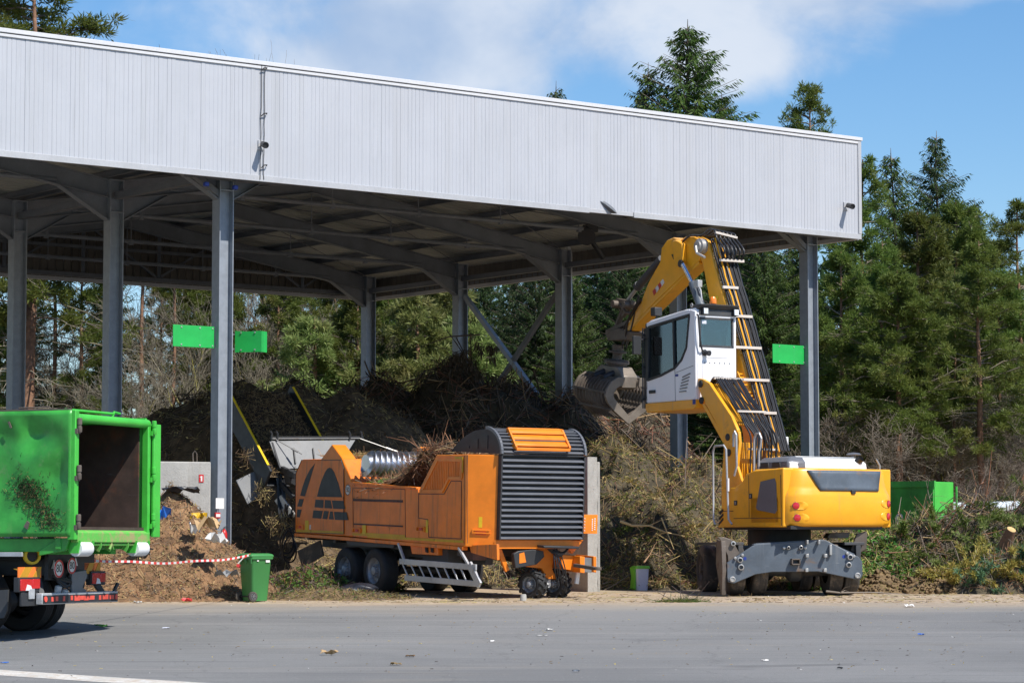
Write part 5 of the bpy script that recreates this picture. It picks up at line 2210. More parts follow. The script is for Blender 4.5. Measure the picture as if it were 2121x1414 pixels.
# hose loop over the boom head
h0 = E.on(1493, 540, 'x', XB + .1)
mb = MB()
mb.box((XB + .0, h0.y - .16, h0.z - .03), (XB + .62, h0.y - .08, h0.z + .03))
mb.build('hose_clamp', M_['clamp'], boom, bevel=.006)
h1 = E.on(1492, 487, 'x', XB + .25)
mb = MB()
mb.bar((XB + .02, h1.y - .14, h1.z + .03), (XB + .58, h1.y - .16, h1.z - .06), .05, .07, up=(0, 1, 0))
mb.build('hose_clamp', M_['clamp'], boom, bevel=.006)
st0 = E.on(1450, 492, 'x', XB + .2)
for i in range(6):
    f = i / 5
    x = XB + .04 + .52 * f
    pts = [Vector((x, h0.y - .12, h0.z)), Vector((x - .01, h0.y - .24, h0.z + .22)), Vector((x, h1.y - .17, h1.z - .1)), Vector((x, h1.y - .10, h1.z + .07 - .05 * f)),
           Vector((x - .02, h1.y + .1, h1.z + .12 - .05 * f)), Vector((x - .05, h1.y + .35, h1.z + .02)), Vector((x - .08, st0.y + .05, st0.z + .03)), Vector((x - .1, st0.y + .35, st0.z - .1))]
    sp_ = []
    for k in range(len(pts) - 1):
        p0, p1, p2, p3 = pts[max(k - 1, 0)], pts[k], pts[k + 1], pts[min(k + 2, len(pts) - 1)]
        for j in range(5):
            t = j / 5
            sp_.append(.5 * ((2 * p1) + (p2 - p0) * t + (2 * p0 - 5 * p1 + 4 * p2 - p3) * t * t + (3 * p1 - p0 - 3 * p2 + p3) * t ** 3))
    mb = MB()
    mb.tube(sp_, .024, 6)
    mb.build('hydraulic_hose', M_['hose'], boom)
p = E.on(1447, 510, 'x', XB - .14)
mb = MB()
mb.lathe([(.17, 0), (.17, .14), (.12, .15), (.12, .19), (.06, .2), (0, .2)], p + Vector((.14, 0, 0)), (-1, 0, 0), 24)
mb.build('head_pin', M_['bare_steel'], boom)
mb = MB()
q = E.on(1460, 533, 'x', XB - .2)
mb.tube([p + Vector((-.07, 0, 0)), p + Vector((-.09, -.06, -.16)), q], .03, 8)
mb.build('grease_line', M_['bare_steel'], boom)
p = E.on(1484, 625, 'x', XB - .006)
mb = MB()
mb.prism(ep([(1481, 613), (1489, 613), (1483, 628)], XB), 'x', XB - .012, XB - .004)
mb.build('warning_sticker', M_['yellow_line'], boom)
# lubricator and box at the boom foot
p = E.on(1600, 915, 'x', XB + .75)
mb = MB()
mb.lathe([(.14, -.16), (.15, .05), (.08, .2), (.06, .22), (.06, .3), (.10, .3), (.10, .36), (0, .36)], p + Vector((-.1, 0, -.02)), (0, 0, 1), 18, cap0=True)
mb.build('oil_tank', M_['white'], ex_)
q = E.on(1615, 913, 'x', XB + .85)
mb = MB()
mb.box((q.x - .13, q.y - .12, q.z - .10), (q.x + .15, q.y + .12, q.z + .09))
mb.build('control_box', M_['white'], ex_, bevel=.012)
mb = MB()
mb.box((q.x - .16, q.y - .14, q.z - .13), (q.x + .15, q.y + .12, q.z - .105))
mb.bar((q.x - .1, q.y, q.z - .12), (q.x - .35, q.y, q.z - .45), .06, .06)
mb.build('box_bracket', M_['dark'], ex_)
mb = MB()
p = E.on(1578, 822, 'x', XB + .55)
mb.lathe([(.05, -.2), (.08, -.1), (.08, .06), (.05, .1), (.05, .2)], p, (.1, -.25, 1), 12)
mb.tube([p + Vector((0, 0, -.2)), p + Vector((.05, 0, -.7)), p + Vector((.1, .1, -1.1))], .03, 8)
mb.tube([p + Vector((0, 0, .2)), p + Vector((-.25, 0, .42)), p + Vector((-.35, .1, .8))], .018, 6)
mb.tube([p + Vector((0, 0, .2)), p + Vector((.1, 0, .45)), p + Vector((.05, .1, .9))], .018, 6)
mb.build('swivel_valve', M_['alu'], boom)
mb = MB()
lad = [(1527, 770), (1556, 838)]
p, q = E.on(*lad[0], 'x', XB - .12), E.on(*lad[1], 'x', XB - .12)
for dx in (0, .22):
    mb.bar(p + Vector((dx, 0, 0)), q + Vector((dx, 0, 0)), .02, .04)
for i in range(9):
    c = p.lerp(q, (i + .5) / 9)
    mb.bar(c, c + Vector((.22, 0, 0)), .02, .03)
mb.build('boom_ladder', YL, boom)

# stick
XK = .34
st = [(1373, 514), (1384, 498), (1398, 492), (1412, 497), (1424, 490), (1440, 490), (1452, 496), (1458, 520), (1450, 541), (1412, 576), (1364, 622), (1326, 661), (1311, 684), (1295, 688), (1307, 664), (1330, 626), (1346, 585), (1370, 542)]
mb = MB()
mb.prism(ep(st, XK), 'x', XK - .04, XK + .26)
stick = mb.build('stick', YL, ex_, bevel=.02, seg=3)
mb = MB()
mb.prism(ep([(1325, 662), (1364, 623), (1412, 577), (1450, 542), (1452, 546), (1414, 582), (1367, 628), (1328, 666), (1312, 685)], XK), 'x', XK - .05, XK + .27)
mb.build('stick_bottom', YL, stick, bevel=.01)
mb = MB()
c = E.on(1409, 522, 'x', XK - .08)
mb.prism(ep([(1397, 500), (1403, 497), (1410, 500), (1417, 505), (1418, 540), (1414, 550), (1406, 552), (1399, 535)], XK - .1), 'x', XK - .16, XK - .04)
mb.build('link_plate', YL, stick, bevel=.02)
mb = MB()
c = E.on(1412, 546, 'x', XK - .16)
mb.lathe([(.085, 0), (.085, .05), (.05, .06), (0, .06)], c, (-1, 0, 0), 18)
mb.prism(ep([(1392, 527), (1400, 526), (1401, 536), (1396, 537)], XK - .04), 'x', XK - .06, XK - .041)
build_each(mb, 'link_pin', M_['dark'], stick)
mb = MB()
sq = [(1351, 605), (1367, 582), (1375, 592), (1357, 614)]
for i, col in enumerate((0, 1, 0, 1)):
    a = [(1352 + i * 5.2, 603 - i * 6), (1358 + i * 5.2, 596 - i * 6), (1360 + i * 5.2 + 1, 603 - i * 6), (1355 + i * 5.2, 612 - i * 6)]
    mb.prism(ep(a, XK - .04), 'x', XK - .05, XK - .042, col)
mb.build('warning_marker', [M_['red'], M_['paper']], stick, smooth=0)
# stick cylinder (dark) + rod, boom cylinder with bright rod
cyl = lambda P, Q, r, m, nm, par: (lambda b: (b.tube([P, Q], r, 16), b.build(nm, m, par)))(MB())
cyl(E.on(1371, 536, 'x', XK + .12), E.on(1323, 592, 'x', XK + .12), .095, M_['chassis'], 'stick_cylinder', stick)
cyl(E.on(1323, 592, 'x', XK + .12), E.on(1300, 622, 'x', XK + .12), .045, M_['bare_steel'], 'piston_rod', stick)
cyl(E.on(1324, 590, 'x', XK + .12), E.on(1320, 596, 'x', XK + .12), .11, M_['chassis'], 'gland', stick)
cyl(E.on(1415, 548, 'x', XB - .15), E.on(1436, 588, 'x', XB - .15), .055, M_['chrome'], 'piston_rod', boom)
cyl(E.on(1435, 586, 'x', XB - .15), E.on(1468, 680, 'x', XB - .15), .10, M_['blade'], 'boom_cylinder', boom)
mb = MB()
p = E.on(1445, 588, 'x', XB - .25)
mb.box(p - Vector((.06, .1, .08)), p + Vector((.06, .08, .08)))
mb.tube([p, p + Vector((-.02, -.15, -.15)), p + Vector((-.02, -.2, -.4))], .02, 6)
mb.build('valve_block', M_['alu'], boom, bevel=.015)
# linkage and hoses near the stick tip
mb = MB()
T4 = lambda px, py, x=XK + .12: E.on(px, py, 'x', x)
mb.bar(T4(1280, 622), T4(1312, 628), .12, .10)
mb.bar(T4(1310, 626), T4(1290, 655), .10, .10)
mb.bar(T4(1292, 640), T4(1276, 680), .12, .08)
mb.bar(T4(1284, 625), T4(1302, 650), .16, .06)
mb.bar(T4(1262, 688), T4(1305, 668), .22, .10)
mb.lathe([(.09, -.2), (.09, .2)], T4(1283, 630), (1, 0, 0), 14, cap0=True, cap1=True)
mb.lathe([(.08, -.2), (.08, .2)], T4(1306, 632), (1, 0, 0), 14, cap0=True, cap1=True)
mb.prism(ep([(1262, 690), (1290, 680), (1312, 688), (1306, 704), (1268, 706)], XK), 'x', XK - .12, XK + .40)
mb.build('grab_linkage', M_['worn_steel'], stick, bevel=.012)
for i in range(8):
    p = T4(rc.uniform(1318, 1345), rc.uniform(610, 640), XK + rc.uniform(-.1, .3))
    q = T4(rc.uniform(1270, 1300), rc.uniform(690, 730), XK + rc.uniform(-.1, .3))
    m_ = (p + q) / 2 + Vector((rc.uniform(-.2, .1), rc.uniform(-.1, .3), rc.uniform(-.35, .25)))
    pts = [p.lerp(m_, t).lerp(m_.lerp(q, t), t) for t in [k / 9 for k in range(10)]]
    mb = MB()
    mb.tube(pts, rc.uniform(.016, .028), 6)
    mb.build('grab_hose', M_['hose'], stick)

# grab
GX, GY_, GZ_ = None, None, None
gc = E.on(1278, 745, 'x', XK + .12)       # rotator centre
GM = Matrix.Translation(gc) @ Matrix.Rotation(R(92), 4, 'Z') @ Matrix.Rotation(R(-9), 4, 'Y') @ Matrix.Diagonal((.98, .80, .83, 1))     # local x: along shell width, y: opening direction
grab = bpy.data.objects.new('timber_grab', None)
COL.objects.link(grab)
grab.parent = ex_
grab.matrix_local = GM
mb = MB()
mb.lathe([(.16, .42), (.16, .26), (.25, .25), (.25, .2), (.13, .18), (.13, .02), (.30, .0), (.34, -.03), (.34, -.10), (.28, -.12), (.28, -.16), (0, -.16)], (0, 0, 0), (0, 0, 1), 26, cap0=True)
for i in range(22):
    th = 2 * math.pi * i / 22
    mb.lathe([(.018, 0), (.018, .025), (0, .03)], (.31 * math.cos(th), .31 * math.sin(th), -.03), (0, 0, 1), 6)
mb.build('rotator', M_['worn_steel'], grab)
mb = MB()
mb.prism([(-.62, -.72), (-.60, -.40), (-.34, -.17), (.34, -.17), (.60, -.40), (.62, -.72), (.35, -.80), (-.35, -.80)], 'y', -.27, .27)
mb.build('grab_frame', M_['tan_steel'], grab, bevel=.02)


def shell(sgn):
    prof = []
    for i in range(15):
        t = i / 14
        a = R(-8) + t * R(118)
        y = .30 + .55 * math.cos(R(90) - a) if False else None
        ang = R(80) - t * R(150)
        prof.append((.22 + .60 * math.cos(ang) * (1 if t < .8 else 1), -.98 + .56 * math.sin(ang)))
    prof = [(.26, -.50), (.50, -.46), (.72, -.55), (.86, -.74), (.90, -.96), (.82, -1.18), (.56, -1.34), (.28, -1.50), (.02, -1.64)]
    inner = [(.02, -1.58), (.26, -1.44), (.52, -1.28), (.74, -1.12), (.80, -.95), (.76, -.78), (.66, -.65), (.48, -.57), (.26, -.58)]
    poly = [(sgn * a, b) for a, b in prof + inner]
    root = None
    nt_ = 11
    for i in range(nt_):
        x = -.68 + 1.36 * i / (nt_ - 1)
        w2 = .035 if i in (0, nt_ - 1) else .018
        mb = MB()
        if i in (0, nt_ - 1):
            prof2 = [(.26, -.42), (.50, -.42), (.72, -.55), (.86, -.76), (.89, -.95), (.78, -1.15), (.53, -1.37), (.27, -1.54), (.0, -1.72)]
            in2 = [(.0, -1.50), (.20, -1.33), (.40, -1.16), (.56, -1.02), (.61, -.92), (.58, -.82), (.50, -.72), (.40, -.66), (.24, -.66)]
            mb.prism([(sgn * a, b) for a, b in prof2 + in2], 'x', x - w2, x + w2)
        else:
            mb.prism(poly, 'x', x - w2, x + w2)
        mb.build('tine', M_['tan_steel'] if i in (0, nt_ - 1) else M_['worn_steel'], grab, bevel=.005, seg=1)
    mb = MB()
    for (a, b) in ((.50, -.50), (.86, -.86), (.60, -1.33)):
        mb.bar((-.68, sgn * a, b), (.68, sgn * a, b), .07, .07)
    mb.bar((-.70, sgn * .07, -1.57), (.70, sgn * .07, -1.57), .14, .05)
    mb.bar((-.66, sgn * .42, -.52), (.66, sgn * .42, -.52), .14, .16)
    mb.build('shell_bar', M_['worn_steel'], grab, bevel=.01)
    mb = MB()
    mb.bar((-.68, sgn * .02, -1.60), (.68, sgn * .02, -1.60), .05, .05)
    mb.build('cutting_edge', M_['bare_steel'], grab)


shell(1)
shell(-1)
for sgn in (-1, 1):
    mb = MB()
    mb.tube([(-.2, sgn * .1, -.30), (-.2, sgn * .62, -.50)], .085, 12)
    mb.tube([(.2, sgn * .1, -.30), (.2, sgn * .62, -.50)], .085, 12)
    build_each(mb, 'grab_cylinder', M_['dark'], grab)

# ------------------------------------------------ cab
XC0 = -1.15
yr = E.on(1440, 700, 'x', XC0).y
yf2 = E.on(1338, 700, 'x', XC0).y
XC1 = E.on(1525, 700, 'y', yr).x
zc_b = E.on(1440, 826, 'x', XC0).z        # floor of white body
zc_t = E.on(1440, 640, 'x', XC0).z
cg = bpy.data.objects.new('cab', None)
COL.objects.link(cg)
cg.parent = ex_
cz_ = lambda t: None
side = [(1343, 842), (1341, 800), (1338, 664), (1342, 661), (1418, 641), (1430, 640), (1437, 646), (1440, 700), (1451, 805), (1449, 826), (1400, 833), (1344, 841)]
# solid shell built as two side frames + roof + rear wall + floor
Ps = E.poly([(1341, 841), (1335, 667), (1345, 660), (1428, 640), (1436, 643), (1440, 660), (1449, 760), (1449, 826)], 'x', XC0)
zfl = E.on(1440, 827, 'x', XC0).z
zrf = E.on(1432, 640, 'x', XC0).z
zrf_f = E.on(1340, 662, 'x', XC0).z + .02
zrf_f = zrf - .10
win = E.poly([(1343, 678), (1428, 652), (1422, 720), (1412, 745), (1398, 762), (1370, 777), (1342, 787)], 'x', XC0)
ysd = [yf2, yr]
mb = MB()
y0, y1 = yr, yf2
# lower side panels
zsill_r = zfl + 1.12
zs_f = win[-1][1]
for x0, x1 in ((XC0, XC0 + .06), (XC1 - .06, XC1)):
    low = [(y1, zfl), (y1, win[6][1]), (win[5][0], win[5][1]), (win[4][0], win[4][1]), (win[3][0], win[3][1]), (win[2][0], win[2][1]), (win[1][0], win[1][1]), (win[1][0], zrf), (y0, zrf - .05), (y0, zfl)]
    mb.prism(low, 'x', x0, x1)
    mb.prism([(win[1][0], win[1][1]), (y1, win[0][1]), (y1, win[0][1] + .10), (win[1][0] + .2, zrf), (win[1][0], zrf)], 'x', x0, x1)
mb.build('cab_side', M_['white_cab'], cg, bevel=.02, seg=3)
mb = MB()
mb.prism([(y1 + .05, win[0][1] + .10), (y1 - .1, win[0][1] + .16), (y0 + .3, zrf + .03), (y0 + .08, zrf + .03), (y0, zrf - .02), (y0, zrf - .10), (y1 + .05, win[0][1] + .03)], 'x', XC0 + .06, XC1 - .06)
mb.build('cab_roof', M_['white_cab'], cg, bevel=.02)
# rear wall with window opening
q0, q1 = E.on(1444, 656, 'y', yr), E.on(1514, 721, 'y', yr)
wx0, wx1, wz1, wz0 = XC0 + .10, XC1 - .07, q0.z, q1.z
mb = MB()
mb.box((XC0 + .06, y0, zfl), (XC1 - .06, y0 + .05, wz0))
mb.box((XC0 + .06, y0, wz1), (XC1 - .06, y0 + .05, zrf - .03))
mb.box((XC0 + .06, y0, wz0), (wx0, y0 + .05, wz1))
mb.box((wx1, y0, wz0), (XC1 - .06, y0 + .05, wz1))
rw = mb.build('rear_wall', M_['white_cab'], cg, bevel=.008)
mb = MB()
for a, b, c, d in ((wx0, wx1, wz1 - .045, wz1), (wx0, wx1, wz0, wz0 + .045), (wx0, wx0 + .045, wz0, wz1), (wx1 - .045, wx1, wz0, wz1)):
    mb.box((a, y0 - .006, c), (b, y0 + .03, d))
wf = mb.build('rear_window_frame', M_['chassis'], rw, smooth=0)
mb = MB()
mb.box((wx0 + .03, y0 + .012, wz0 + .03), (wx1 - .03, y0 + .018, wz1 - .03))
mb.build('rear_window', M_['glass'], wf, smooth=0)
mb = MB()
mb.box((wx0 + .08, y0 + .003, wz1 - .14), (wx0 + .19, y0 + .008, wz1 - .07))
mb.build('window_sticker', M_['bucket'], wf, smooth=0)
# access panel
pz0, pz1 = zfl + .20, wz0 - .30
px0, px1 = XC0 + .17, XC1 - .13
mb = MB()
mb.box((px0, y0 - .014, pz0), (px1, y0 - .001, pz1))
ap = mb.build('access_panel', M_['white_cab'], rw, bevel=.006)
mb = MB()
for k in range(6):
    mb.lathe([(.012, 0), (.012, .008), (0, .008)], (px0 + .06 + (px1 - px0 - .12) * k / 5, y0 - .014, pz1 - .03), (0, -1, 0), 8)
build_each(mb, 'panel_screw', M_['dark'], ap)
mb = MB()
mb.box((px0 + .1, y0 - .008, wz0 - .22), (px1 - .1, y0 - .001, wz0 - .06))
mb.build('pressed_panel', M_['white_cab'], rw, bevel=.006)
c = E.on(1459, 730, 'y', yr)
mb = MB()
mb.lathe([(.07, 0), (.07, .02), (.05, .03), (.05, .12), (.06, .12), (.06, .15), (0, .15)], (c.x, y0, c.z), (.25, -1, -.15), 16)
mb.build('reversing_camera', M_['dark'], rw)
# side glass: dark frame outline and panes
mb = MB()
mb.prism(win, 'x', XC0 + .02, XC0 + .03)
sg = mb.build('side_window', M_['glass'], cg, smooth=0)
mb = MB()
for i in range(len(win)):
    a, b = win[i], win[(i + 1) % len(win)]
    mb.bar((XC0 + .005, a[0], a[1]), (XC0 + .005, b[0], b[1]), .055, .035, up=(1, 0, 0))
pc = E.poly([(1395, 662), (1397, 762)], 'x', XC0)
mb.bar((XC0 + .002, pc[0][0], pc[0][1]), (XC0 + .002, pc[1][0], pc[1][1]), .05, .04, up=(1, 0, 0))
mb.build('window_frame', M_['decal'], sg, smooth=0)
mb = MB()
mb.prism(win, 'x', XC1 - .03, XC1 - .02)
sg2 = mb.build('side_window', M_['glass'], cg, smooth=0)
mb = MB()
for i in range(len(win)):
    a, b = win[i], win[(i + 1) % len(win)]
    mb.bar((XC1 - .005, a[0], a[1]), (XC1 - .005, b[0], b[1]), .05, .035, up=(1, 0, 0))
mb.build('window_frame', M_['decal'], sg2, smooth=0)
mb = MB()
mb.box((XC0 + .05, y1 - .02, zfl + .15), (XC1 - .05, y1 - .012, win[0][1] + .02))
ws = mb.build('windscreen', M_['glass'], cg, smooth=0)
mb = MB()
for x in (XC0 + .03, XC1 - .03):
    mb.box((x - .03, y1 - .05, zfl), (x + .03, y1 + .02, win[0][1] + .08))
mb.box((XC0 + .06, y1 - .05, zfl), (XC1 - .06, y1 + .02, zfl + .15))
build_each(mb, 'front_pillar', M_['decal'], ws, smooth=0)
mb = MB()
for k in range(5):
    x = XC0 - .02 + .05 * k
    mb.bar((x, y1 + .10, zfl - .1), (x, y1 + .10, win[0][1]), .014, .03)
for zz in (.1, .8, 1.5):
    mb.bar((XC0 - .04, y1 + .10, zfl + zz), (XC0 + .2, y1 + .10, zfl + zz), .03, .03)
mb.build('guard_bars', M_['dark'], cg)
mb = MB()
mb.box((XC0 + .06, y0 + .05, zfl - .02), (XC1 - .06, y1 - .05, zfl + .04))
mb.build('cab_floor', M_['dark'], cg)
# yellow base
mb = MB()
base_p = E.poly([(1340, 841), (1449, 827), (1451, 842), (1345, 852)], 'x', XC0)
zy0 = E.on(1440, 845, 'x', XC0).z
mb.prism([(y0 - .01, zfl), (y0 - .01, zy0 + .02), (y0 + .1, zy0 - .02), (y1 - .05, zy0 - .02), (y1 + .02, zy0 + .05), (y1 + .02, zfl)], 'x', XC0 - .01, XC1 + .01)
cb_ = mb.build('cab_base', YL, cg, bevel=.015)
p = E.on(1438, 832, 'x', XC0 - .012)
mb = MB()
mb.box((XC0 - .016, p.y - .05, p.z - .05), (XC0 - .0105, p.y + .06, p.z + .05))
mb.build('blue_sticker', M_['blue'], cb_, smooth=0)
# door details
mb = MB()
for a, b in (((1398, 765), (1399, 833)), ((1399, 772), (1436, 757))):
    p, q = E.on(*a, 'x', XC0), E.on(*b, 'x', XC0)
    mb.bar((XC0 - .001, p.y, p.z), (XC0 - .001, q.y, q.z), .010, .008, up=(1, 0, 0))
for k in range(6):
    p, q = E.on(1414 - k * 1.3, 781 + k * 6, 'x', XC0), E.on(1430 - k * 1.6, 773 + k * 7.3, 'x', XC0)
    mb.bar((XC0 - .004, p.y, p.z), (XC0 - .004, q.y, q.z), .022, .02, up=(1, 0, 0))
mb.build('door_seam', M_['grey_plate'], cg, smooth=0)
p = E.on(1352, 811, 'x', XC0)
mb = MB()
mb.box((XC0 - .03, p.y - .12, p.z - .035), (XC0 - .001, p.y + .12, p.z + .035))
mb.build('door_handle', M_['decal'], cg, bevel=.01)
p = E.on(1402, 777, 'x', XC0)
mb = MB()
mb.box((XC0 - .005, p.y - .055, p.z - .025), (XC0 - .001, p.y + .055, p.z + .025))
mb.build('blue_sticker', M_['blue'], cg, smooth=0)
# grab bar on the rear edge
mb = MB()
mb.tube([Vector((XC0 + .03, y0 - .03, zrf - .13)), Vector((XC0 + .02, y0 - .09, zrf - .15)), Vector((XC0 + .05, y0 - .10, zrf - .6)), Vector((XC0 + .09, y0 - .09, wz0 - .0)), Vector((XC0 + .14, y0 - .06, wz0 - .08)), Vector((XC0 + .2, y0 - .0, wz0 - .08))], .02, 8)
mb.build('grab_bar', M_['decal'], cg)
# black roof edge with two work lamps, beacon, eyelet, roof lamp
mb = MB()
mb.prism([(y0 + .02, zrf - .02), (y0 - .10, zrf + .06), (y0 - .12, zrf + .10), (y0 + .3, zrf + .10), (y0 + .3, zrf - .0)], 'x', XC0 + .07, XC1 + .01)
mb.box((XC0 + .10, y0 - .02, zrf - .13), (XC1 - .0, y0 - .0035, zrf - .02))
rv = mb.build('roof_visor', M_['chassis'], cg, bevel=.012)
for x in (XC0 + .21, XC1 - .06):
    mb = MB()
    mb.box((x - .065, y0 - .10, zrf - .12), (x + .065, y0 - .022, zrf + .02))
    wl_ = mb.build('work_lamp', M_['dark'], rv, bevel=.01)
    mb = MB()
    mb.box((x - .055, y0 - .112, zrf - .11), (x + .055, y0 - .1005, zrf + .01))
    mb.build('lamp_lens', M_['clear_lamp'], wl_, bevel=.006)
p = E.on(1477, 632, 'y', yr + .35)
mb = MB()
mb.lathe([(.02, -.08), (.02, .0), (.06, .0), (.07, .03), (.0, .03)], (p.x, p.y, p.z - .0), (0, 0, 1), 16)
be = mb.build('beacon_base', M_['dark'], rv)
mb = MB()
mb.lathe([(.07, .03), (.075, .06), (.068, .14), (.045, .18), (0, .19)], (p.x, p.y, p.z), (0, 0, 1), 18)
mb.build('beacon_lens', M_['amber'], be)
mb = MB()
c = Vector((XC0 + .05, y0 + .2, zrf + .09))
mb.tube([c + Vector((.0, .035 * math.cos(a), .035 * math.sin(a))) for a in [2 * math.pi * k / 12 for k in range(13)]], .012, 6)
mb.build('lifting_eye', M_['bare_steel'], cg)
p = E.on(1360, 645, 'x', XC0 + .3)
mb = MB()
mb.box((p.x - .1, p.y - .08, p.z - .1), (p.x + .1, p.y + .1, p.z + .09))
mb.bar((p.x, p.y, p.z - .1), (p.x, p.y, p.z - .25), .04, .04)
mb.build('work_lamp', M_['dark'], cg, bevel=.02)
# seat, console and steering column inside
mb = MB()
xm = (XC0 + XC1) / 2
mb.box((xm - .25, y0 + .35, zfl + .35), (xm + .25, y0 + .85, zfl + .5))
mb.prism([(y0 + .28, zfl + .5), (y0 + .42, zfl + .5), (y0 + .32, zfl + 1.15), (y0 + .2, zfl + 1.15)], 'x', xm - .25, xm + .25)
mb.box((xm - .15, y0 + .4, zfl + .04), (xm + .15, y0 + .8, zfl + .35))
mb.build('seat', M_['louver'], cg, bevel=.04)
mb = MB()
for s in (-1, 1):
    mb.box((xm + s * .33 - .07, y0 + .45, zfl + .45), (xm + s * .33 + .07, y0 + 1.0, zfl + .62))
    mb.tube([(xm + s * .33, y0 + .95, zfl + .6), (xm + s * .33, y0 + 1.0, zfl + .8)], .02, 6)
mb.tube([(xm, y1 - .25, zfl + .05), (xm, y1 - .45, zfl + .75)], .04, 8)
mb.build('console', M_['dark'], cg, bevel=.01)
mb = MB()
c = Vector((xm, y1 - .47, zfl + .78))
mb.tube([c + Vector((.19 * math.cos(a), .10 * math.sin(a), .16 * math.sin(a))) for a in [2 * math.pi * k / 20 for k in range(21)]], .015, 6)
mb.build('steering_wheel', M_['dark'], cg)
# mirror at the front
mb = MB()
p = E.on(1319, 715, 'x', XC0 - .25)
mb.box((p.x - .1, p.y - .03, p.z - .2), (p.x + .1, p.y + .04, p.z + .2))
mb.tube([(p.x, p.y, p.z + .1), (XC0, y1, p.z + .15)], .015, 6)
mb.build('side_mirror', M_['dark'], cg, bevel=.02)
# ================================================================== hook-lift truck with green container
pT = at(147, 1111, 43.0)
T_ = Fr((pT.x, 43.0, 0), 69.2)
G = M_['green']
zcb, zct = pT.z, T_.on(147, 849, 'x', 0).z
gt = gz(43.3)
LC = 6.2
cont = empty('skip_container', T_.M, 'dented bright green roll-off container with open rusty rear, carried on the truck', 'container')
u_ = 2.5
# left side, dented sheet
mb = MB()
ny, nz = 46, 26


def dent(y, z):
    h = (z - zcb) / (zct - zcb)
    s = min(1, 6 * h, 6 * (1 - h), 5 * y if y < .2 else 1)
    d = -.05 * math.exp(-(((y - .75) / .22) ** 2 + ((h - .72) / .16) ** 2)) - .055 * math.exp(-(((y - .35) / .2) ** 2 + ((h - .45) / .14) ** 2)) \
        + .03 * math.exp(-(((y - .98) / .12) ** 2 + ((h - .86) / .1) ** 2)) - .05 * math.exp(-(((y - 1.25) / .3) ** 2 + ((h - .35) / .2) ** 2))
    d += .025 * math.sin(y * 5.2 + 1) * math.sin(h * 7.5) + .02 * (fbm(np.array(y * 2.2), np.array(h * 4), 3) - .5)
    d -= .16 * abs(fbm(np.array(y * 1.5 + 3), np.array(h * 2.4 + 1), 6, 2) - .5)
    return -d * 1.5 * max(0, s)


rows = [[(dent(LC * j / ny * .5, zcb + (zct - zcb) * i / nz), LC * j / ny * .5, zcb + (zct - zcb) * i / nz) for j in range(ny + 1)] for i in range(nz + 1)]
mb = MB()
for i in range(nz):
    for j in range(ny):
        mb.add([rows[i][j], rows[i][j + 1], rows[i + 1][j + 1], rows[i + 1][j]], [(0, 1, 2, 3)])
mb.add([(0, LC * .5, zcb), (0, LC, zcb), (0, LC, zct), (0, LC * .5, zct)], [(0, 1, 2, 3)])
o = mb.build('side_wall', G, cont, smooth=80, weld=True)
sm = o.modifiers.new('thickness', 'SOLIDIFY')
sm.thickness = .03
sm.offset = -1 if True else 1
mb = MB()
mb.box((u_ - .06, .02, zcb + .02), (u_, LC, zct - .02))
mb.build('side_wall', G, cont)
mb = MB()
mb.box((.05, LC - .06, zcb + .03), (u_ - .07, LC, zct - .1))
mb.build('front_wall', M_['rust_dark'], cont)
mb = MB()
mb.box((.05, .01, zcb + .10), (u_ - .06, LC - .07, zcb + .16))
mb.box((.20, .12, zcb + .161), (.24, LC - .08, zct - .13))
mb.box((u_ - .10, .12, zcb + .161), (u_ - .061, LC - .08, zct - .13))
mb.box((.241, LC - .12, zcb + .161), (u_ - .101, LC - .07, zct - .13))
mb.build('inner_lining', M_['rust_dark'], cont)
mb = MB()
mb.box((.07, .05, zct - .10), (u_ - .07, LC * .75, zct - .07))
mb.build('roof_sheet', G, cont)
# rear frame
mb = MB()
mb.box((-.02, -.07, zcb - .05), (.10, .06, zct + .0))
mb.box((u_ - .09, -.06, zcb - .03), (u_ + .0, .06, zct - .08))
mb.tube([(.10, -.0, zct - .12), (u_ - .02, -.0, zct - .12)], .075, 14)
mb.build('rear_frame', M_['green_frame'], cont, bevel=.012)
mb = MB()
mb.prism([(-.07, zcb + .07), (.06, zcb + .13), (.06, zcb - .09), (-.07, zcb - .09)], 'x', .10, u_ - .02)
mb.build('rear_sill', M_['green_rust'], cont, bevel=.01)
mb = MB()
mb.tube([(.1, .2, zct + .02), (u_ - .8, .2, zct + .02)], .022, 8)
mb.tube([(u_ - .9, .2, zct - .1), (u_ - .8, .2, zct + .05), (u_ - .6, .2, zct + .03)], .02, 6)
mb.build('tarp_rail', M_['green_frame'], cont)
mb = MB()
mb.box((-.01, .05, zct + .002), (.08, LC * .6, zct + .03))
mb.tube([(.03, 1.0, zct + .05), (.03, .45, zct + .06), (.03, .40, zct + .03)], .014, 6)
mb.build('top_rail', M_['worn_steel'], cont)
# hinges
for (x, px) in ((.04, 152), (u_ + .02, 314)):
    for py in ((880, 978, 1080) if px < 200 else (886, 982, 1078)):
        z = T_.on(px, py, 'y', -.08).z
        mb = MB()
        mb.lathe([(.035, -.11), (.04, -.1), (.04, -.02), (.03, -.015), (.03, .01), (.04, .015), (.04, .11), (.03, .12), (0, .12)], (x, -.11, z), (0, 0, 1), 10, cap0=True)
        mb.box((x - .06, -.10, z - .13), (x + .05, -.06, z - .05))
        mb.build('hinge', M_['worn_steel'] if px < 200 else M_['green_frame'], cont)
# folded back door on the far side
mb = MB()
mb.box((u_ + .07, -.06, zcb + .02), (u_ + .20, 1.2, zct - .12))
mb.box((u_ + .04, -.10, zcb + .0), (u_ + .28, -.05, zct - .12))
mb.build('open_door', M_['green_frame'], cont, bevel=.01)
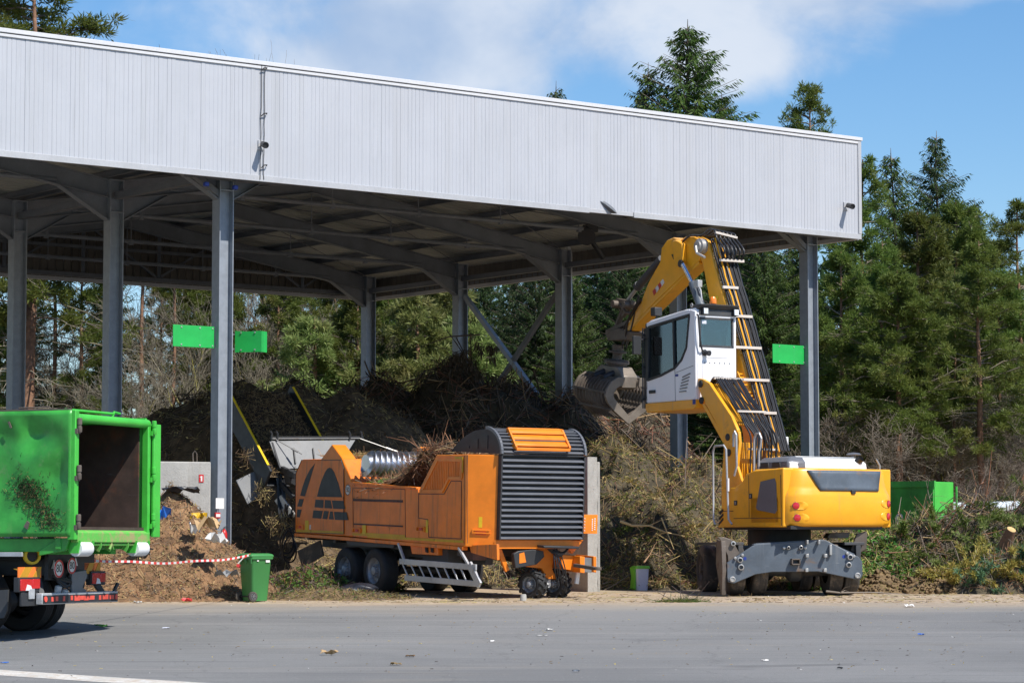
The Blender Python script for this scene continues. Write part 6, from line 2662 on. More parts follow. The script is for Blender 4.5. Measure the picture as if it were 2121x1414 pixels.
# underside: longitudinal rails, rollers, lock bar
mb = MB()
mb.box((.5, .3, zcb - .28), (.66, LC, zcb - .02))
mb.box((u_ - .66, .3, zcb - .28), (u_ - .5, LC, zcb - .02))
mb.box((.02, .2, zcb - .20), (u_ - .02, .3, zcb - .02))
mb.prism([(.05, zcb - .02), (.25, zcb - .02), (.6, zcb - .22), (.6, zcb - .30), (.12, zcb - .22)], 'x', .04, .09)
mb.prism([(.25, zcb - .03), (LC, zcb - .03), (LC, zcb - .24), (.55, zcb - .24)], 'x', .10, .15)
mb.build('floor_rail', M_['green'], cont, bevel=.008)
for x in (.22, u_ - .42):
    mb = MB()
    mb.lathe([(.0, 0), (.12, 0), (.125, .02), (.125, .36), (.12, .38), (0, .38)], (x - .07, .0, zcb - .19), (1, 0, 0), 20)
    rl = mb.build('roller', M_['bare_steel'] if False else M_['white'], cont)
    mb = MB()
    for dx in (-.10, .33):
        mb.prism([(-.1, zcb - .06), (.14, zcb - .06), (.1, zcb - .26), (-.06, zcb - .26)], 'x', x + dx, x + dx + .03)
    build_each(mb, 'roller_bracket', M_['green_frame'], rl)
mb = MB()
mb.tube([(.62, -.02, zcb - .12), (u_ - .5, -.02, zcb - .12)], .025, 8)
for x in (.85, 1.2, 1.75):
    mb.prism([(-.06, zcb - .02), (.06, zcb - .02), (.06, zcb - .2), (-.02, zcb - .24), (-.06, zcb - .16)], 'x', x, x + .03)
mb.tube([(1.15, -.05, zcb - .2), (1.2, -.06, zcb - .12), (1.27, -.05, zcb - .2)], .02, 6)
mb.build('lock_bar', M_['green_rust'], cont)
# grass and straw stuck to the side
n = 1500
yv = np.concatenate([RNG.normal(.48, .26, 1000), RNG.normal(.8, .18, 500)])
zv = np.concatenate([zcb + .62 - (yv[:1000] - .4) * -1.0 * .9 + RNG.normal(0, .16, 1000) - .35, RNG.normal(zcb + .75, .12, 500)])
ok = (yv > .05) & (yv < 1.3) & (zv > zcb + .1) & (zv < zct - .2)
yv, zv = yv[ok], zv[ok]
xv = np.array([dent(a, b) for a, b in zip(yv, zv)]) - .038
P = np.stack([xv, yv, zv], 1)
D = RNG.normal(size=P.shape) * [.06, 1, 1]
D = unit(D) * RNG.uniform(.010, .038, len(P))[:, None]
V, F = sticks_geo(P - D, P + D, .003, .002)
o = nobj('stuck_grass', npmesh('stuck_grass', V, F, [M_['needle_dark'], M_['straw'], M_['twig_dark']], RNG.choice([0, 1, 2], len(P), p=[.62, .13, .25]).repeat(3)), cont)
o['kind'] = 'stuff'
mb = MB()
q = T_.on(21, 880, 'x', -.02)
mb.bar(T_.on(18, 873, 'x', -.02), T_.on(23, 886, 'x', -.02), .02, .03)
q = T_.on(56, 1086, 'x', -.02)
mb.plate([T_.on(50, 1090, 'x', -.03), T_.on(57, 1078, 'x', -.03), T_.on(62, 1082, 'x', -.03), T_.on(58, 1096, 'x', -.03)], .02)
mb.build('scuff_plate', M_['worn_steel'], cont)

tr = empty('hooklift_truck', T_.M, 'dark hook-lift truck carrying the green container, seen from its rear left', 'truck')
zg = gz(45.3)
mb = MB()
for x in (.78, 1.6):
    mb.box((x, .75, .62), (x + .1, 7.5, .90))
for y in (.8, 2.2, 3.8, 5.6):
    mb.box((.88, y, .66), (1.6, y + .1, .86))
mb.box((.55, .9, .90), (.70, 7.0, 1.0))
mb.box((1.8, .9, .90), (1.95, 7.0, 1.0))
mb.box((.70, 1.0, .86), (1.8, 6.5, .94))
mb.box((.5, .70, .55), (2.0, .78, .98))
mb.build('chassis', M_['dark'], tr, bevel=.01)
# rear axle wheels
q = T_.on(74, 1242, 'x', 2.3)
yw = q.y
for k, yy in enumerate((yw, yw + 1.35)):
    for s, x in ((-1, .18), (1, u_ - .2)):
        wheel(tr, (x, yy, zg + .51), (s, 0, 0), .51, .32, .29, mats=(M_['rubber'], M_['dark']))
        wheel(tr, (x - s * .36, yy, zg + .51), (s, 0, 0), .51, .30, .29, mats=(M_['rubber'], M_['dark']))
    mb = MB()
    mb.tube([(.3, yy, zg + .51), (u_ - .3, yy, zg + .51)], .09, 12)
    mb.lathe([(.1, -.25), (.22, -.1), (.22, .1), (.1, .25)], (u_ / 2, yy, zg + .51), (1, 0, 0), 16)
    mb.build('axle', M_['dark'], tr)
for x in (.0, u_ - .42):
    mb = MB()
    arc = []
    for i in range(15):
        a = R(20) + R(140) * i / 14
        arc.append((yw + .62 * math.cos(a), zg + .52 + .60 * math.sin(a)))
    arc2 = [(p[0] + (p[0] - yw) * .03, p[1] + .025) for p in arc[::-1]]
    mb.prism(arc + arc2, 'x', x, x + .44)
    mb.build('mudguard', M_['rubber'], tr)
mb = MB()
mb.plate([T_.on(-14, 1222, 'x', -.02), T_.on(19, 1220, 'x', -.02), T_.on(17, 1262, 'x', -.02), T_.on(9, 1279, 'x', -.02), T_.on(-14, 1280, 'x', -.02)], .03)
mb.build('mud_flap', M_['chassis'], tr)
mb = MB()
mb.box((.05, 1.9, .2), (.55, 2.9, .78))
mb.build('side_tank', M_['chassis'], tr, bevel=.04)
mb = MB()
mb.box((.02, .9, .93), (.06, 2.6, 1.0))
mb.build('side_rail', M_['alu'], tr, bevel=.006)
# bumper with reflective band
yb2 = .52
zb2 = T_.on(80, 1240, 'y', yb2).z
mb = MB()
mb.box((.02, yb2, zb2 - .09), (2.48, yb2 + .12, zb2 + .09))
bp = mb.build('bumper', M_['alu'], tr, bevel=.012)
mb = MB()
mb.box((.04, yb2 - .006, zb2 - .075), (2.46, yb2 - .0005, zb2 + .055))
mb.build('bumper_face', M_['dark'], bp, smooth=0)
mb = MB()
rc = random.Random(8)
x = .20
while x < 2.3:
    w2 = rc.uniform(.05, .2)
    if rc.random() < .8:
        mb.box((x, yb2 - .012, zb2 - .045 + rc.uniform(0, .012)), (min(x + w2, 2.32), yb2 - .0065, zb2 + .04 - rc.uniform(0, .015)))
    x += w2 + rc.choice([.006, .01, .05])
for x0 in (.07, 2.36):
    mb.lathe([(.045, 0), (.045, .012), (0, .012)], (x0 + .04, yb2 - .0065, zb2 - .005), (0, -1, 0), 14)
mb.build('red_reflector', M_['retro_red'], bp, smooth=0)
mb = MB()
mb.bar((.18, yb2 + .1, zb2 + .0), (.30, .78, .58), .1, .1)
mb.bar((2.2, yb2 + .1, zb2 + .0), (2.05, .78, .58), .1, .1)
mb.bar((2.42, yb2 + .05, zb2 + .08), (2.50, yb2 + .02, zb2 + .22), .05, .05)
build_each(mb, 'bumper_bracket', M_['dark'], tr, bevel=.01)
# light clusters and warning plates
yl = .66
for (px0, py0, px1, py1, nm) in ((41, 1199, 81, 1222, 0), (190, 1186, 217, 1208, 1)):
    a, b = T_.on(px0, py0, 'y', yl), T_.on(px1, py1, 'y', yl)
    mb = MB()
    mb.box((a.x - .02, yl, b.z - .02), (b.x + .02, yl + .10, a.z + .03))
    lc = mb.build('light_cluster', M_['dark'], tr, bevel=.008)
    mb = MB()
    w3 = b.x - a.x
    mb.box((a.x, yl - .02, b.z), (a.x + w3 * .62, yl - .0005, a.z))
    mb.box((a.x + w3 * .63, yl - .02, b.z + .03), (b.x, yl - .0005, a.z))
    build_each(mb, 'red_lens', M_['red_lamp'], lc, bevel=.008)
    mb = MB()
    mb.prism([(a.x + w3 * .25, b.z + .005), (a.x + w3 * .60, b.z + .005), (a.x + w3 * .50, b.z + .08), (a.x + w3 * .33, b.z + .10)], 'y', yl - .026, yl - .0205)
    mb.build('clear_lens', M_['clear_lamp'], lc)
yp = .70
for (px0, py0, px1, py1) in ((38, 1174, 85, 1196), (175, 1165, 208, 1187)):
    a, b = T_.on(px0, py0, 'y', yp), T_.on(px1, py1, 'y', yp)
    mb = MB()
    mb.box((a.x, yp, b.z), (b.x, yp + .015, a.z))
    wp_ = mb.build('warning_plate', M_['retro_orange'], tr)
    mb = MB()
    ww, hh_ = b.x - a.x, a.z - b.z
    for k in (-.05, .52):
        poly = [(a.x + ww * max(0, min(1, k + .08)), b.z), (a.x + ww * min(1, k + .42), b.z), (a.x + ww * min(1, k + .66), a.z), (a.x + ww * max(0, k + .34), a.z)]
        mb.prism(poly, 'y', yp - .006, yp - .0005)
    build_each(mb, 'diagonal_stripe', M_['retro_amber'], wp_, smooth=0)
a, b = T_.on(20, 1176, 'y', yp + .3), T_.on(40, 1190, 'y', yp + .3)
mb = MB()
mb.prism([(.75, T_.on(20, 1177, 'x', .0).z), (1.05, T_.on(20, 1177, 'x', .0).z + .0), (.75, T_.on(38, 1190, 'x', 0).z)], 'x', .0, .02)
mb.build('warning_plate', M_['retro_amber'], tr)
# speed discs
for px, py, r_ in ((121, 1177, .145), (148, 1171, .13)):
    q = T_.on(px, py, 'y', .56)
    mb = MB()
    mb.lathe([(.0, .01), (r_, .01), (r_, 0), (0, 0)], (q.x, .56, q.z), (0, -1, 0), 28)
    sd = mb.build('speed_disc', M_['paper'], tr)
    mb = MB()
    mb.lathe([(r_ * .80, .016), (r_, .016), (r_, .0105), (r_ * .8, .0105)], (q.x, .56, q.z), (0, -1, 0), 28)
    mb.build('speed_disc_rim', M_['red'], sd)
    Mr = Matrix(((1, 0, 0, q.x), (0, 0, 1, .648), (0, 1, 0, q.z), (0, 0, 0, 1)))
    Mr = Matrix.Translation((q.x, .547, q.z)) @ Matrix.Rotation(R(90), 4, 'X')
    text('number', '80', r_ * 1.25, Mr, M_['decal'], sd, ext=.001)
for px, py in ((112, 1168), (157, 1162)):
    q = T_.on(px, py, 'y', .68)
    mb = MB()
    mb.prism([(q.x - .07, q.z - .07), (q.x + .07, q.z - .07), (q.x, q.z + .07)], 'y', .68, .69)
    mb.build('reflector_triangle', M_['paper'], tr)
# hook-lift roller ring, valves, cables, coupling
q = T_.on(66, 1150, 'x', .25)
mb = MB()
mb.lathe([(.10, -.04), (.14, -.04), (.15, 0), (.14, .04), (.10, .04), (.10, -.04)], q, (-.6, -.8, 0), 24)
mb.build('guide_ring', M_['yellow_line'], tr)
mb = MB()
mb.tube([q + Vector((.02, 0, 0)), q + Vector((.3, .3, 0))], .09, 14)
mb.build('lift_pin', M_['decal'], tr)
rc = random.Random(21)
for i in range(12):
    p = T_.on(rc.uniform(108, 175), rc.uniform(1190, 1202), 'y', .66)
    e = T_.on(rc.uniform(108, 175), rc.uniform(1195, 1228), 'y', .66)
    m_ = (p + e) / 2 + Vector((rc.uniform(-.2, .2), -.08, -.1))
    pts = [p.lerp(m_, t).lerp(m_.lerp(e, t), t) for t in [k / 8 for k in range(9)]]
    mb = MB()
    mb.tube(pts, rc.uniform(.012, .022), 6)
    mb.build('air_line', M_['hose'], tr)
mb = MB()
p = T_.on(160, 1210, 'y', .62)
mb.prism([(p.x - .2, p.z + .2), (p.x + .25, p.z + .24), (p.x + .3, p.z + .14), (p.x + .15, p.z - .05), (p.x + .3, p.z - .1), (p.x + .1, p.z - .2), (p.x - .2, p.z - .12)], 'y', .60, .66)
mb.build('coupling_jaw', M_['grey_plate'], tr, bevel=.012)
mb = MB()
for px, py in ((120, 1220), (134, 1228), (147, 1172)):
    q = T_.on(px, py, 'y', .64)
    mb.lathe([(.05, -.07), (.06, -.03), (.06, .05), (.03, .07), (0, .07)], q, (.1, -.2, 1), 12, cap0=True)
build_each(mb, 'air_coupling', M_['alu'], tr)
mb = MB()
a = T_.on(45, 1226, 'y', .66)
mb.box((a.x, .66, a.z - .22), (a.x + .5, .70, a.z))
mb.build('number_plate_holder', M_['dark'], tr, bevel=.006)
mb = MB()
q = T_.on(63, 1232, 'y', .64)
mb.box((q.x - .05, .63, q.z - .06), (q.x + .12, .655, q.z + .1))
mb.build('plate_lamp', M_['alu'], tr, bevel=.006)
# cab and front wheels, mostly beyond the frame
mb = MB()
mb.box((.05, 6.6, .5), (u_ - .05, 8.6, 2.9))
mb.build('cab', M_['white'], tr, bevel=.12, seg=3)
mb = MB()
mb.box((.12, 8.605, 1.6), (u_ - .12, 8.63, 2.6))
mb.box((.035, 7.3, 1.7), (.048, 8.3, 2.6))
mb.build('cab_window', M_['decal'], tr)
for s, x in ((-1, .2), (1, u_ - .2)):
    wheel(tr, (x, 7.4, zg + .51), (s, 0, 0), .51, .32, .29)

# ================================================================== small things
# wheelie bin
b0 = gpoint(528, 1245, 0)
BF = Fr((b0.x, b0.y, b0.z), 38.0)
wb = empty('wheelie_bin', BF.M, 'green two-wheeled plastic bin with closed lid and tape tied to it', 'bin')
mb = MB()
sc_ = .98


def brow(w0, d0, z, y0=0):
    r = .05
    pts = []
    for sx, sy in ((-1, -1), (1, -1), (1, 1), (-1, 1)):
        for k in range(4):
            a = {(-1, -1): 180, (1, -1): 270, (1, 1): 0, (-1, 1): 90}[(sx, sy)] + 30 * k
            pts.append(((w0 / 2 - r) * sx + r * math.cos(R(a)), (d0 / 2 - r) * sy + r * math.sin(R(a)) + y0, z))
    return pts


mb.loft([brow(.36, .36, .015, .0), brow(.37, .37, .05, 0), brow(.46, .48, .80, .0), brow(.47, .49, .815, .0), brow(.52, .54, .82, 0), brow(.52, .54, .86, 0)])
bb = mb.build('bin_body', M_['bin_green'], wb, smooth=45)
mb = MB()
mb.loft([brow(.54, .56, .855, .01), brow(.55, .57, .885, .01), brow(.50, .50, .915, .0), brow(.40, .40, .93, .0)])
mb.box((-.20, .25, .84), (.20, .36, .875))
ld = mb.build('lid', M_['bin_green'], wb, bevel=.01, smooth=45)
mb = MB()
for y in (-.22, -.05, .12):
    mb.prism([(y - .05, .82), (y + .05, .82), (y - .02, .74), (y - .05, .73)], 'x', -.268, -.255)
mb.tube([(-.29, -.25, .895), (-.29, .1, .895)], .016, 8)
for y in (-.22, 0.0):
    mb.box((-.30, y - .015, .86), (-.24, y + .015, .90))
mb.build('handle', M_['bin_green'], wb)
for y in (-.20, .20):
    s = -1 if y < 0 else 1
    mb = MB()
    mb.lathe([(.03, -.03), (.07, -.028), (.095, -.025), (.10, 0), (.095, .025), (.07, .028), (.06, .015), (.02, .02), (0, .02)], (-.20, y * 1.18, .10), (0, s, 0), 22)
    wh = mb.build('wheel', M_['rubber_dusty'], wb)
    mb = MB()
    for k in range(6):
        a = 2 * math.pi * k / 6
        mb.bar((-.20, y * 1.18 + s * .028, .10), (-.20 + .055 * math.cos(a), y * 1.18 + s * .028, .10 + .055 * math.sin(a)), .012, .012, up=(0, 1, 0))
    mb.lathe([(.06, .02), (.06, .03), (.052, .03), (.052, .02)], (-.20, y * 1.18, .10), (0, s, 0), 18)
    mb.build('spokes', M_['grey_plate'], wh)
mb = MB()
mb.tube([(-.2, -.2, .1), (-.2, .2, .1)], .012, 8)
mb.build('axle', M_['dark'], wb)
mb = MB()
mb.box((.08, -.257, .755), (.17, -.248, .80))
mb.box((-.12, -.257, .775), (-.08, -.248, .80))
build_each(mb, 'sticker', M_['paper'], bb)

# barrier tape from truck to bin
mb = MB()
s0 = T_.M @ T_.on(165, 1156, 'y', .9)
e0_ = BF.M @ Vector((-.27, -.22, .885))
n = 120
rc = random.Random(6)
for i in range(n):
    t0, t1 = i / n, (i + 1) / n
    pr = []
    for t in (t0, t1):
        p = s0.lerp(e0_, t)
        p.z -= .10 * 4 * t * (1 - t) + .012 * math.sin(t * 17)
        tw = .5 * math.sin(t * 9)
        d = Vector((0, math.sin(tw), math.cos(tw))) * .021
        pr += [p - d, p + d]
    mb.add([pr[0], pr[2], pr[3], pr[1]], [(0, 1, 2, 3)], (i // 2) % 2)
tail = [e0_, e0_ + Vector((-.12, -.05, -.06)), e0_ + Vector((-.25, -.08, -.20)), e0_ + Vector((-.18, -.1, -.24))]
for i in range(3):
    mb.add([tail[i], tail[i + 1], tail[i + 1] + Vector((.03, 0, .06)), tail[i] + Vector((.02, 0, .05))], [(0, 1, 2, 3)], i % 2)
M_['tape_red'] = pmat('tape_red', (.72, .06, .06), .4, var=.05)
o = mb.build('barrier_tape', [M_['tape_red'], M_['paper']], None, smooth=0)
tag(o, 'red and white barrier tape sagging between the truck and green bin', 'tape')

# white bucket with lime rim
b0 = gpoint(1327, 1222, 0)
bk = empty('plastic_tub', Matrix.Translation(b0) @ Matrix.Rotation(R(18), 4, 'Z'), 'upright white plastic tub with lime green rim in front of the brush heap', 'tub')
mb = MB()
mb.loft([brow(.25, .25, 0), brow(.26, .26, .02), brow(.30, .30, .49)])
tb = mb.build('tub_body', M_['bucket'], bk, smooth=40)
mb = MB()
mb.loft([brow(.33, .33, .47), brow(.34, .34, .50), brow(.31, .31, .53)])
mb.prism([(-.15, 0.01), (-.19, .05), (-.17, .30), (-.20, .5), (-.15, .48)], 'y', -.1, .14)
mb.build('rim', M_['lime'], bk, smooth=40)

# small concrete cylinder by the jockey wheel
b0 = gpoint(1084, 1243, 0)
mb = MB()
mb.lathe([(0, 0), (.065, 0), (.06, .1), (.05, .125), (0, .125)], b0, (0, 0, 1), 20)
tag(mb.build('concrete_core', M_['concrete'], None), 'small grey concrete core standing in front of the jockey wheels', 'concrete core')

# black rubbish bag
b0 = gpoint(737, 1234, 0)
nu, nv = 40, 20
Vb = []
for j in range(nv + 1):
    for i in range(nu):
        a, h = 2 * math.pi * i / nu, math.pi * j / nv
        x, y, z = math.sin(h) * math.cos(a), math.sin(h) * math.sin(a), math.cos(h)
        k = 1 + .22 * (fbm(np.array(x * 3 + 7), np.array(z * 3 + y * 2), 4) - .5) + .10 * math.sin(a * 6 + z * 4) * math.sin(h)
        Vb.append((x * .42 * k * (1 - .15 * z), y * .26 * k, max(0, .12 + z * .14 * k + .04 * x)))
Fb = np.array([(j * nu + i, j * nu + (i + 1) % nu, (j + 1) * nu + (i + 1) % nu, (j + 1) * nu + i) for j in range(nv) for i in range(nu)])
o = nobj('rubbish_bag', npmesh('rubbish_bag', np.array(Vb), Fb, M_['black_bag']), None, Matrix.Translation(b0 + Vector((0, .1, 0))))
tag(o, 'crumpled black rubbish bag lying below the shredder wheels', 'bag')

# green container at the right
p = at(1936, 997, 63.5)
CR = Fr((p.x, 63.5, gz(63.5)), 47.0)
gc_ = empty('skip_container', CR.M, 'green steel container standing behind the cuttings at the right', 'container')
zt_ = p.z - gz(63.5)
u0, f0 = 2.2, 6.0
mb = MB()
mb.prism([(-f0 * 0, 0.0), (0, zt_), (.08, zt_), (.08, 0)], 'x', 0, 1) if False else None
mb.box((0, 0, .16), (.78, .05, zt_))           # near narrow face
mb.build('end_wall', M_['green_frame'], gc_, bevel=.01)
mb = MB()
mb.box((0, .05, .16), (.05, f0, zt_))
sw = mb.build('side_wall', G, gc_)
mb = MB()
mb.box((.73, .05, .16), (.78, f0, zt_))
mb.box((.05, f0 - .05, .16), (.73, f0, zt_))
mb.box((.05, .05, .16), (.73, f0 - .05, .22))
build_each(mb, 'far_walls', G, gc_)
mb = MB()
mb.box((-.06, -.03, zt_ - .12), (-.001, f0, zt_ + .02))
mb.box((-.05, .0, zt_ * .55), (-.001, f0, zt_ * .55 + .1))
for y in (.02, 1.5, 3.0, 4.5, 5.9):
    mb.box((-.045, y, .16), (-.001, y + .1, zt_ - .121))
mb.build('side_ribs', M_['green'], sw)
mb = MB()
c = Vector((-.05, 1.62, zt_ - .32))
mb.lathe([(.05, 0), (.10, 0), (.10, .03), (.05, .03)], c, (-1, 0, 0), 18)
mb.build('lashing_ring', M_['green_frame'], sw)
q = CR.on(1863, 1071, 'x', -.002)
mb = MB()
mb.lathe([(.05, 0), (.10, 0), (.10, .006), (.05, .006)], q, (-1, 0, 0), 20)
mb.build('white_ring', M_['paper'], sw)
mb = MB()
for z in (zt_ - .55, zt_ - .75, zt_ - 1.2):
    mb.box((.6, -.04, z), (.86, -.001, z + .06))
mb.tube([(.83, -.05, zt_ - .1), (.83, -.05, .4)], .025, 8)
mb.build('door_bar', M_['green'], gc_)
mb = MB()
for x in (.1, .55):
    mb.box((x, .1, 0), (x + .1, f0, .159))
build_each(mb, 'skid', M_['dark'], gc_)

# pale pipe behind the pruned branches
mb = MB()
p0, p1 = at(1972, 1052, 72), at(2250, 1046, 78)
mb.tube([p0 + Vector((-.25, 0, -.25)), p0 + Vector((0, 0, 0)), p0.lerp(p1, .5), p1], [.09, .16, .16, .16], 12)
for t in (.1, .5, .9):
    q = p0.lerp(p1, t)
    mb.bar(q, (q.x, q.y, gz(q.y)), .1, .1)
M_['pipe'] = pmat('pale_pipe', (.55, .60, .64), .5)
tag(mb.build('guard_rail', M_['pipe'], None), 'pale grey rounded guard rail behind the pruned branches', 'guard rail')
# ================================================================== heaps of green waste
def heap(name, label, cat, cx, cy, hills, ext, mat, mixes, seed, res=.16, rough=.22, mound_noise=1.2, group=None, flat=None):
    """hills: (dx,dy,height,rx,ry,power); mixes: dict of loose material"""
    rng = np.random.default_rng(seed)
    x0, x1, y0, y1 = ext
    nx_, ny_ = int((x1 - x0) / res) + 1, int((y1 - y0) / res) + 1
    X, Y = np.meshgrid(np.linspace(x0, x1, nx_), np.linspace(y0, y1, ny_))

    def H(x, y):
        h = np.zeros_like(x)
        for dx, dy, hh, rx, ry, pw in hills:
            d = np.sqrt(((x - dx) / rx) ** 2 + ((y - dy) / ry) ** 2)
            h = np.maximum(h, hh * np.clip(1 - d, 0, 1) ** pw)
        n_ = fbm((x + cx) * mound_noise, (y + cy) * mound_noise, seed, 5) - .5
        n2 = fbm((x + cx) * mound_noise * 4, (y + cy) * mound_noise * 4, seed + 9, 3) - .5
        e = np.clip(h / .5, 0, 1)
        return h + (n_ * rough * 4 + n2 * rough * 1.5) * e - .06 * (1 - e)
    Z = H(X, Y)
    V = np.stack([X, Y, Z], -1).reshape(-1, 3)
    I = np.arange(nx_ * ny_).reshape(ny_, nx_)
    F = np.stack([I[:-1, :-1], I[:-1, 1:], I[1:, 1:], I[1:, :-1]], -1).reshape(-1, 4)
    keep = (Z.ravel()[F] > -.05).any(1)
    root = empty(name, Matrix.Translation((cx, cy, gz(cy))), label, cat, group)
    nobj('heap_body', npmesh('heap_body', V, F[keep], mat, smooth=True), root)
    base = H

    def sample(n, front=.0, ymax=None):
        out = np.zeros((0, 3))
        while len(out) < n:
            m = n * 4
            x = rng.uniform(x0, x1, m)
            y = y0 + (y1 - y0) * rng.random(m) ** (1 + front)
            z = H(x, y)
            ok = z > .0
            if ymax is not None:
                ok &= y < ymax
            out = np.concatenate([out, np.stack([x, y, z], 1)[ok]])
        return out[:n]

    parts, mats = [], []
    for kind, spec in mixes:
        if kind == 'stick':
            n, ln, rad, flatn, stick_up, ms = spec
            P = sample(n, .5)
            e = .05
            gx_ = (H(P[:, 0] + e, P[:, 1]) - H(P[:, 0] - e, P[:, 1])) / (2 * e)
            gy2 = (H(P[:, 0], P[:, 1] + e) - H(P[:, 0], P[:, 1] - e)) / (2 * e)
            D = rng.normal(size=(n, 3)) * [1, 1, flatn]
            D[:, 2] += np.clip(gx_ * D[:, 0] + gy2 * D[:, 1], -1.5, 1.5) * .8
            D = unit(D)
            L = rng.uniform(ln[0], ln[1], n) * rng.random(n) ** .5
            P = P + np.stack([np.zeros(n), np.zeros(n), rng.uniform(-.02, stick_up, n)], 1)
            A, B_ = P - D * L[:, None] / 2, P + D * L[:, None] / 2
            # bend: two segments
            M2 = (A + B_) / 2 + rnd_unit(n, rng) * L[:, None] * .07
            r0 = rng.uniform(rad[0], rad[1], n)
            V1, F1 = sticks_geo(A, M2, r0, r0 * .8)
            V2, F2 = sticks_geo(M2, B_, r0 * .8, r0 * .35)
            ch_ = rng.choice(len(ms), n)
            for q in ms:
                if q not in mats:
                    mats.append(q)
            mi = np.array([mats.index(q) for q in ms])[ch_].repeat(3)
            parts += [(V1, F1, mi), (V2, F2, mi)]
        elif kind == 'leaf':
            n, ln, wd, lift, ms = spec
            P = sample(n, .5)
            P[:, 2] += rng.uniform(-.01, lift, n)
            A = rnd_unit(n, rng) * [1, 1, .6]
            A = unit(A)
            B_ = unit(np.cross(A, rnd_unit(n, rng)))
            A = A * rng.uniform(ln[0], ln[1], n)[:, None] / 2
            B_ = B_ * rng.uniform(wd[0], wd[1], n)[:, None] / 2
            V1, F1 = quads_geo(P, A, B_)
            for q in ms:
                if q not in mats:
                    mats.append(q)
            parts.append((V1, F1, np.array([mats.index(q) for q in ms])[rng.choice(len(ms), n)]))
        elif kind == 'spray':      # conifer branch sprays: stem with needles
            n, ln, nee, ms = spec
            P = sample(n, .7)
            D = unit(rng.normal(size=(n, 3)) * [1, .8, .35] + [0, -.5, .15])
            L = rng.uniform(ln[0], ln[1], n)
            for q in list(ms) + ['branch']:
                if q not in mats:
                    mats.append(q)
            V1, F1 = sticks_geo(P, P + D * L[:, None], .012, .004)
            parts.append((V1, F1, mats.index('branch')))
            k = nee
            T = rng.random((n, k))
            base_ = P[:, None] + D[:, None] * (L[:, None] * T)[..., None]
            nd = unit(rng.normal(size=(n, k, 3)) + D[:, None] * 1.1)
            ll = rng.uniform(.08, .17, (n, k))
            C = (base_ + nd * ll[..., None] * .5).reshape(-1, 3)
            A = (nd * ll[..., None] * .5).reshape(-1, 3)
            B_ = unit(np.cross(A, rnd_unit(len(A), rng))) * .012
            V1, F1 = quads_geo(C, A, B_)
            parts.append((V1, F1, np.repeat(np.array([mats.index(q) for q in ms])[rng.choice(len(ms), n)], k)))
        elif kind == 'clod':
            n, rad, ms = spec
            P = sample(n, .3)
            ico = np.array([(0, 0, 1), (.89, 0, .45), (.28, .85, .45), (-.72, .53, .45), (-.72, -.53, .45), (.28, -.85, .45), (0, 0, -1)])
            fc = np.array([(0, 1, 2, 2), (0, 2, 3, 3), (0, 3, 4, 4), (0, 4, 5, 5), (0, 5, 1, 1), (6, 2, 1, 1), (6, 3, 2, 2), (6, 4, 3, 3), (6, 5, 4, 4), (6, 1, 5, 5)])
            S_ = rng.uniform(rad[0], rad[1], n)
            Vc = ico[None] * S_[:, None, None] * rng.uniform(.7, 1.3, (n, 7, 3)) + P[:, None]
            Vc = Vc.reshape(-1, 3)
            Fc_ = np.concatenate([fc[:, :3]] ) if False else None
            # quads only: use pairs of triangles expressed as stick-like quads
            quad = np.array([(0, 1, 2, 3), (0, 3, 4, 5), (6, 2, 1, 5), (6, 4, 3, 2), (0, 5, 1, 2), (6, 5, 4, 3), (1, 5, 6, 2)])
            F1 = (np.arange(n)[:, None, None] * 7 + quad[None]).reshape(-1, 4)
            for q in ms:
                if q not in mats:
                    mats.append(q)
            parts.append((Vc, F1, mats.index(ms[0])))
    V, F, Mi = merge(parts)
    o = nobj('loose_cover', npmesh('loose_cover', V, F, [M_[q] for q in mats], Mi), root)
    o['kind'] = 'stuff'
    return root, H


# brown mulch pile in front of the first column
def hx(px, Y):
    return at(px, 900, Y).x


cxm = hx(330, 54.0)
heap('mulch_heap', 'sunlit brown pile of shredded mulch between truck and green bin', 'heap', cxm, 54.0,
     [(0.2, .5, 2.25, 2.3, 2.0, 1.05), (-1.4, .3, 1.55, 2.4, 2.1, 1.0), (.9, .2, 1.0, 1.5, 1.7, 1.0), (-2.6, -.2, 1.0, 2.4, 1.6, 1.0)],
     (-5, 2.4, -2.0, 2.6), M_['mulch'],
     [('stick', (12000, (.08, .32), (.003, .008), .5, .05, ('twig_tan', 'twig_tan', 'twig_red', 'twig_grey', 'twig_red', 'twig_dark'))),
      ('leaf', (2500, (.04, .10), (.02, .04), .04, ('leaf_dry', 'straw', 'twig_dark')))], 31, res=.10, rough=.10)
# grass fringe round the bin
heap('grass_fringe', 'dry grass and litter strip at the foot of the mulch pile', 'grass strip', hx(490, 53.3), 53.3,
     [(-.2, .2, .22, 1.4, .9, 1.0), (1.8, .4, .25, 2.2, 1.0, 1.0)], (-2.2, 4.2, -1.0, 1.4), M_['soil'],
     [('stick', (2600, (.08, .3), (.003, .006), .7, .05, ('straw', 'grass', 'twig_grey', 'twig_dark'))), ('leaf', (900, (.04, .1), (.02, .03), .04, ('leaf_dry', 'grass', 'leaf_green')))], 32, res=.1, rough=.06)
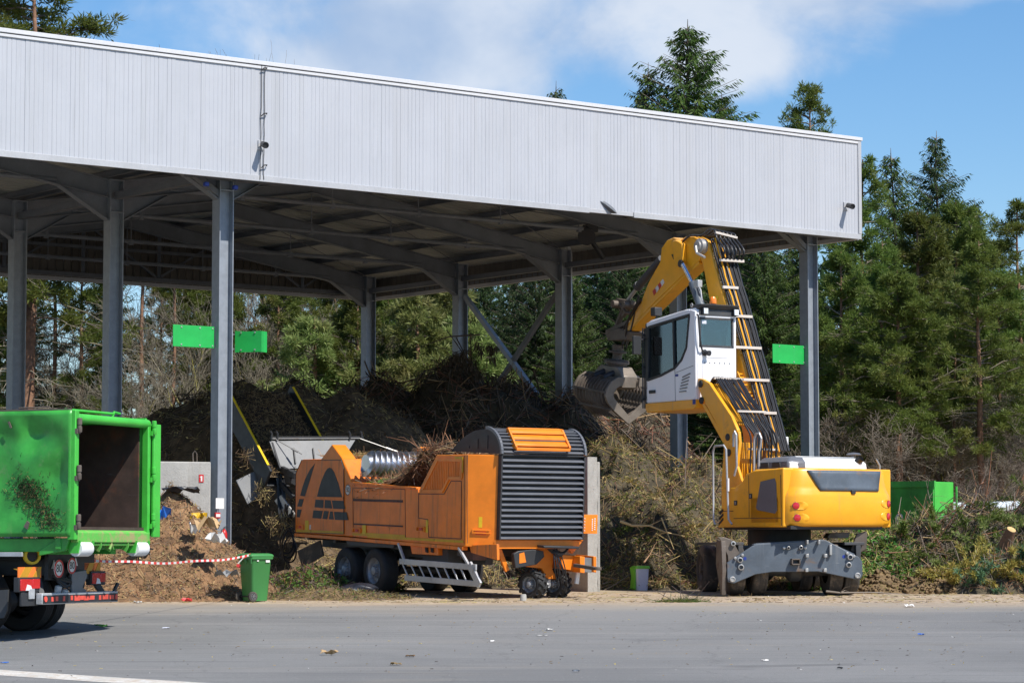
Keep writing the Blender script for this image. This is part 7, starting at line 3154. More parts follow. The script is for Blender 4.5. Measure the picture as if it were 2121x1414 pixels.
# dark compost hill behind, reached by the conveyor
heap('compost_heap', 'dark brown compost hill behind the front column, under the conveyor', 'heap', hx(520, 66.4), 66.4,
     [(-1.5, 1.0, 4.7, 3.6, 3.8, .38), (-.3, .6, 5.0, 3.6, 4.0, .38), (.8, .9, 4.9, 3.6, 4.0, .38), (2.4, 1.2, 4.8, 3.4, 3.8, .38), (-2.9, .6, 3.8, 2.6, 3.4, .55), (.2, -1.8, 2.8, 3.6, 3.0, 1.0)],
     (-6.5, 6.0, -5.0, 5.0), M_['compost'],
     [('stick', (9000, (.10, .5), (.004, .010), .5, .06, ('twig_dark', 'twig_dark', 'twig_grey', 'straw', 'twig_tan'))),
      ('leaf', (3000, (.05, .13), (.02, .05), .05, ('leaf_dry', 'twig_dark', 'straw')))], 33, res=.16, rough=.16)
# the long brush heap under the roof
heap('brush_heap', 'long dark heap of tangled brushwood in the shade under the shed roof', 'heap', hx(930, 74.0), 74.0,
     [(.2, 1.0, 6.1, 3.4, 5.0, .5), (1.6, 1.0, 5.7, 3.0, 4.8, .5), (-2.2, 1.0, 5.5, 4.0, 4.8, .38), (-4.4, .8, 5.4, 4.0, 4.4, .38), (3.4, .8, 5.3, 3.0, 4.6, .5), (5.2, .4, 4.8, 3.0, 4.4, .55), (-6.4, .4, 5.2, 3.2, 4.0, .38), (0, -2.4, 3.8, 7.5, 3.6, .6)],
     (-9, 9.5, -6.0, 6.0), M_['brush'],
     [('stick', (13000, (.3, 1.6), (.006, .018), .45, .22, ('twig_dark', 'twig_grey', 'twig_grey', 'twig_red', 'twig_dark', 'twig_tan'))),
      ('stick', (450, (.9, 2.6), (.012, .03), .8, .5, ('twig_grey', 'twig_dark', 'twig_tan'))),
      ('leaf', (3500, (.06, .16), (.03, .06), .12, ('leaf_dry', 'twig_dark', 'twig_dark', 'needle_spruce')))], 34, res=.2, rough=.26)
# drooping dead fir branch standing on top of it
# lit brush heap between the partition wall and the excavator
heap('brush_heap', 'sunlit tangled heap of brown brush and moss right of the concrete partition', 'heap', hx(1365, 63.0), 63.0,
     [(-1.0, 2.0, 3.6, 3.4, 4.0, .8), (1.3, 1.8, 3.2, 3.4, 3.6, .8), (.2, -.6, 2.4, 3.6, 3.4, .8), (-1.6, -1.0, 1.6, 2.0, 3.0, .9), (1.9, -1.5, 1.7, 2.6, 3.2, .9), (3.0, .8, 2.4, 2.6, 3.2, .85), (.2, -2.4, .5, 3.0, 2.0, .8)],
     (-2.6, 5.6, -5.6, 5.0), M_['brush'],
     [('stick', (14000, (.12, .8), (.003, .008), .55, .14, ('twig_tan', 'straw', 'straw', 'twig_tan', 'twig_red', 'twig_dark', 'grass', 'grass'))),
      ('stick', (170, (.7, 2.0), (.010, .02), .8, .25, ('twig_tan', 'twig_grey', 'straw'))),
      ('leaf', (19000, (.05, .14), (.016, .045), .13, ('leaf_dry', 'grass', 'grass', 'thuja', 'straw', 'thuja', 'needle_light', 'needle_pine'))), ('spray', (60, (.4, .9), 90, ('thuja', 'needle_pine')))], 35, res=.14, rough=.36, mound_noise=1.5)
# green cuttings next to the container
heap('cuttings_heap', 'heap of fresh green hedge cuttings between excavator and green container', 'heap', hx(1815, 59.0), 59.0,
     [(-.1, .3, 1.35, 1.5, 1.6, .8), (.7, .1, 1.0, 1.5, 1.5, .9), (-.8, -.3, .8, 1.3, 1.3, .9)],
     (-2.2, 2.4, -1.8, 2.0), M_['brush'],
     [('leaf', (7500, (.07, .17), (.03, .06), .14, ('leaf_green', 'leaf_green', 'grass'))), ('stick', (1400, (.2, .9), (.004, .01), .8, .16, ('straw', 'twig_tan', 'grass', 'twig_grey')))], 36, res=.1, rough=.14)
# pruned pine branches
heap('branch_heap', 'heap of pruned pine branches and bare twigs beside the green container', 'heap', hx(2005, 59.2), 59.2,
     [(.2, .4, 2.0, 1.9, 1.7, .75), (1.5, .6, 2.05, 2.0, 1.8, .75), (-.9, .1, 1.45, 1.4, 1.5, .8), (2.9, .6, 1.9, 2.0, 1.8, .8)],
     (-2.4, 4.6, -1.8, 2.4), M_['brush'],
     [('spray', (330, (.5, 1.1), 130, ('needle_light', 'needle_pine', 'needle_pine'))), ('stick', (2400, (.3, 1.3), (.004, .011), .7, .25, ('twig_grey', 'twig_grey', 'twig_dark', 'twig_tan'))),
      ('stick', (160, (.9, 2.1), (.008, .016), 1.4, .6, ('twig_grey', 'twig_red'))), ('leaf', (2500, (.05, .12), (.02, .05), .12, ('leaf_dry', 'leaf_green', 'leaf_dry')))], 37, res=.11, rough=.2)
# earth clods
heap('soil_heap', 'low heap of mossy brown earth clods at the edge of the yard', 'heap', hx(1905, 56.6), 56.6,
     [(.2, .1, .50, 1.0, .8, .9), (-.8, .2, .42, .9, .8, .9), (.9, .1, .35, .9, .7, .9)], (-1.9, 2.1, -1.0, 1.2), M_['soil'],
     [('clod', (420, (.03, .085), ('soil_c',))), ('leaf', (1200, (.03, .08), (.01, .03), .03, ('grass', 'leaf_dry', 'grass'))), ('stick', (500, (.06, .25), (.003, .006), .6, .03, ('grass', 'straw')))], 38, res=.06, rough=.10, mound_noise=2.5) if M_.setdefault('soil_c', M_['soil']) else None
# conifer hedge trimmings, lower right
heap('hedge_trimmings', 'bundle of bronze and green conifer hedge trimmings at the right edge', 'heap', hx(2080, 56.8), 56.8,
     [(.2, .2, .95, 1.5, 1.1, .75), (-.6, .0, .7, 1.0, .9, .8), (1.3, .2, 1.0, 1.3, 1.1, .8)], (-1.8, 2.8, -1.1, 1.5), M_['brush'],
     [('spray', (150, (.45, .9), 130, ('thuja', 'thuja', 'thuja', 'needle_blue'))), ('spray', (40, (.3, .6), 90, ('needle_blue',))), ('stick', (600, (.2, .8), (.005, .01), .6, .12, ('twig_red', 'twig_grey')))], 39, res=.08, rough=.12)
# brush under the shredder
heap('weed_patch', 'weeds and dark twigs on the ground in the shade under the shredder tail', 'weeds', hx(640, 57.6), 57.6,
     [(0, 0, .45, 1.5, 1.2, .8), (.9, .3, .38, 1.3, 1.0, .9), (-1.0, .2, .4, 1.4, 1.2, .9)], (-2.6, 2.6, -1.4, 1.6), M_['brush'],
     [('leaf', (3200, (.05, .12), (.03, .06), .12, ('leaf_green', 'leaf_green', 'grass'))), ('stick', (1500, (.2, .9), (.005, .012), .5, .06, ('twig_dark', 'twig_grey', 'twig_red')))], 40, res=.1, rough=.1)
heap('brush_strip', 'low strip of twigs and dry grass behind the shredder wheels', 'brush', hx(1010, 62.5), 62.5,
     [(0, .3, 1.1, 3.2, 1.8, .8), (-2.6, .6, 1.0, 2.4, 1.7, .8), (2.0, .2, .9, 2.2, 1.5, .8)], (-5, 4.4, -1.6, 2.4), M_['brush'],
     [('stick', (4200, (.15, .8), (.005, .012), .5, .1, ('twig_dark', 'twig_tan', 'straw', 'twig_grey'))), ('leaf', (2600, (.05, .12), (.02, .05), .1, ('grass', 'leaf_dry', 'leaf_green')))], 41, res=.14, rough=.14)

# dark fir top lying on the brush heap, and single large pieces
rng = np.random.default_rng(77)


def single_branch(name, label, cat, pts, r0, mat, sub=0, leaf=None):
    mb = MB()
    pts = [Vector(p) for p in pts]
    n = len(pts)
    mb.tube(pts, [r0 * (1 - .75 * i / (n - 1)) for i in range(n)], 7)
    rc = random.Random(int(r0 * 1e5) + n)
    for k in range(sub):
        i = rc.randrange(1, n - 1)
        d = Vector((rc.gauss(0, 1), rc.gauss(0, 1), rc.gauss(.3, .6))).normalized() * rc.uniform(.2, .6)
        mb.tube([pts[i], pts[i] + d * .5 + Vector((0, 0, .04)), pts[i] + d], [r0 * .4, r0 * .25, r0 * .1], 5)
    o = mb.build(name, mat)
    tag(o, label, cat)
    return o


P_ = lambda px, py, Y: at(px, py, Y)
single_branch('dead_branch', 'long pale bent branch lying across the sunlit brush heap', 'branch', [P_(1285, 1079, 58.9), P_(1310, 1088, 58.8), P_(1345, 1088, 58.7), P_(1380, 1102, 58.7), P_(1418, 1110, 58.8)], .035, M_['twig_tan'], 3)
single_branch('dead_branch', 'thin straight stick leaning on the sunlit brush heap', 'branch', [P_(1370, 1072, 58.7), P_(1382, 1102, 58.6), P_(1396, 1137, 58.5)], .018, M_['twig_tan'], 1)
single_branch('dead_branch', 'forked pale stick rising beside the white tub', 'branch', [P_(1334, 1164, 57.0), P_(1346, 1148, 57.2), P_(1357, 1126, 57.3)], .02, M_['twig_tan'], 2)
single_branch('dead_branch', 'flat dark stick on the ground in front of the excavator blade', 'branch', [P_(1712, 1224, 54.3), P_(1740, 1227, 54.1), P_(1800, 1226, 54.1), P_(1885, 1230, 54.0)], .025, M_['twig_grey'], 3)
single_branch('dead_branch', 'reddish bare stick pointing up out of the shredder hopper', 'branch', [S.M @ S.on(884, 940, 'x', .9), S.M @ S.on(850, 915, 'x', .9), S.M @ S.on(800, 904, 'x', .9)], .016, M_['twig_red'], 1)
single_branch('dead_branch', 'tall thin bare twig standing up from the pine branch heap', 'branch', [P_(2010, 1050, 59.2), P_(2025, 1020, 59.3), P_(2040, 985, 59.3), P_(2048, 950, 59.3)], .016, M_['twig_grey'], 2)
single_branch('dead_branch', 'slanting bare twig in front of the lit container end', 'branch', [P_(1932, 1060, 60.5), P_(1925, 1030, 60.5), P_(1918, 995, 60.5)], .012, M_['twig_grey'], 4)
# cut log
lg = empty('cut_log', Matrix.Identity(4), 'short cut log with pale sawn end sticking out of the branch heap', 'log')
a, b = at(2075, 1140, 57.6), at(2095, 1096, 57.3)
mb = MB()
mb.tube([a, a.lerp(b, .5) + Vector((.01, 0, 0)), b], [.14, .125, .10], 16, cap=False)
mb.build('bark', M_['bark_pine'], lg)
mb = MB()
ax = (b - a).normalized()
mb.lathe([(0, .004), (.097, .004), (.097, -.02)], b, ax, 18)
mb.build('sawn_end', M_['cut_wood'], lg)

# dead fir branch on the brush heap crest
V_, F_, Mi_ = [], [], []
cr = at(985, 745, 73.5)
for k in range(26):
    a = rng.uniform(0, 2 * math.pi)
    st_ = np.array(cr) + [rng.normal(0, .35), rng.normal(0, .3), -.8 + .05 * k]
    d = np.array([math.cos(a) * .8, math.sin(a) * .5, .15])
    L = rng.uniform(.5, 1.1) * (1.2 - k / 40)
    n = 26
    t = np.linspace(.05, 1, n)
    C = st_ + d * L * t[:, None] + np.stack([np.zeros(n), np.zeros(n), -.35 * L * t ** 2], 1)
    A = np.stack([rng.normal(0, .05, n), rng.normal(0, .05, n), -.10 - .08 * rng.random(n)], 1)
    B_ = unit(rng.normal(size=(n, 3))) * .022
    V1, F1 = quads_geo(C + A, A, B_)
    V_.append((V1, F1, 0))
    V2, F2 = sticks_geo(C[:-1], C[1:], .012, .010)
    V_.append((V2, F2, 1))
mb_ = merge(V_)
lo = np.array(cr) - [0, 0, 2.2]
V2, F2 = sticks_geo(np.array([lo]), np.array([np.array(cr) + [-.15, 0, .75]]), .05, .012)
mb_ = merge([(mb_[0], mb_[1], mb_[2]), (V2, F2, 1)])
o = nobj('dead_fir', npmesh('dead_fir', mb_[0], mb_[1], [M_['twig_dark'], M_['twig_dark']], mb_[2]))
tag(o, 'dark drooping dead fir top standing on the crest of the brush heap', 'fir branch')

# debris lying on the rear housing roof of the shredder
n = 900
x = rng.uniform(.4, 2.3, n)
q0, q1 = sp([(712, 949), (628, 951)])
y = rng.uniform(q0[0], q1[0], n)
P = np.stack([x, y, q0[1] + .02 + .10 * rng.random(n) * (1 - np.abs((y - q0[0]) / (q1[0] - q0[0]))) + (y - q0[0]) * 0], 1)
D = unit(rng.normal(size=(n, 3)) * [1, 1, .3]) * rng.uniform(.04, .2, n)[:, None]
V, F = sticks_geo(P - D, P + D, .006, .003)
o = nobj('chip_litter', npmesh('chip_litter', V, F, [M_['straw'], M_['grass'], M_['twig_tan']], rng.choice(3, n).repeat(3)), None, S.M)
tag(o, 'straw and chips lying on top of the shredder tail', 'litter', kind='stuff')

# clumps of straw hanging on the conveyor foot
for i, (px, py, Y, s_) in enumerate(((508, 935, 60.6, .38), (575, 1075, 59.6, .42), (545, 1010, 60.4, .40))):
    c = np.array(at(px, py, Y))
    n = (90, 240, 130)[i]
    P = c + rng.normal(size=(n, 3)) * [s_ * .27, s_ * .25, s_ * .15]
    D = unit(rng.normal(size=(n, 3)) * [.6, .6, 1]) * rng.uniform(.03, .14, n)[:, None]
    P[:, 2] -= rng.random(n) ** 3 * .35
    V, F = sticks_geo(P - D, P + D, .006, .003)
    o = nobj('straw_clump', npmesh('straw_clump', V, F, [M_['straw'], M_['twig_dark'], M_['twig_tan']], rng.choice(3, n, p=[.2, .55, .25]).repeat(3)))
    tag(o, ('straw tuft caught at the top of the grey conveyor flap', 'dark straw mat hanging on the hoses at the shredder tail', 'straw wad stuck against the tilted grey flap')[i], 'straw', kind='stuff')

# rubbish on the mulch pile
def scrap(name, label, cat, px, py, Y, mat, size, seed, grp=None, P=None):
    rc = random.Random(seed)
    c = P if P is not None else at(px, py, Y)
    mb = MB()
    n = 6
    g_ = [[None] * n for _ in range(n)]
    for i in range(n):
        for j in range(n):
            g_[i][j] = c + Vector(((i / (n - 1) - .5) * size[0] + rc.uniform(-.1, .1) * size[0], (j / (n - 1) - .5) * size[1] + rc.uniform(-.05, .05) * size[1], rc.uniform(0, 1) * size[2]))
    for i in range(n - 1):
        for j in range(n - 1):
            mb.add([g_[i][j], g_[i + 1][j], g_[i + 1][j + 1], g_[i][j + 1]], [(0, 1, 2, 3)])
    o = mb.build(name, mat, weld=True, smooth=0)
    tag(o, label, cat, grp)
    return o


M_['box_card'] = pmat('cardboard', (.45, .30, .15), .8)
scrap('plastic_bag', 'crumpled blue plastic bag on the mulch pile beside the container', 'bag', 330, 1078, 52.9, M_['blue_film'], (.42, .3, .3), 1)
scrap('cardboard_scrap', 'torn brown cardboard on the right flank of the mulch pile', 'cardboard', 430, 1098, 53.0, M_['box_card'], (.45, .3, .3), 2)
scrap('cardboard_scrap', 'yellowish cardboard flap above the torn brown one', 'cardboard', 412, 1076, 53.4, M_['yellow_strip'], (.3, .2, .15), 3)
scrap('paper_scrap', 'white paper sheets at the right foot of the mulch pile near the column', 'paper', 448, 1125, 53.0, M_['paper'], (.38, .3, .25), 4)
scrap('paper_scrap', 'pale paper strip on the mulch pile left of the cardboard', 'paper', 404, 1105, 53.2, M_['paper'], (.2, .2, .25), 5)
scrap('plastic_sheet', 'dark plastic sheet on the crest of the mulch pile by the wall', 'sheet', 375, 1022, 54.3, M_['black_bag'], (.7, .4, .16), 6)
scrap('plastic_sheet', 'grey crumpled sheet at the foot of the mulch pile near the bin', 'sheet', 470, 1195, 52.6, M_['grey_plate'], (.4, .3, .16), 7)

# litter on the ground: individual scraps one can point to
lit = [('leaf', 'folded green leaf on the asphalt right of the truck wheel', 209, 1298, 'leaf_green', (.20, .10, .05)),
       ('curled_bark', 'curled brown bark piece alone on the grey asphalt', 681, 1356, 'box_card', (.24, .10, .08)),
       ('paper_scrap', 'white paper scrap at the foot of the mulch pile left of the red one', 285, 1249, 'paper', (.16, .1, .05)),
       ('paper_scrap', 'large crumpled white scrap below the mulch pile', 312, 1243, 'paper', (.20, .12, .08)),
       ('plastic_scrap', 'red and white plastic scrap below the mulch pile', 386, 1246, 'tape_red', (.2, .1, .08)),
       ('plastic_scrap', 'small pale violet plastic scrap on the asphalt left of the bin', 344, 1301, 'bucket', (.12, .08, .02)),
       ('plastic_scrap', 'small light blue plastic scrap near the white road line', 9, 1373, 'blue_film', (.10, .07, .02)),
       ('plastic_scrap', 'small blue plastic scrap on the asphalt at the right', 1908, 1315, 'blue_film', (.10, .06, .03)),
       ('paper_scrap', 'white crumpled scrap at the asphalt edge right of the excavator', 1883, 1257, 'paper', (.18, .1, .06)),
       ('plastic_scrap', 'turquoise plastic scrap on the earth clods', 1909, 1216, 'blue_film', (.1, .06, .04)),
       ('stone', 'dark flat stone beside the grass tuft on the asphalt edge', 1430, 1244, 'dark', (.16, .1, .05)),
       ('paper_scrap', 'flat pale paper strip in the middle of the asphalt', 1123, 1316, 'paper', (.18, .07, .01)),
       ('paper_scrap', 'tiny bright scrap left of the paper strip on the asphalt', 1020, 1328, 'paper', (.09, .06, .02)),
       ('leaf', 'dry brown leaf in the middle of the asphalt', 820, 1377, 'leaf_dry', (.14, .09, .04)),
       ('plastic_scrap', 'small blue-grey scrap near the lower edge of the asphalt', 1193, 1391, 'blade', (.09, .06, .03)),
       ('paper_scrap', 'small white scrap on the asphalt below the excavator', 1585, 1368, 'paper', (.09, .06, .02)),
       ('stone', 'small dark stone on the asphalt right of the excavator', 1740, 1385, 'dark', (.08, .06, .03)),
       ('paper_scrap', 'white scrap on the asphalt below the shredder ladder', 1138, 1305, 'paper', (.12, .08, .03)),
       ('leaf', 'curled brown leaf on the asphalt below the jockey wheels', 850, 1360, 'leaf_dry', (.13, .08, .03)),
       ('stone', 'grey boulder lying by the partition wall foot', 1208, 1214, 'concrete', (.5, .3, .28))]
for i, (nm, lb, px, py, mt, sz) in enumerate(lit):
    scrap(nm, lb, nm.split('_')[-1], 0, 0, 0, M_[mt], sz, 50 + i, P=gpoint(px, py, .006))
# grass tuft on the asphalt edge
c = np.array(gpoint(1412, 1246, .01))
n = 420
P = c + np.stack([rng.normal(0, .22, n), rng.normal(0, .10, n), np.zeros(n)], 1)
D = unit(rng.normal(size=(n, 3)) * [1, .8, .35] + [0, 0, .15]) * rng.uniform(.06, .22, n)[:, None]
V, F = sticks_geo(P, P + D, .006, .002)
V2, F2 = sticks_geo(P[:6], P[:6] + unit(rng.normal(size=(6, 3)) * [1, .4, .5] + [0, 0, .6]) * .5, .008, .003)
V, F, Mi = merge([(V, F, rng.choice([0, 1], n, p=[.6, .4]).repeat(3)), (V2, F2, 2)])
tag(nobj('grass_tuft', npmesh('grass_tuft', V, F, [M_['leaf_green'], M_['grass'], M_['twig_grey']], Mi)), 'torn tuft of green grass and twigs on the asphalt edge before the excavator', 'grass tuft')

# fine litter that nobody would count
n = 2900
px = rng.uniform(-12, 14, n)
py = np.where(rng.random(n) < .75, 52.2 + rng.random(n) ** 1.5 * 4.5, rng.uniform(36, 53, n))
pz = np.array([gz(b) for b in py]) + .008
P = np.stack([px, py, pz], 1)
D = unit(rng.normal(size=(n, 3)) * [1, 1, .12]) * rng.uniform(.012, .09, n)[:, None]
far_ = py < 52.2
D[far_] *= .3
V1, F1 = sticks_geo(P - D, P + D, .005, .003)
m1 = rng.choice(4, n, p=[.3, .25, .25, .2]).repeat(3)
n2 = 650
px = rng.uniform(-12, 14, n2)
py = np.where(rng.random(n2) < .6, 52.0 + rng.random(n2) ** 1.5 * 4, rng.uniform(34, 53, n2))
P = np.stack([px, py, np.array([gz(b) for b in py]) + .012], 1)
A = unit(rng.normal(size=(n2, 3)) * [1, 1, .3]) * rng.uniform(.006, .020, n2)[:, None]
B_ = unit(rng.normal(size=(n2, 3)) * [1, 1, .3]) * rng.uniform(.006, .018, n2)[:, None]
V2, F2 = quads_geo(P, A, B_)
V, F, Mi = merge([(V1, F1, m1), (V2, F2, rng.choice([0, 1, 4, 2], n2, p=[.2, .2, .4, .2]))])
tag(nobj('ground_litter', npmesh('ground_litter', V, F, [M_['twig_tan'], M_['straw'], M_['twig_dark'], M_['leaf_dry'], M_['paper']], Mi)), 'fine twigs, straw and chips strewn over the yard edge', 'litter', kind='stuff')
# ================================================================== the wood behind the shed
def trunk_geo(h, r, rng, lean=.0, seg=10, sides=7, top=.12):
    z = np.linspace(-.3, h, seg)
    dx = np.cumsum(rng.normal(0, .05 * h / 20, seg)) + lean * z
    dy = np.cumsum(rng.normal(0, .05 * h / 20, seg))
    P = np.stack([dx - dx[0], dy - dy[0], z], 1)
    rr_ = r * ((1 - z.clip(0) / h) * (1 - top) + top)
    rr_[0] *= 1.3
    return P, rr_


def chain_geo(P, rr_, sides=6):
    """tapered tube along points; returns V,F"""
    n = len(P)
    T = unit(np.gradient(P, axis=0))
    ref = np.where(np.abs(T[:, 2:3]) < .9, np.array([[0, 0, 1.]]), np.array([[1., 0, 0]]))
    A = unit(np.cross(T, ref))
    B = np.cross(A, T)
    V = np.stack([P + (A * math.cos(2 * math.pi * j / sides) + B * math.sin(2 * math.pi * j / sides)) * rr_[:, None] for j in range(sides)], 1)
    I = np.arange(n * sides).reshape(n, sides)
    F = np.stack([I[:-1], np.roll(I[:-1], -1, 1), np.roll(I[1:], -1, 1), I[1:]], -1).reshape(-1, 4)
    return V.reshape(-1, 3), F


def at_h(P, z):
    return np.stack([np.interp(z, P[:, 2], P[:, 0]), np.interp(z, P[:, 2], P[:, 1]), z], -1)


def dead_branches(P, rng, z0, z1, n, L, r=.02, droop=.25, twigs=5):
    parts = []
    for k in range(n):
        z = rng.uniform(z0, z1)
        b = at_h(P, np.array([z]))[0]
        a = rng.uniform(0, 2 * math.pi)
        l = rng.uniform(.35, 1) * L
        t = np.linspace(0, 1, 6)
        d = np.array([math.cos(a), math.sin(a), 0])
        up = rng.uniform(-.35, .25)
        Q = b + d * (l * t)[:, None] + np.stack([0 * t, 0 * t, up * l * t - droop * l * t ** 2], 1) + rng.normal(0, .04 * l, (6, 3)) * t[:, None]
        parts.append((*chain_geo(Q, r * (1 - .8 * t) * rng.uniform(.7, 1.5), 4), 0))
        m = twigs
        ti = rng.uniform(.25, 1, m)
        S0 = np.stack([np.interp(ti, t, Q[:, j]) for j in range(3)], 1)
        D = unit(rng.normal(size=(m, 3)) + d * .8 + [0, 0, -.25]) * rng.uniform(.2, .75, m)[:, None] * l * .45
        M2 = S0 + D * .5 + rng.normal(0, .05, (m, 3))
        E2 = S0 + D
        parts.append((*sticks_geo(S0, M2, r * .4, r * .3), 0))
        parts.append((*sticks_geo(M2, E2, r * .3, r * .12), 0))
        m2 = m * 2
        idx = rng.integers(0, m, m2)
        S1 = M2[idx]
        D1 = unit(rng.normal(size=(m2, 3)) + D[idx] * .6) * rng.uniform(.15, .5, m2)[:, None]
        parts.append((*sticks_geo(S1, S1 + D1, r * .25, r * .1), 0))
    return merge(parts)


def spruce_mesh(seed, h=20.0, r=3.0, z0=1.5, needle='needle_spruce', dens=1.0, ragged=.25, dead=0):
    rng = np.random.default_rng(seed)
    P, rr_ = trunk_geo(h, .22, rng, seg=12, top=.06)
    tv = chain_geo(P, rr_, 7)
    Cs, As, Bs, st = [], [], [], []
    z = z0
    while z < h - .15:
        t = (z - z0) / (h - z0)
        Lm_ = r * (1 - t) ** .72 * (1 if t > .12 else .75 + 2 * t)
        nb = max(5, int((8.5 - 2.5 * t) * dens))
        ph = rng.uniform(0, 6.28)
        for k in range(nb):
            a = ph + 2 * math.pi * k / nb + rng.normal(0, .25)
            L = max(.18, Lm_ * rng.uniform(1 - ragged * 1.6, 1 + ragged))
            ns = max(6, int(L / .055))
            s = np.linspace(.12, 1, ns)
            d = np.array([math.cos(a), math.sin(a), 0])
            slope = -.2 + .95 * t + rng.normal(0, .08)
            b = at_h(P, np.array([z + rng.normal(0, .08)]))[0]
            Q = b + d * (L * s)[:, None] + np.stack([0 * s, 0 * s, slope * L * s - .22 * L * s ** 2 + .16 * L * s ** 4], 1)
            st.append((b, Q[-1]))
            side = np.array([-d[1], d[0], 0])
            for sg in (-1, 1, 0):
                m = len(Q)
                w_ = (1 - s * .55) * min(.55, .16 + L * .2)
                if sg == 0:
                    A = d * .12 + np.stack([0 * s, 0 * s, -.04 - .20 * rng.random(m) * (1 - .3 * s)], 1)
                else:
                    A = (side * sg)[None] * (w_ * rng.uniform(.5, 1, m) * .5)[:, None] + d[None] * .07 + np.stack([0 * s, 0 * s, -.03 - .16 * rng.random(m)], 1)
                Cs.append(Q + A)
                As.append(A * rng.uniform(.4, .8, m)[:, None])
                bb = unit(np.cross(A, rng.normal(size=(m, 3)) + [0, 0, .6])) * rng.uniform(.014, .030, m)[:, None]
                Bs.append(bb)
        z += .30 / dens ** .5 * (1 - .3 * t)
    C, A, B = np.concatenate(Cs), np.concatenate(As), np.concatenate(Bs)
    V1, F1 = quads_geo(C, A, B)
    P0 = np.array([q[0] for q in st])
    P1 = np.array([q[1] for q in st])
    V2, F2 = sticks_geo(P0, P1, .022, .006)
    # leader
    V3, F3 = sticks_geo(np.array([[*at_h(P, np.array([h - .4]))[0]]]), np.array([[*(at_h(P, np.array([h]))[0] + [0, 0, .22])]]), .022, .008)
    cr_ = merge([(V1, F1, 0), (V2, F2, 1), (V3, F3, 1)])
    tr_ = npmesh('trunk', tv[0], tv[1], M_['bark'], smooth=True)
    cm = npmesh('crown', cr_[0], cr_[1], [M_[needle], M_['branch']], cr_[2])
    db = None
    if dead:
        q = dead_branches(P, rng, .8, z0 + 3, dead, 2.4)
        db = npmesh('dead_branches', q[0], q[1], M_['branch'])
    return h, tr_, cm, db


def pine_mesh(seed, h=20.0, crown0=.45, r=3.2, needle='needle_pine', n=60, puffs=9, per=46, dead=26, bark='bark_pine', soft=1.0, lean=0.0, deadz=None):
    rng = np.random.default_rng(seed)
    P, rr_ = trunk_geo(h, .21, rng, lean=lean, seg=12, top=.12)
    tv = chain_geo(P, rr_, 8)
    Cs, As, Bs, parts = [], [], [], []
    for k in range(n):
        t = (k + rng.random()) / n
        z = h * (crown0 + (1 - crown0) * t * .985)
        prof = (1 - t) ** .62 * (.55 + 1.6 * min(t, .28))
        L = max(.35, r * prof * rng.uniform(.55, 1.2))
        a = rng.uniform(0, 6.28)
        d = np.array([math.cos(a), math.sin(a), 0])
        up = rng.uniform(-.1, .55) + .25 * t
        b = at_h(P, np.array([z]))[0]
        s = np.linspace(0, 1, 6)
        Q = b + d * (L * s)[:, None] + np.stack([0 * s, 0 * s, up * L * s - .18 * L * s ** 2], 1) + rng.normal(0, .05 * L, (6, 3)) * s[:, None]
        parts.append((*chain_geo(Q, .035 * (1 - .75 * s), 4), 1))
        m = max(3, int(puffs * (L / r) ** .7 + 2))
        ti = rng.uniform(.35, 1.05, m)
        c = np.stack([np.interp(ti, s, Q[:, j]) for j in range(3)], 1) + rng.normal(0, .24, (m, 3)) * [1, 1, .6] * (L / r + .3)
        parts.append((*sticks_geo(np.stack([np.interp(ti * .8, s, Q[:, j]) for j in range(3)], 1), c, .012, .006), 1))
        dirs = unit(rng.normal(size=(m, per, 3)) + d * .55 + [0, 0, .38])
        ll = rng.uniform(.14, .36, (m, per)) * soft
        A = dirs * ll[..., None] * .5
        Cn = c[:, None] + dirs * (ll * .6 + rng.uniform(0, .10, (m, per)))[..., None] + rng.normal(0, .05, (m, per, 3))
        Cs.append(Cn.reshape(-1, 3))
        As.append(A.reshape(-1, 3))
    C, A = np.concatenate(Cs), np.concatenate(As)
    B = unit(np.cross(A, rnd_unit(len(A), rng))) * rng.uniform(.012, .026, len(A))[:, None]
    V1, F1 = quads_geo(C, A, B)
    cr_ = merge([(V1, F1, 0)] + parts)
    tr_ = npmesh('trunk', tv[0], tv[1], M_[bark], smooth=True)
    cm = npmesh('crown', cr_[0], cr_[1], [M_[needle], M_['branch']], cr_[2])
    db = None
    if dead:
        q = dead_branches(P, rng, 1.0, h * crown0 + 2.0 if deadz is None else deadz, dead, 2.8, twigs=7)
        db = npmesh('dead_branches', q[0], q[1], M_['branch'])
    return h, tr_, cm, db


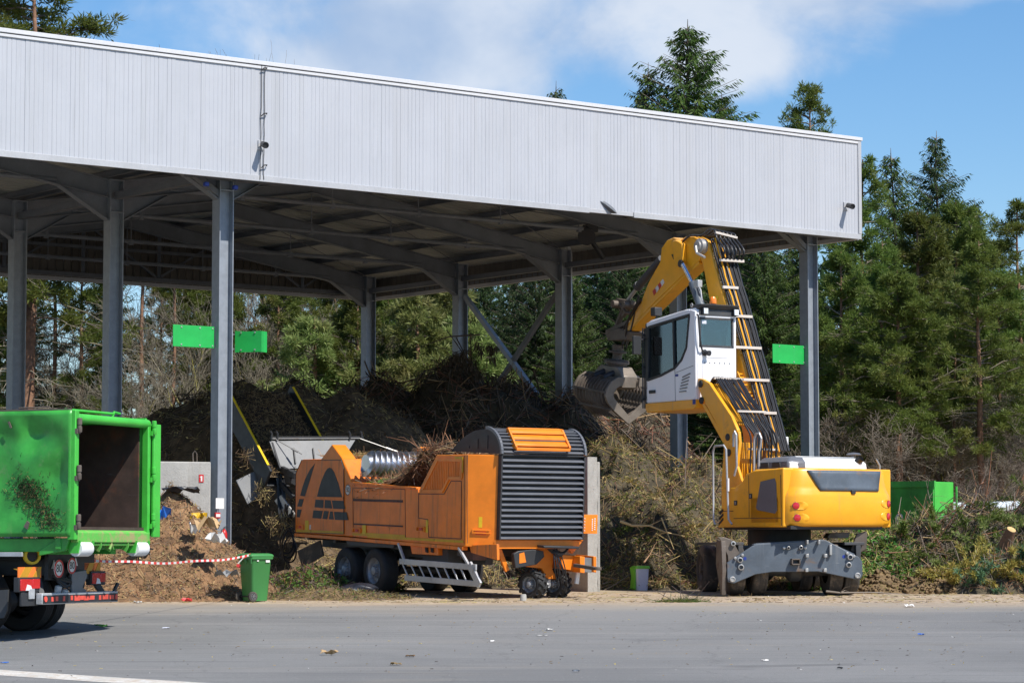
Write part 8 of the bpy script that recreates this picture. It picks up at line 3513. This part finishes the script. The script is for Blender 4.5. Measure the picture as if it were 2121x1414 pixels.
def bare_mesh(seed, h=14.0, lichen=False, spread=.42, levels=5):
    rng = np.random.default_rng(seed)
    segs = []

    def grow(p, d, L, r, lev):
        n = 4
        for i in range(n):
            d2 = unit((d + rng.normal(0, .13, 3) + [0, 0, .05])[None])[0]
            q = p + d2 * L / n
            segs.append((p, q, r * (1 - .12 * i), r * (1 - .12 * (i + 1)), lev))
            if lev < levels and (i > 0 or lev > 0):
                for _ in range(1 if lev < 2 else 2):
                    if rng.random() < .85:
                        a = unit(rng.normal(size=(1, 3)))[0]
                        dd = unit((d2 + a * rng.uniform(.6, 1.1) * spread * 2 + [0, 0, .1])[None])[0]
                        grow(q, dd, L * rng.uniform(.48, .72), r * (1 - .12 * i) * rng.uniform(.38, .6), lev + 1)
            p, d = q, d2
    for k in range(2):
        grow(np.array([rng.normal(0, .25), rng.normal(0, .25), -.2]), unit(np.array([[rng.normal(0, .12), rng.normal(0, .1), 1]]))[0], h * .62, .16, 0)
    P = np.array([s[0] for s in segs])
    Q = np.array([s[1] for s in segs])
    r0 = np.maximum([s[2] for s in segs], .006)
    r1 = np.maximum([s[3] for s in segs], .005)
    lev = np.array([s[4] for s in segs])
    big = lev == 0
    zmax = Q[:, 2].max()
    k = h / zmax
    V1, F1 = sticks_geo(P[big] * k, Q[big] * k, r0[big], r1[big], 7)
    V2, F2 = sticks_geo(P[~big] * k, Q[~big] * k, r0[~big], r1[~big], 3)
    tr_ = npmesh('trunk', V1, F1, M_['bark'], smooth=True)
    mi = ((lev[~big] <= 3) & (rng.random((~big).sum()) < (.65 if lichen else .12))).repeat(3)
    cm = npmesh('crown', V2, F2, [M_['branch'], M_['branch_lichen']], mi)
    return h, tr_, cm, None


TM = {
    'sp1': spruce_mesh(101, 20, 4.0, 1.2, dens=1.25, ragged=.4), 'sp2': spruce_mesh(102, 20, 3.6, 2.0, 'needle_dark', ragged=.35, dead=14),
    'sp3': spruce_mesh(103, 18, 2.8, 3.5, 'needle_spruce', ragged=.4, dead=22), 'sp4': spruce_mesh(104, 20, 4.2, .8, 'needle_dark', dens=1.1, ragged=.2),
    'pn1': pine_mesh(111, 20, .52, 3.0, dead=46), 'pn2': pine_mesh(112, 18, .40, 3.4, n=72, per=64, puffs=11, soft=.75, dead=44), 'pn3': pine_mesh(113, 17, .36, 3.4, n=84, per=64, puffs=11, dead=70, soft=.8, deadz=9.5),
    'pn4': pine_mesh(114, 20, .70, 2.8, n=46, per=60, puffs=10, soft=.75, dead=44, lean=.012, deadz=13.0),
    'lp1': pine_mesh(121, 10, .16, 3.3, 'needle_light', n=95, puffs=11, per=64, dead=22, soft=.8),
    'lp2': pine_mesh(122, 15, .40, 3.8, 'needle_pine', n=100, puffs=12, per=70, dead=80, soft=.8, deadz=8.5),
    'ba1': bare_mesh(131, 13, True), 'ba2': bare_mesh(132, 12, False, .5), 'ba3': bare_mesh(133, 8, False, .6), 'ba4': bare_mesh(134, 15, True, .36),
}
PART3 = ('trunk', 'crown', 'dead_branches')


def tree(kind, px, top, Y, name, label, cat, group, yaw=None, wide=1.0):
    h0, *ms = TM[kind]
    p = at(px, top, Y)
    g0 = gz(Y)
    k = (p.z - g0) / (h0 + (.5 if kind.startswith('sp') else 0))
    yaw = (px * 7.3 + Y * 3.1) % 6.28 if yaw is None else yaw
    M = Matrix.Translation((p.x, Y, g0)) @ Matrix.Rotation(yaw, 4, 'Z') @ Matrix.Diagonal((k * wide, k * wide, k, 1))
    root = empty(name, M, label, cat, group)
    for nm, me in zip(PART3, ms):
        if me is not None:
            o = bpy.data.objects.new(nm, me)
            COL.objects.link(o)
            o.parent = root
    return root


SPG, PNG, BAG = 'spruces of the wood behind the shed', 'pines of the wood behind the shed', 'bare trees behind the shed'
TREES = [
    # kind, px, top y, depth, label, width
    ('sp1', 1415, 22, 96, 'tallest spruce, its pointed top rising over the shed roof into the cloud', 1.55),
    ('sp3', 1322, 112, 97, 'slim ragged spruce top left of the tallest spruce over the roof', 1.1),
    ('sp1', 1490, 175, 99, 'spruce shouldering the right flank of the tallest one over the roof', 1.1),
    ('sp3', 1134, 152, 100, 'small lone spruce tip peeping over the middle of the roof', .9),
    ('pn4', 1688, 178, 92, 'pine with round tufted top over the right end of the fascia', .85),
    ('pn2', 60, -95, 90, 'pine whose dense crown fills the upper left corner over the roof', 1.35),
    ('pn3', 1792, 330, 90, 'pine directly behind the right corner of the fascia', 1.0),
    ('sp3', 1866, 292, 93, 'narrow spruce with thin tip, first right of the shed', 1.25),
    ('sp2', 1952, 258, 94, 'dark broad-tipped spruce right of the narrow one beside the shed', 1.35),
    ('sp3', 2022, 395, 96, 'ragged spruce with upturned side shoots at the right', 1.2),
    ('lp2', 1905, 440, 86, 'bushy sunlit pine in front of the two spruces right of the shed', 1.1),
    ('lp2', 1985, 420, 88, 'tall bushy pine in front of the dark broad spruce', 1.1),
    ('lp2', 1745, 520, 82, 'bushy pine right behind the column with the right green sign', 1.0),
    ('pn3', 1830, 500, 84, 'pine with grey lower twigs above the excavator tail', 1.0),
    ('pn2', 2112, 415, 86, 'darker pine at the right edge of the photo', 1.1),
    ('lp2', 2070, 560, 84, 'low bushy pine near the right edge of the photo', 1.0),
    ('pn1', 1972, 560, 83, 'pine with a bare reddish trunk right of the green container', .8),
    ('sp1', 1590, 430, 88, 'bright green hanging spruce between the boom and the right column', 1.2),
    ('sp4', 1540, 470, 93, 'shaded spruce behind the raised boom', 1.2),
    ('sp1', 1640, 470, 91, 'lit spruce just left of the right column', 1.1),
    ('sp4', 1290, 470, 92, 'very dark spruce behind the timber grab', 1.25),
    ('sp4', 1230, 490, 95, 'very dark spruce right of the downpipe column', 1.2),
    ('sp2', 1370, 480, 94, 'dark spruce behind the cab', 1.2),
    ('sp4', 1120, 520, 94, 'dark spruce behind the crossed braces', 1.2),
    ('sp2', 1060, 530, 97, 'dark spruce left of the crossed braces', 1.2),
    ('lp1', 870, 610, 90, 'pale green young pine between the two back columns', 1.15),
    ('lp1', 980, 640, 92, 'pale young pine behind the dead fir branch', 1.0),
    ('lp2', 800, 560, 98, 'bushy pine just right of the back corner column', 1.0),
    ('pn3', 690, 520, 99, 'brownish pine left of the lamp post', 1.0),
    ('pn2', 620, 500, 101, 'pine with tangled twigs behind the compost hill', 1.0),
    ('ba1', 535, 560, 92, 'bare tree with yellow lichen behind the curled green sign', 1.1),
    ('ba4', 505, 520, 96, 'forked bare tree right behind the front column', 1.0),
    ('ba2', 700, 640, 93, 'spreading bare tree behind the lamp post', 1.2),
    ('ba2', 590, 96, 106, 'tall bare tree with twig tips over the roof beside the cables', .9),
    ('ba4', 532, 98, 104, 'bare twig crown over the roof next to the cables', .7),
    ('pn4', 128, 330, 93, 'pine with straight reddish trunk between the two left columns', .9),
    ('pn4', 288, 300, 92, 'pine with bent reddish trunk right of the second column', .9),
    ('pn4', 366, 340, 94, 'pine trunk below the flat green sign', .8),
    ('pn1', 392, 330, 97, 'thinner pine trunk right of the one below the flat green sign', .8),
    ('sp3', 228, 420, 97, 'spruce with hanging twigs behind the second column', 1.0),
    ('sp3', 445, 450, 99, 'spruce behind the flat green sign and front column', 1.0),
    ('sp3', 60, 430, 96, 'spruce behind the leftmost column', 1.1),
    ('lp2', 15, 640, 93, 'bushy pine low at the left edge of the photo', .9),
    ('ba2', 190, 600, 96, 'bare tangled tree above the open green container', 1.0),
    ('ba3', 345, 690, 95, 'slender bare sapling against the sky gap', .7),
    ('ba2', 1770, 700, 86, 'bare grey tangled tree right of the right column', 1.2),
    ('ba3', 1850, 780, 84, 'bare grey bush above the excavator tail', 1.4),
    ('ba3', 1940, 800, 85, 'bare grey bush above the green container', 1.4),
    ('ba2', 2060, 760, 88, 'bare branching tree near the right edge of the photo', 1.0),
    ('ba2', 1900, 720, 82, 'bare grey tangle in front of the wood above the excavator tail', 1.2),
    ('ba2', 2000, 700, 83, 'bare grey tangle in front of the wood right of the green container', 1.2),
    ('ba3', 1735, 820, 81, 'low bare grey bush beside the right column', 1.4),
    ('ba3', 2085, 860, 80, 'low bare grey bush above the hedge trimmings', 1.4),
    ('ba3', 620, 720, 92, 'bare lichen bush above the compost hill', 1.3),
    ('ba3', 800, 720, 93, 'bare twiggy bush behind the back corner column', 1.2),
    ('ba3', 110, 700, 94, 'bare bush above the truck container roof', 1.3),
    ('lp2', 1860, 560, 80, 'full low pine above the excavator bonnet', 1.15),
    ('pn3', 2030, 500, 81, 'full pine between the container and the right edge of the photo', 1.2),
    ('pn3', 180, 470, 92, 'brownish pine between the reddish trunk and the second column', 1.0),
    ('pn3', 330, 520, 96, 'brownish pine left of the flat green sign', .9),
    ('lp2', 470, 560, 95, 'brownish pine right behind the front column', .9),
    ('pn3', 570, 540, 94, 'pine behind the curled green sign', 1.1),
    ('lp2', 740, 600, 91, 'pine at the foot of the lamp post', 1.1),
    ('lp1', 660, 660, 90, 'young pine left of the lamp post', 1.2),
    ('lp1', 920, 560, 96, 'pale pine behind the second back column', 1.2),
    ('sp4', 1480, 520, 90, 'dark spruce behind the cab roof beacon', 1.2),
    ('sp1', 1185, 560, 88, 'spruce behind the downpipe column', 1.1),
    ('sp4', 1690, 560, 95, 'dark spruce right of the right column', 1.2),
]
NM = {'sp': ('spruce', 'tree', SPG), 'pn': ('pine_tree', 'tree', PNG), 'lp': ('pine_tree', 'tree', PNG), 'ba': ('bare_tree', 'tree', BAG)}
for kind, px, top, Y, lab, wd in TREES:
    n_, c_, g_ = NM[kind[:2]]
    tree(kind, px, top, Y, n_, lab, c_, g_, wide=wd)
# second row, filling the depth of the wood
ORD = 'first second third fourth fifth sixth seventh eighth ninth tenth eleventh twelfth thirteenth fourteenth'.split()
rr = random.Random(19)
for i, px in enumerate((585, 680, 770, 900, 1010, 1170, 1330, 1460, 1560, 1700, 1800, 1900, 2010, 2110)):
    tree(('sp4', 'sp2', 'sp4', 'sp2', 'sp4')[i % 5], px + rr.uniform(-20, 20), rr.uniform(470, 560) if px < 1500 else rr.uniform(520, 620), rr.uniform(108, 118), 'spruce',
         'dark rear-row spruce standing deep in the wood, %s from the left' % ORD[i], 'tree', 'dark rear row of spruces', wide=1.3)

# the far wood: one mass of dark twigs and needles behind the last row
rng = np.random.default_rng(55)
n = 34000
x = rng.uniform(-12, 40, n)
hgt_ = 12.0 + 4.0 * fbm(x * .35, x * 0 + 2.0, 8)
keep = rng.random(n) < np.where(x < -9, .12, 1.0)
x, hgt_ = x[keep], hgt_[keep]
n = len(x)
P = np.stack([x, rng.uniform(122, 134, n), rng.random(n) ** .9 * hgt_ + .1], 1)
V1, F1 = quads_geo(P, rnd_unit(n, rng) * [.35, .35, .35], rnd_unit(n, rng) * .11)
m = 900
Q = np.stack([rng.uniform(-20, 40, m), rng.uniform(100, 130, m), np.zeros(m)], 1)
V2, F2 = sticks_geo(Q, Q + np.stack([rng.normal(0, .5, m), rng.normal(0, .3, m), rng.uniform(3, 9, m)], 1), .05, .015, 4)
V, F, Mi = merge([(V1, F1, 0), (V2, F2, 1)])
tag(nobj('far_woodland', npmesh('far_woodland', V, F, [M_['needle_dark'], M_['branch']], Mi)), 'dark mass of the far wood behind all other trees', 'woodland', kind='stuff')

# low scrub along the foot of the wood
n = 9000
px = rng.uniform(-22, 34, n)
py = rng.uniform(88, 104, n)
P = np.stack([px, py, np.array([gz(95)] * n) - .1], 1)
D = np.stack([rng.normal(0, .35, n), rng.normal(0, .35, n), rng.uniform(.5, 2.4, n) * (.5 + fbm(px * .4, py * .4, 4))], 1)
V1, F1 = sticks_geo(P, P + D, .012, .004)
Q = P + D * rng.uniform(.3, 1, (n, 1))
V2, F2 = sticks_geo(Q, Q + rnd_unit(n, rng) * [.5, .5, .3] + [0, 0, .15], .007, .003)
L_ = P + D * rng.uniform(.1, 1, (n, 1)) + rng.normal(0, .15, (n, 3))
V3, F3 = quads_geo(L_, rnd_unit(n, rng) * .10, rnd_unit(n, rng) * .05)
V, F, Mi = merge([(V1, F1, 0), (V2, F2, 0), (V3, F3, rng.choice([1, 2, 3], n))])
tag(nobj('undergrowth', npmesh('undergrowth', V, F, [M_['branch'], M_['leaf_dry'], M_['grass'], M_['needle_spruce']], Mi)), 'bare scrub and dry undergrowth along the foot of the wood', 'undergrowth', kind='stuff')
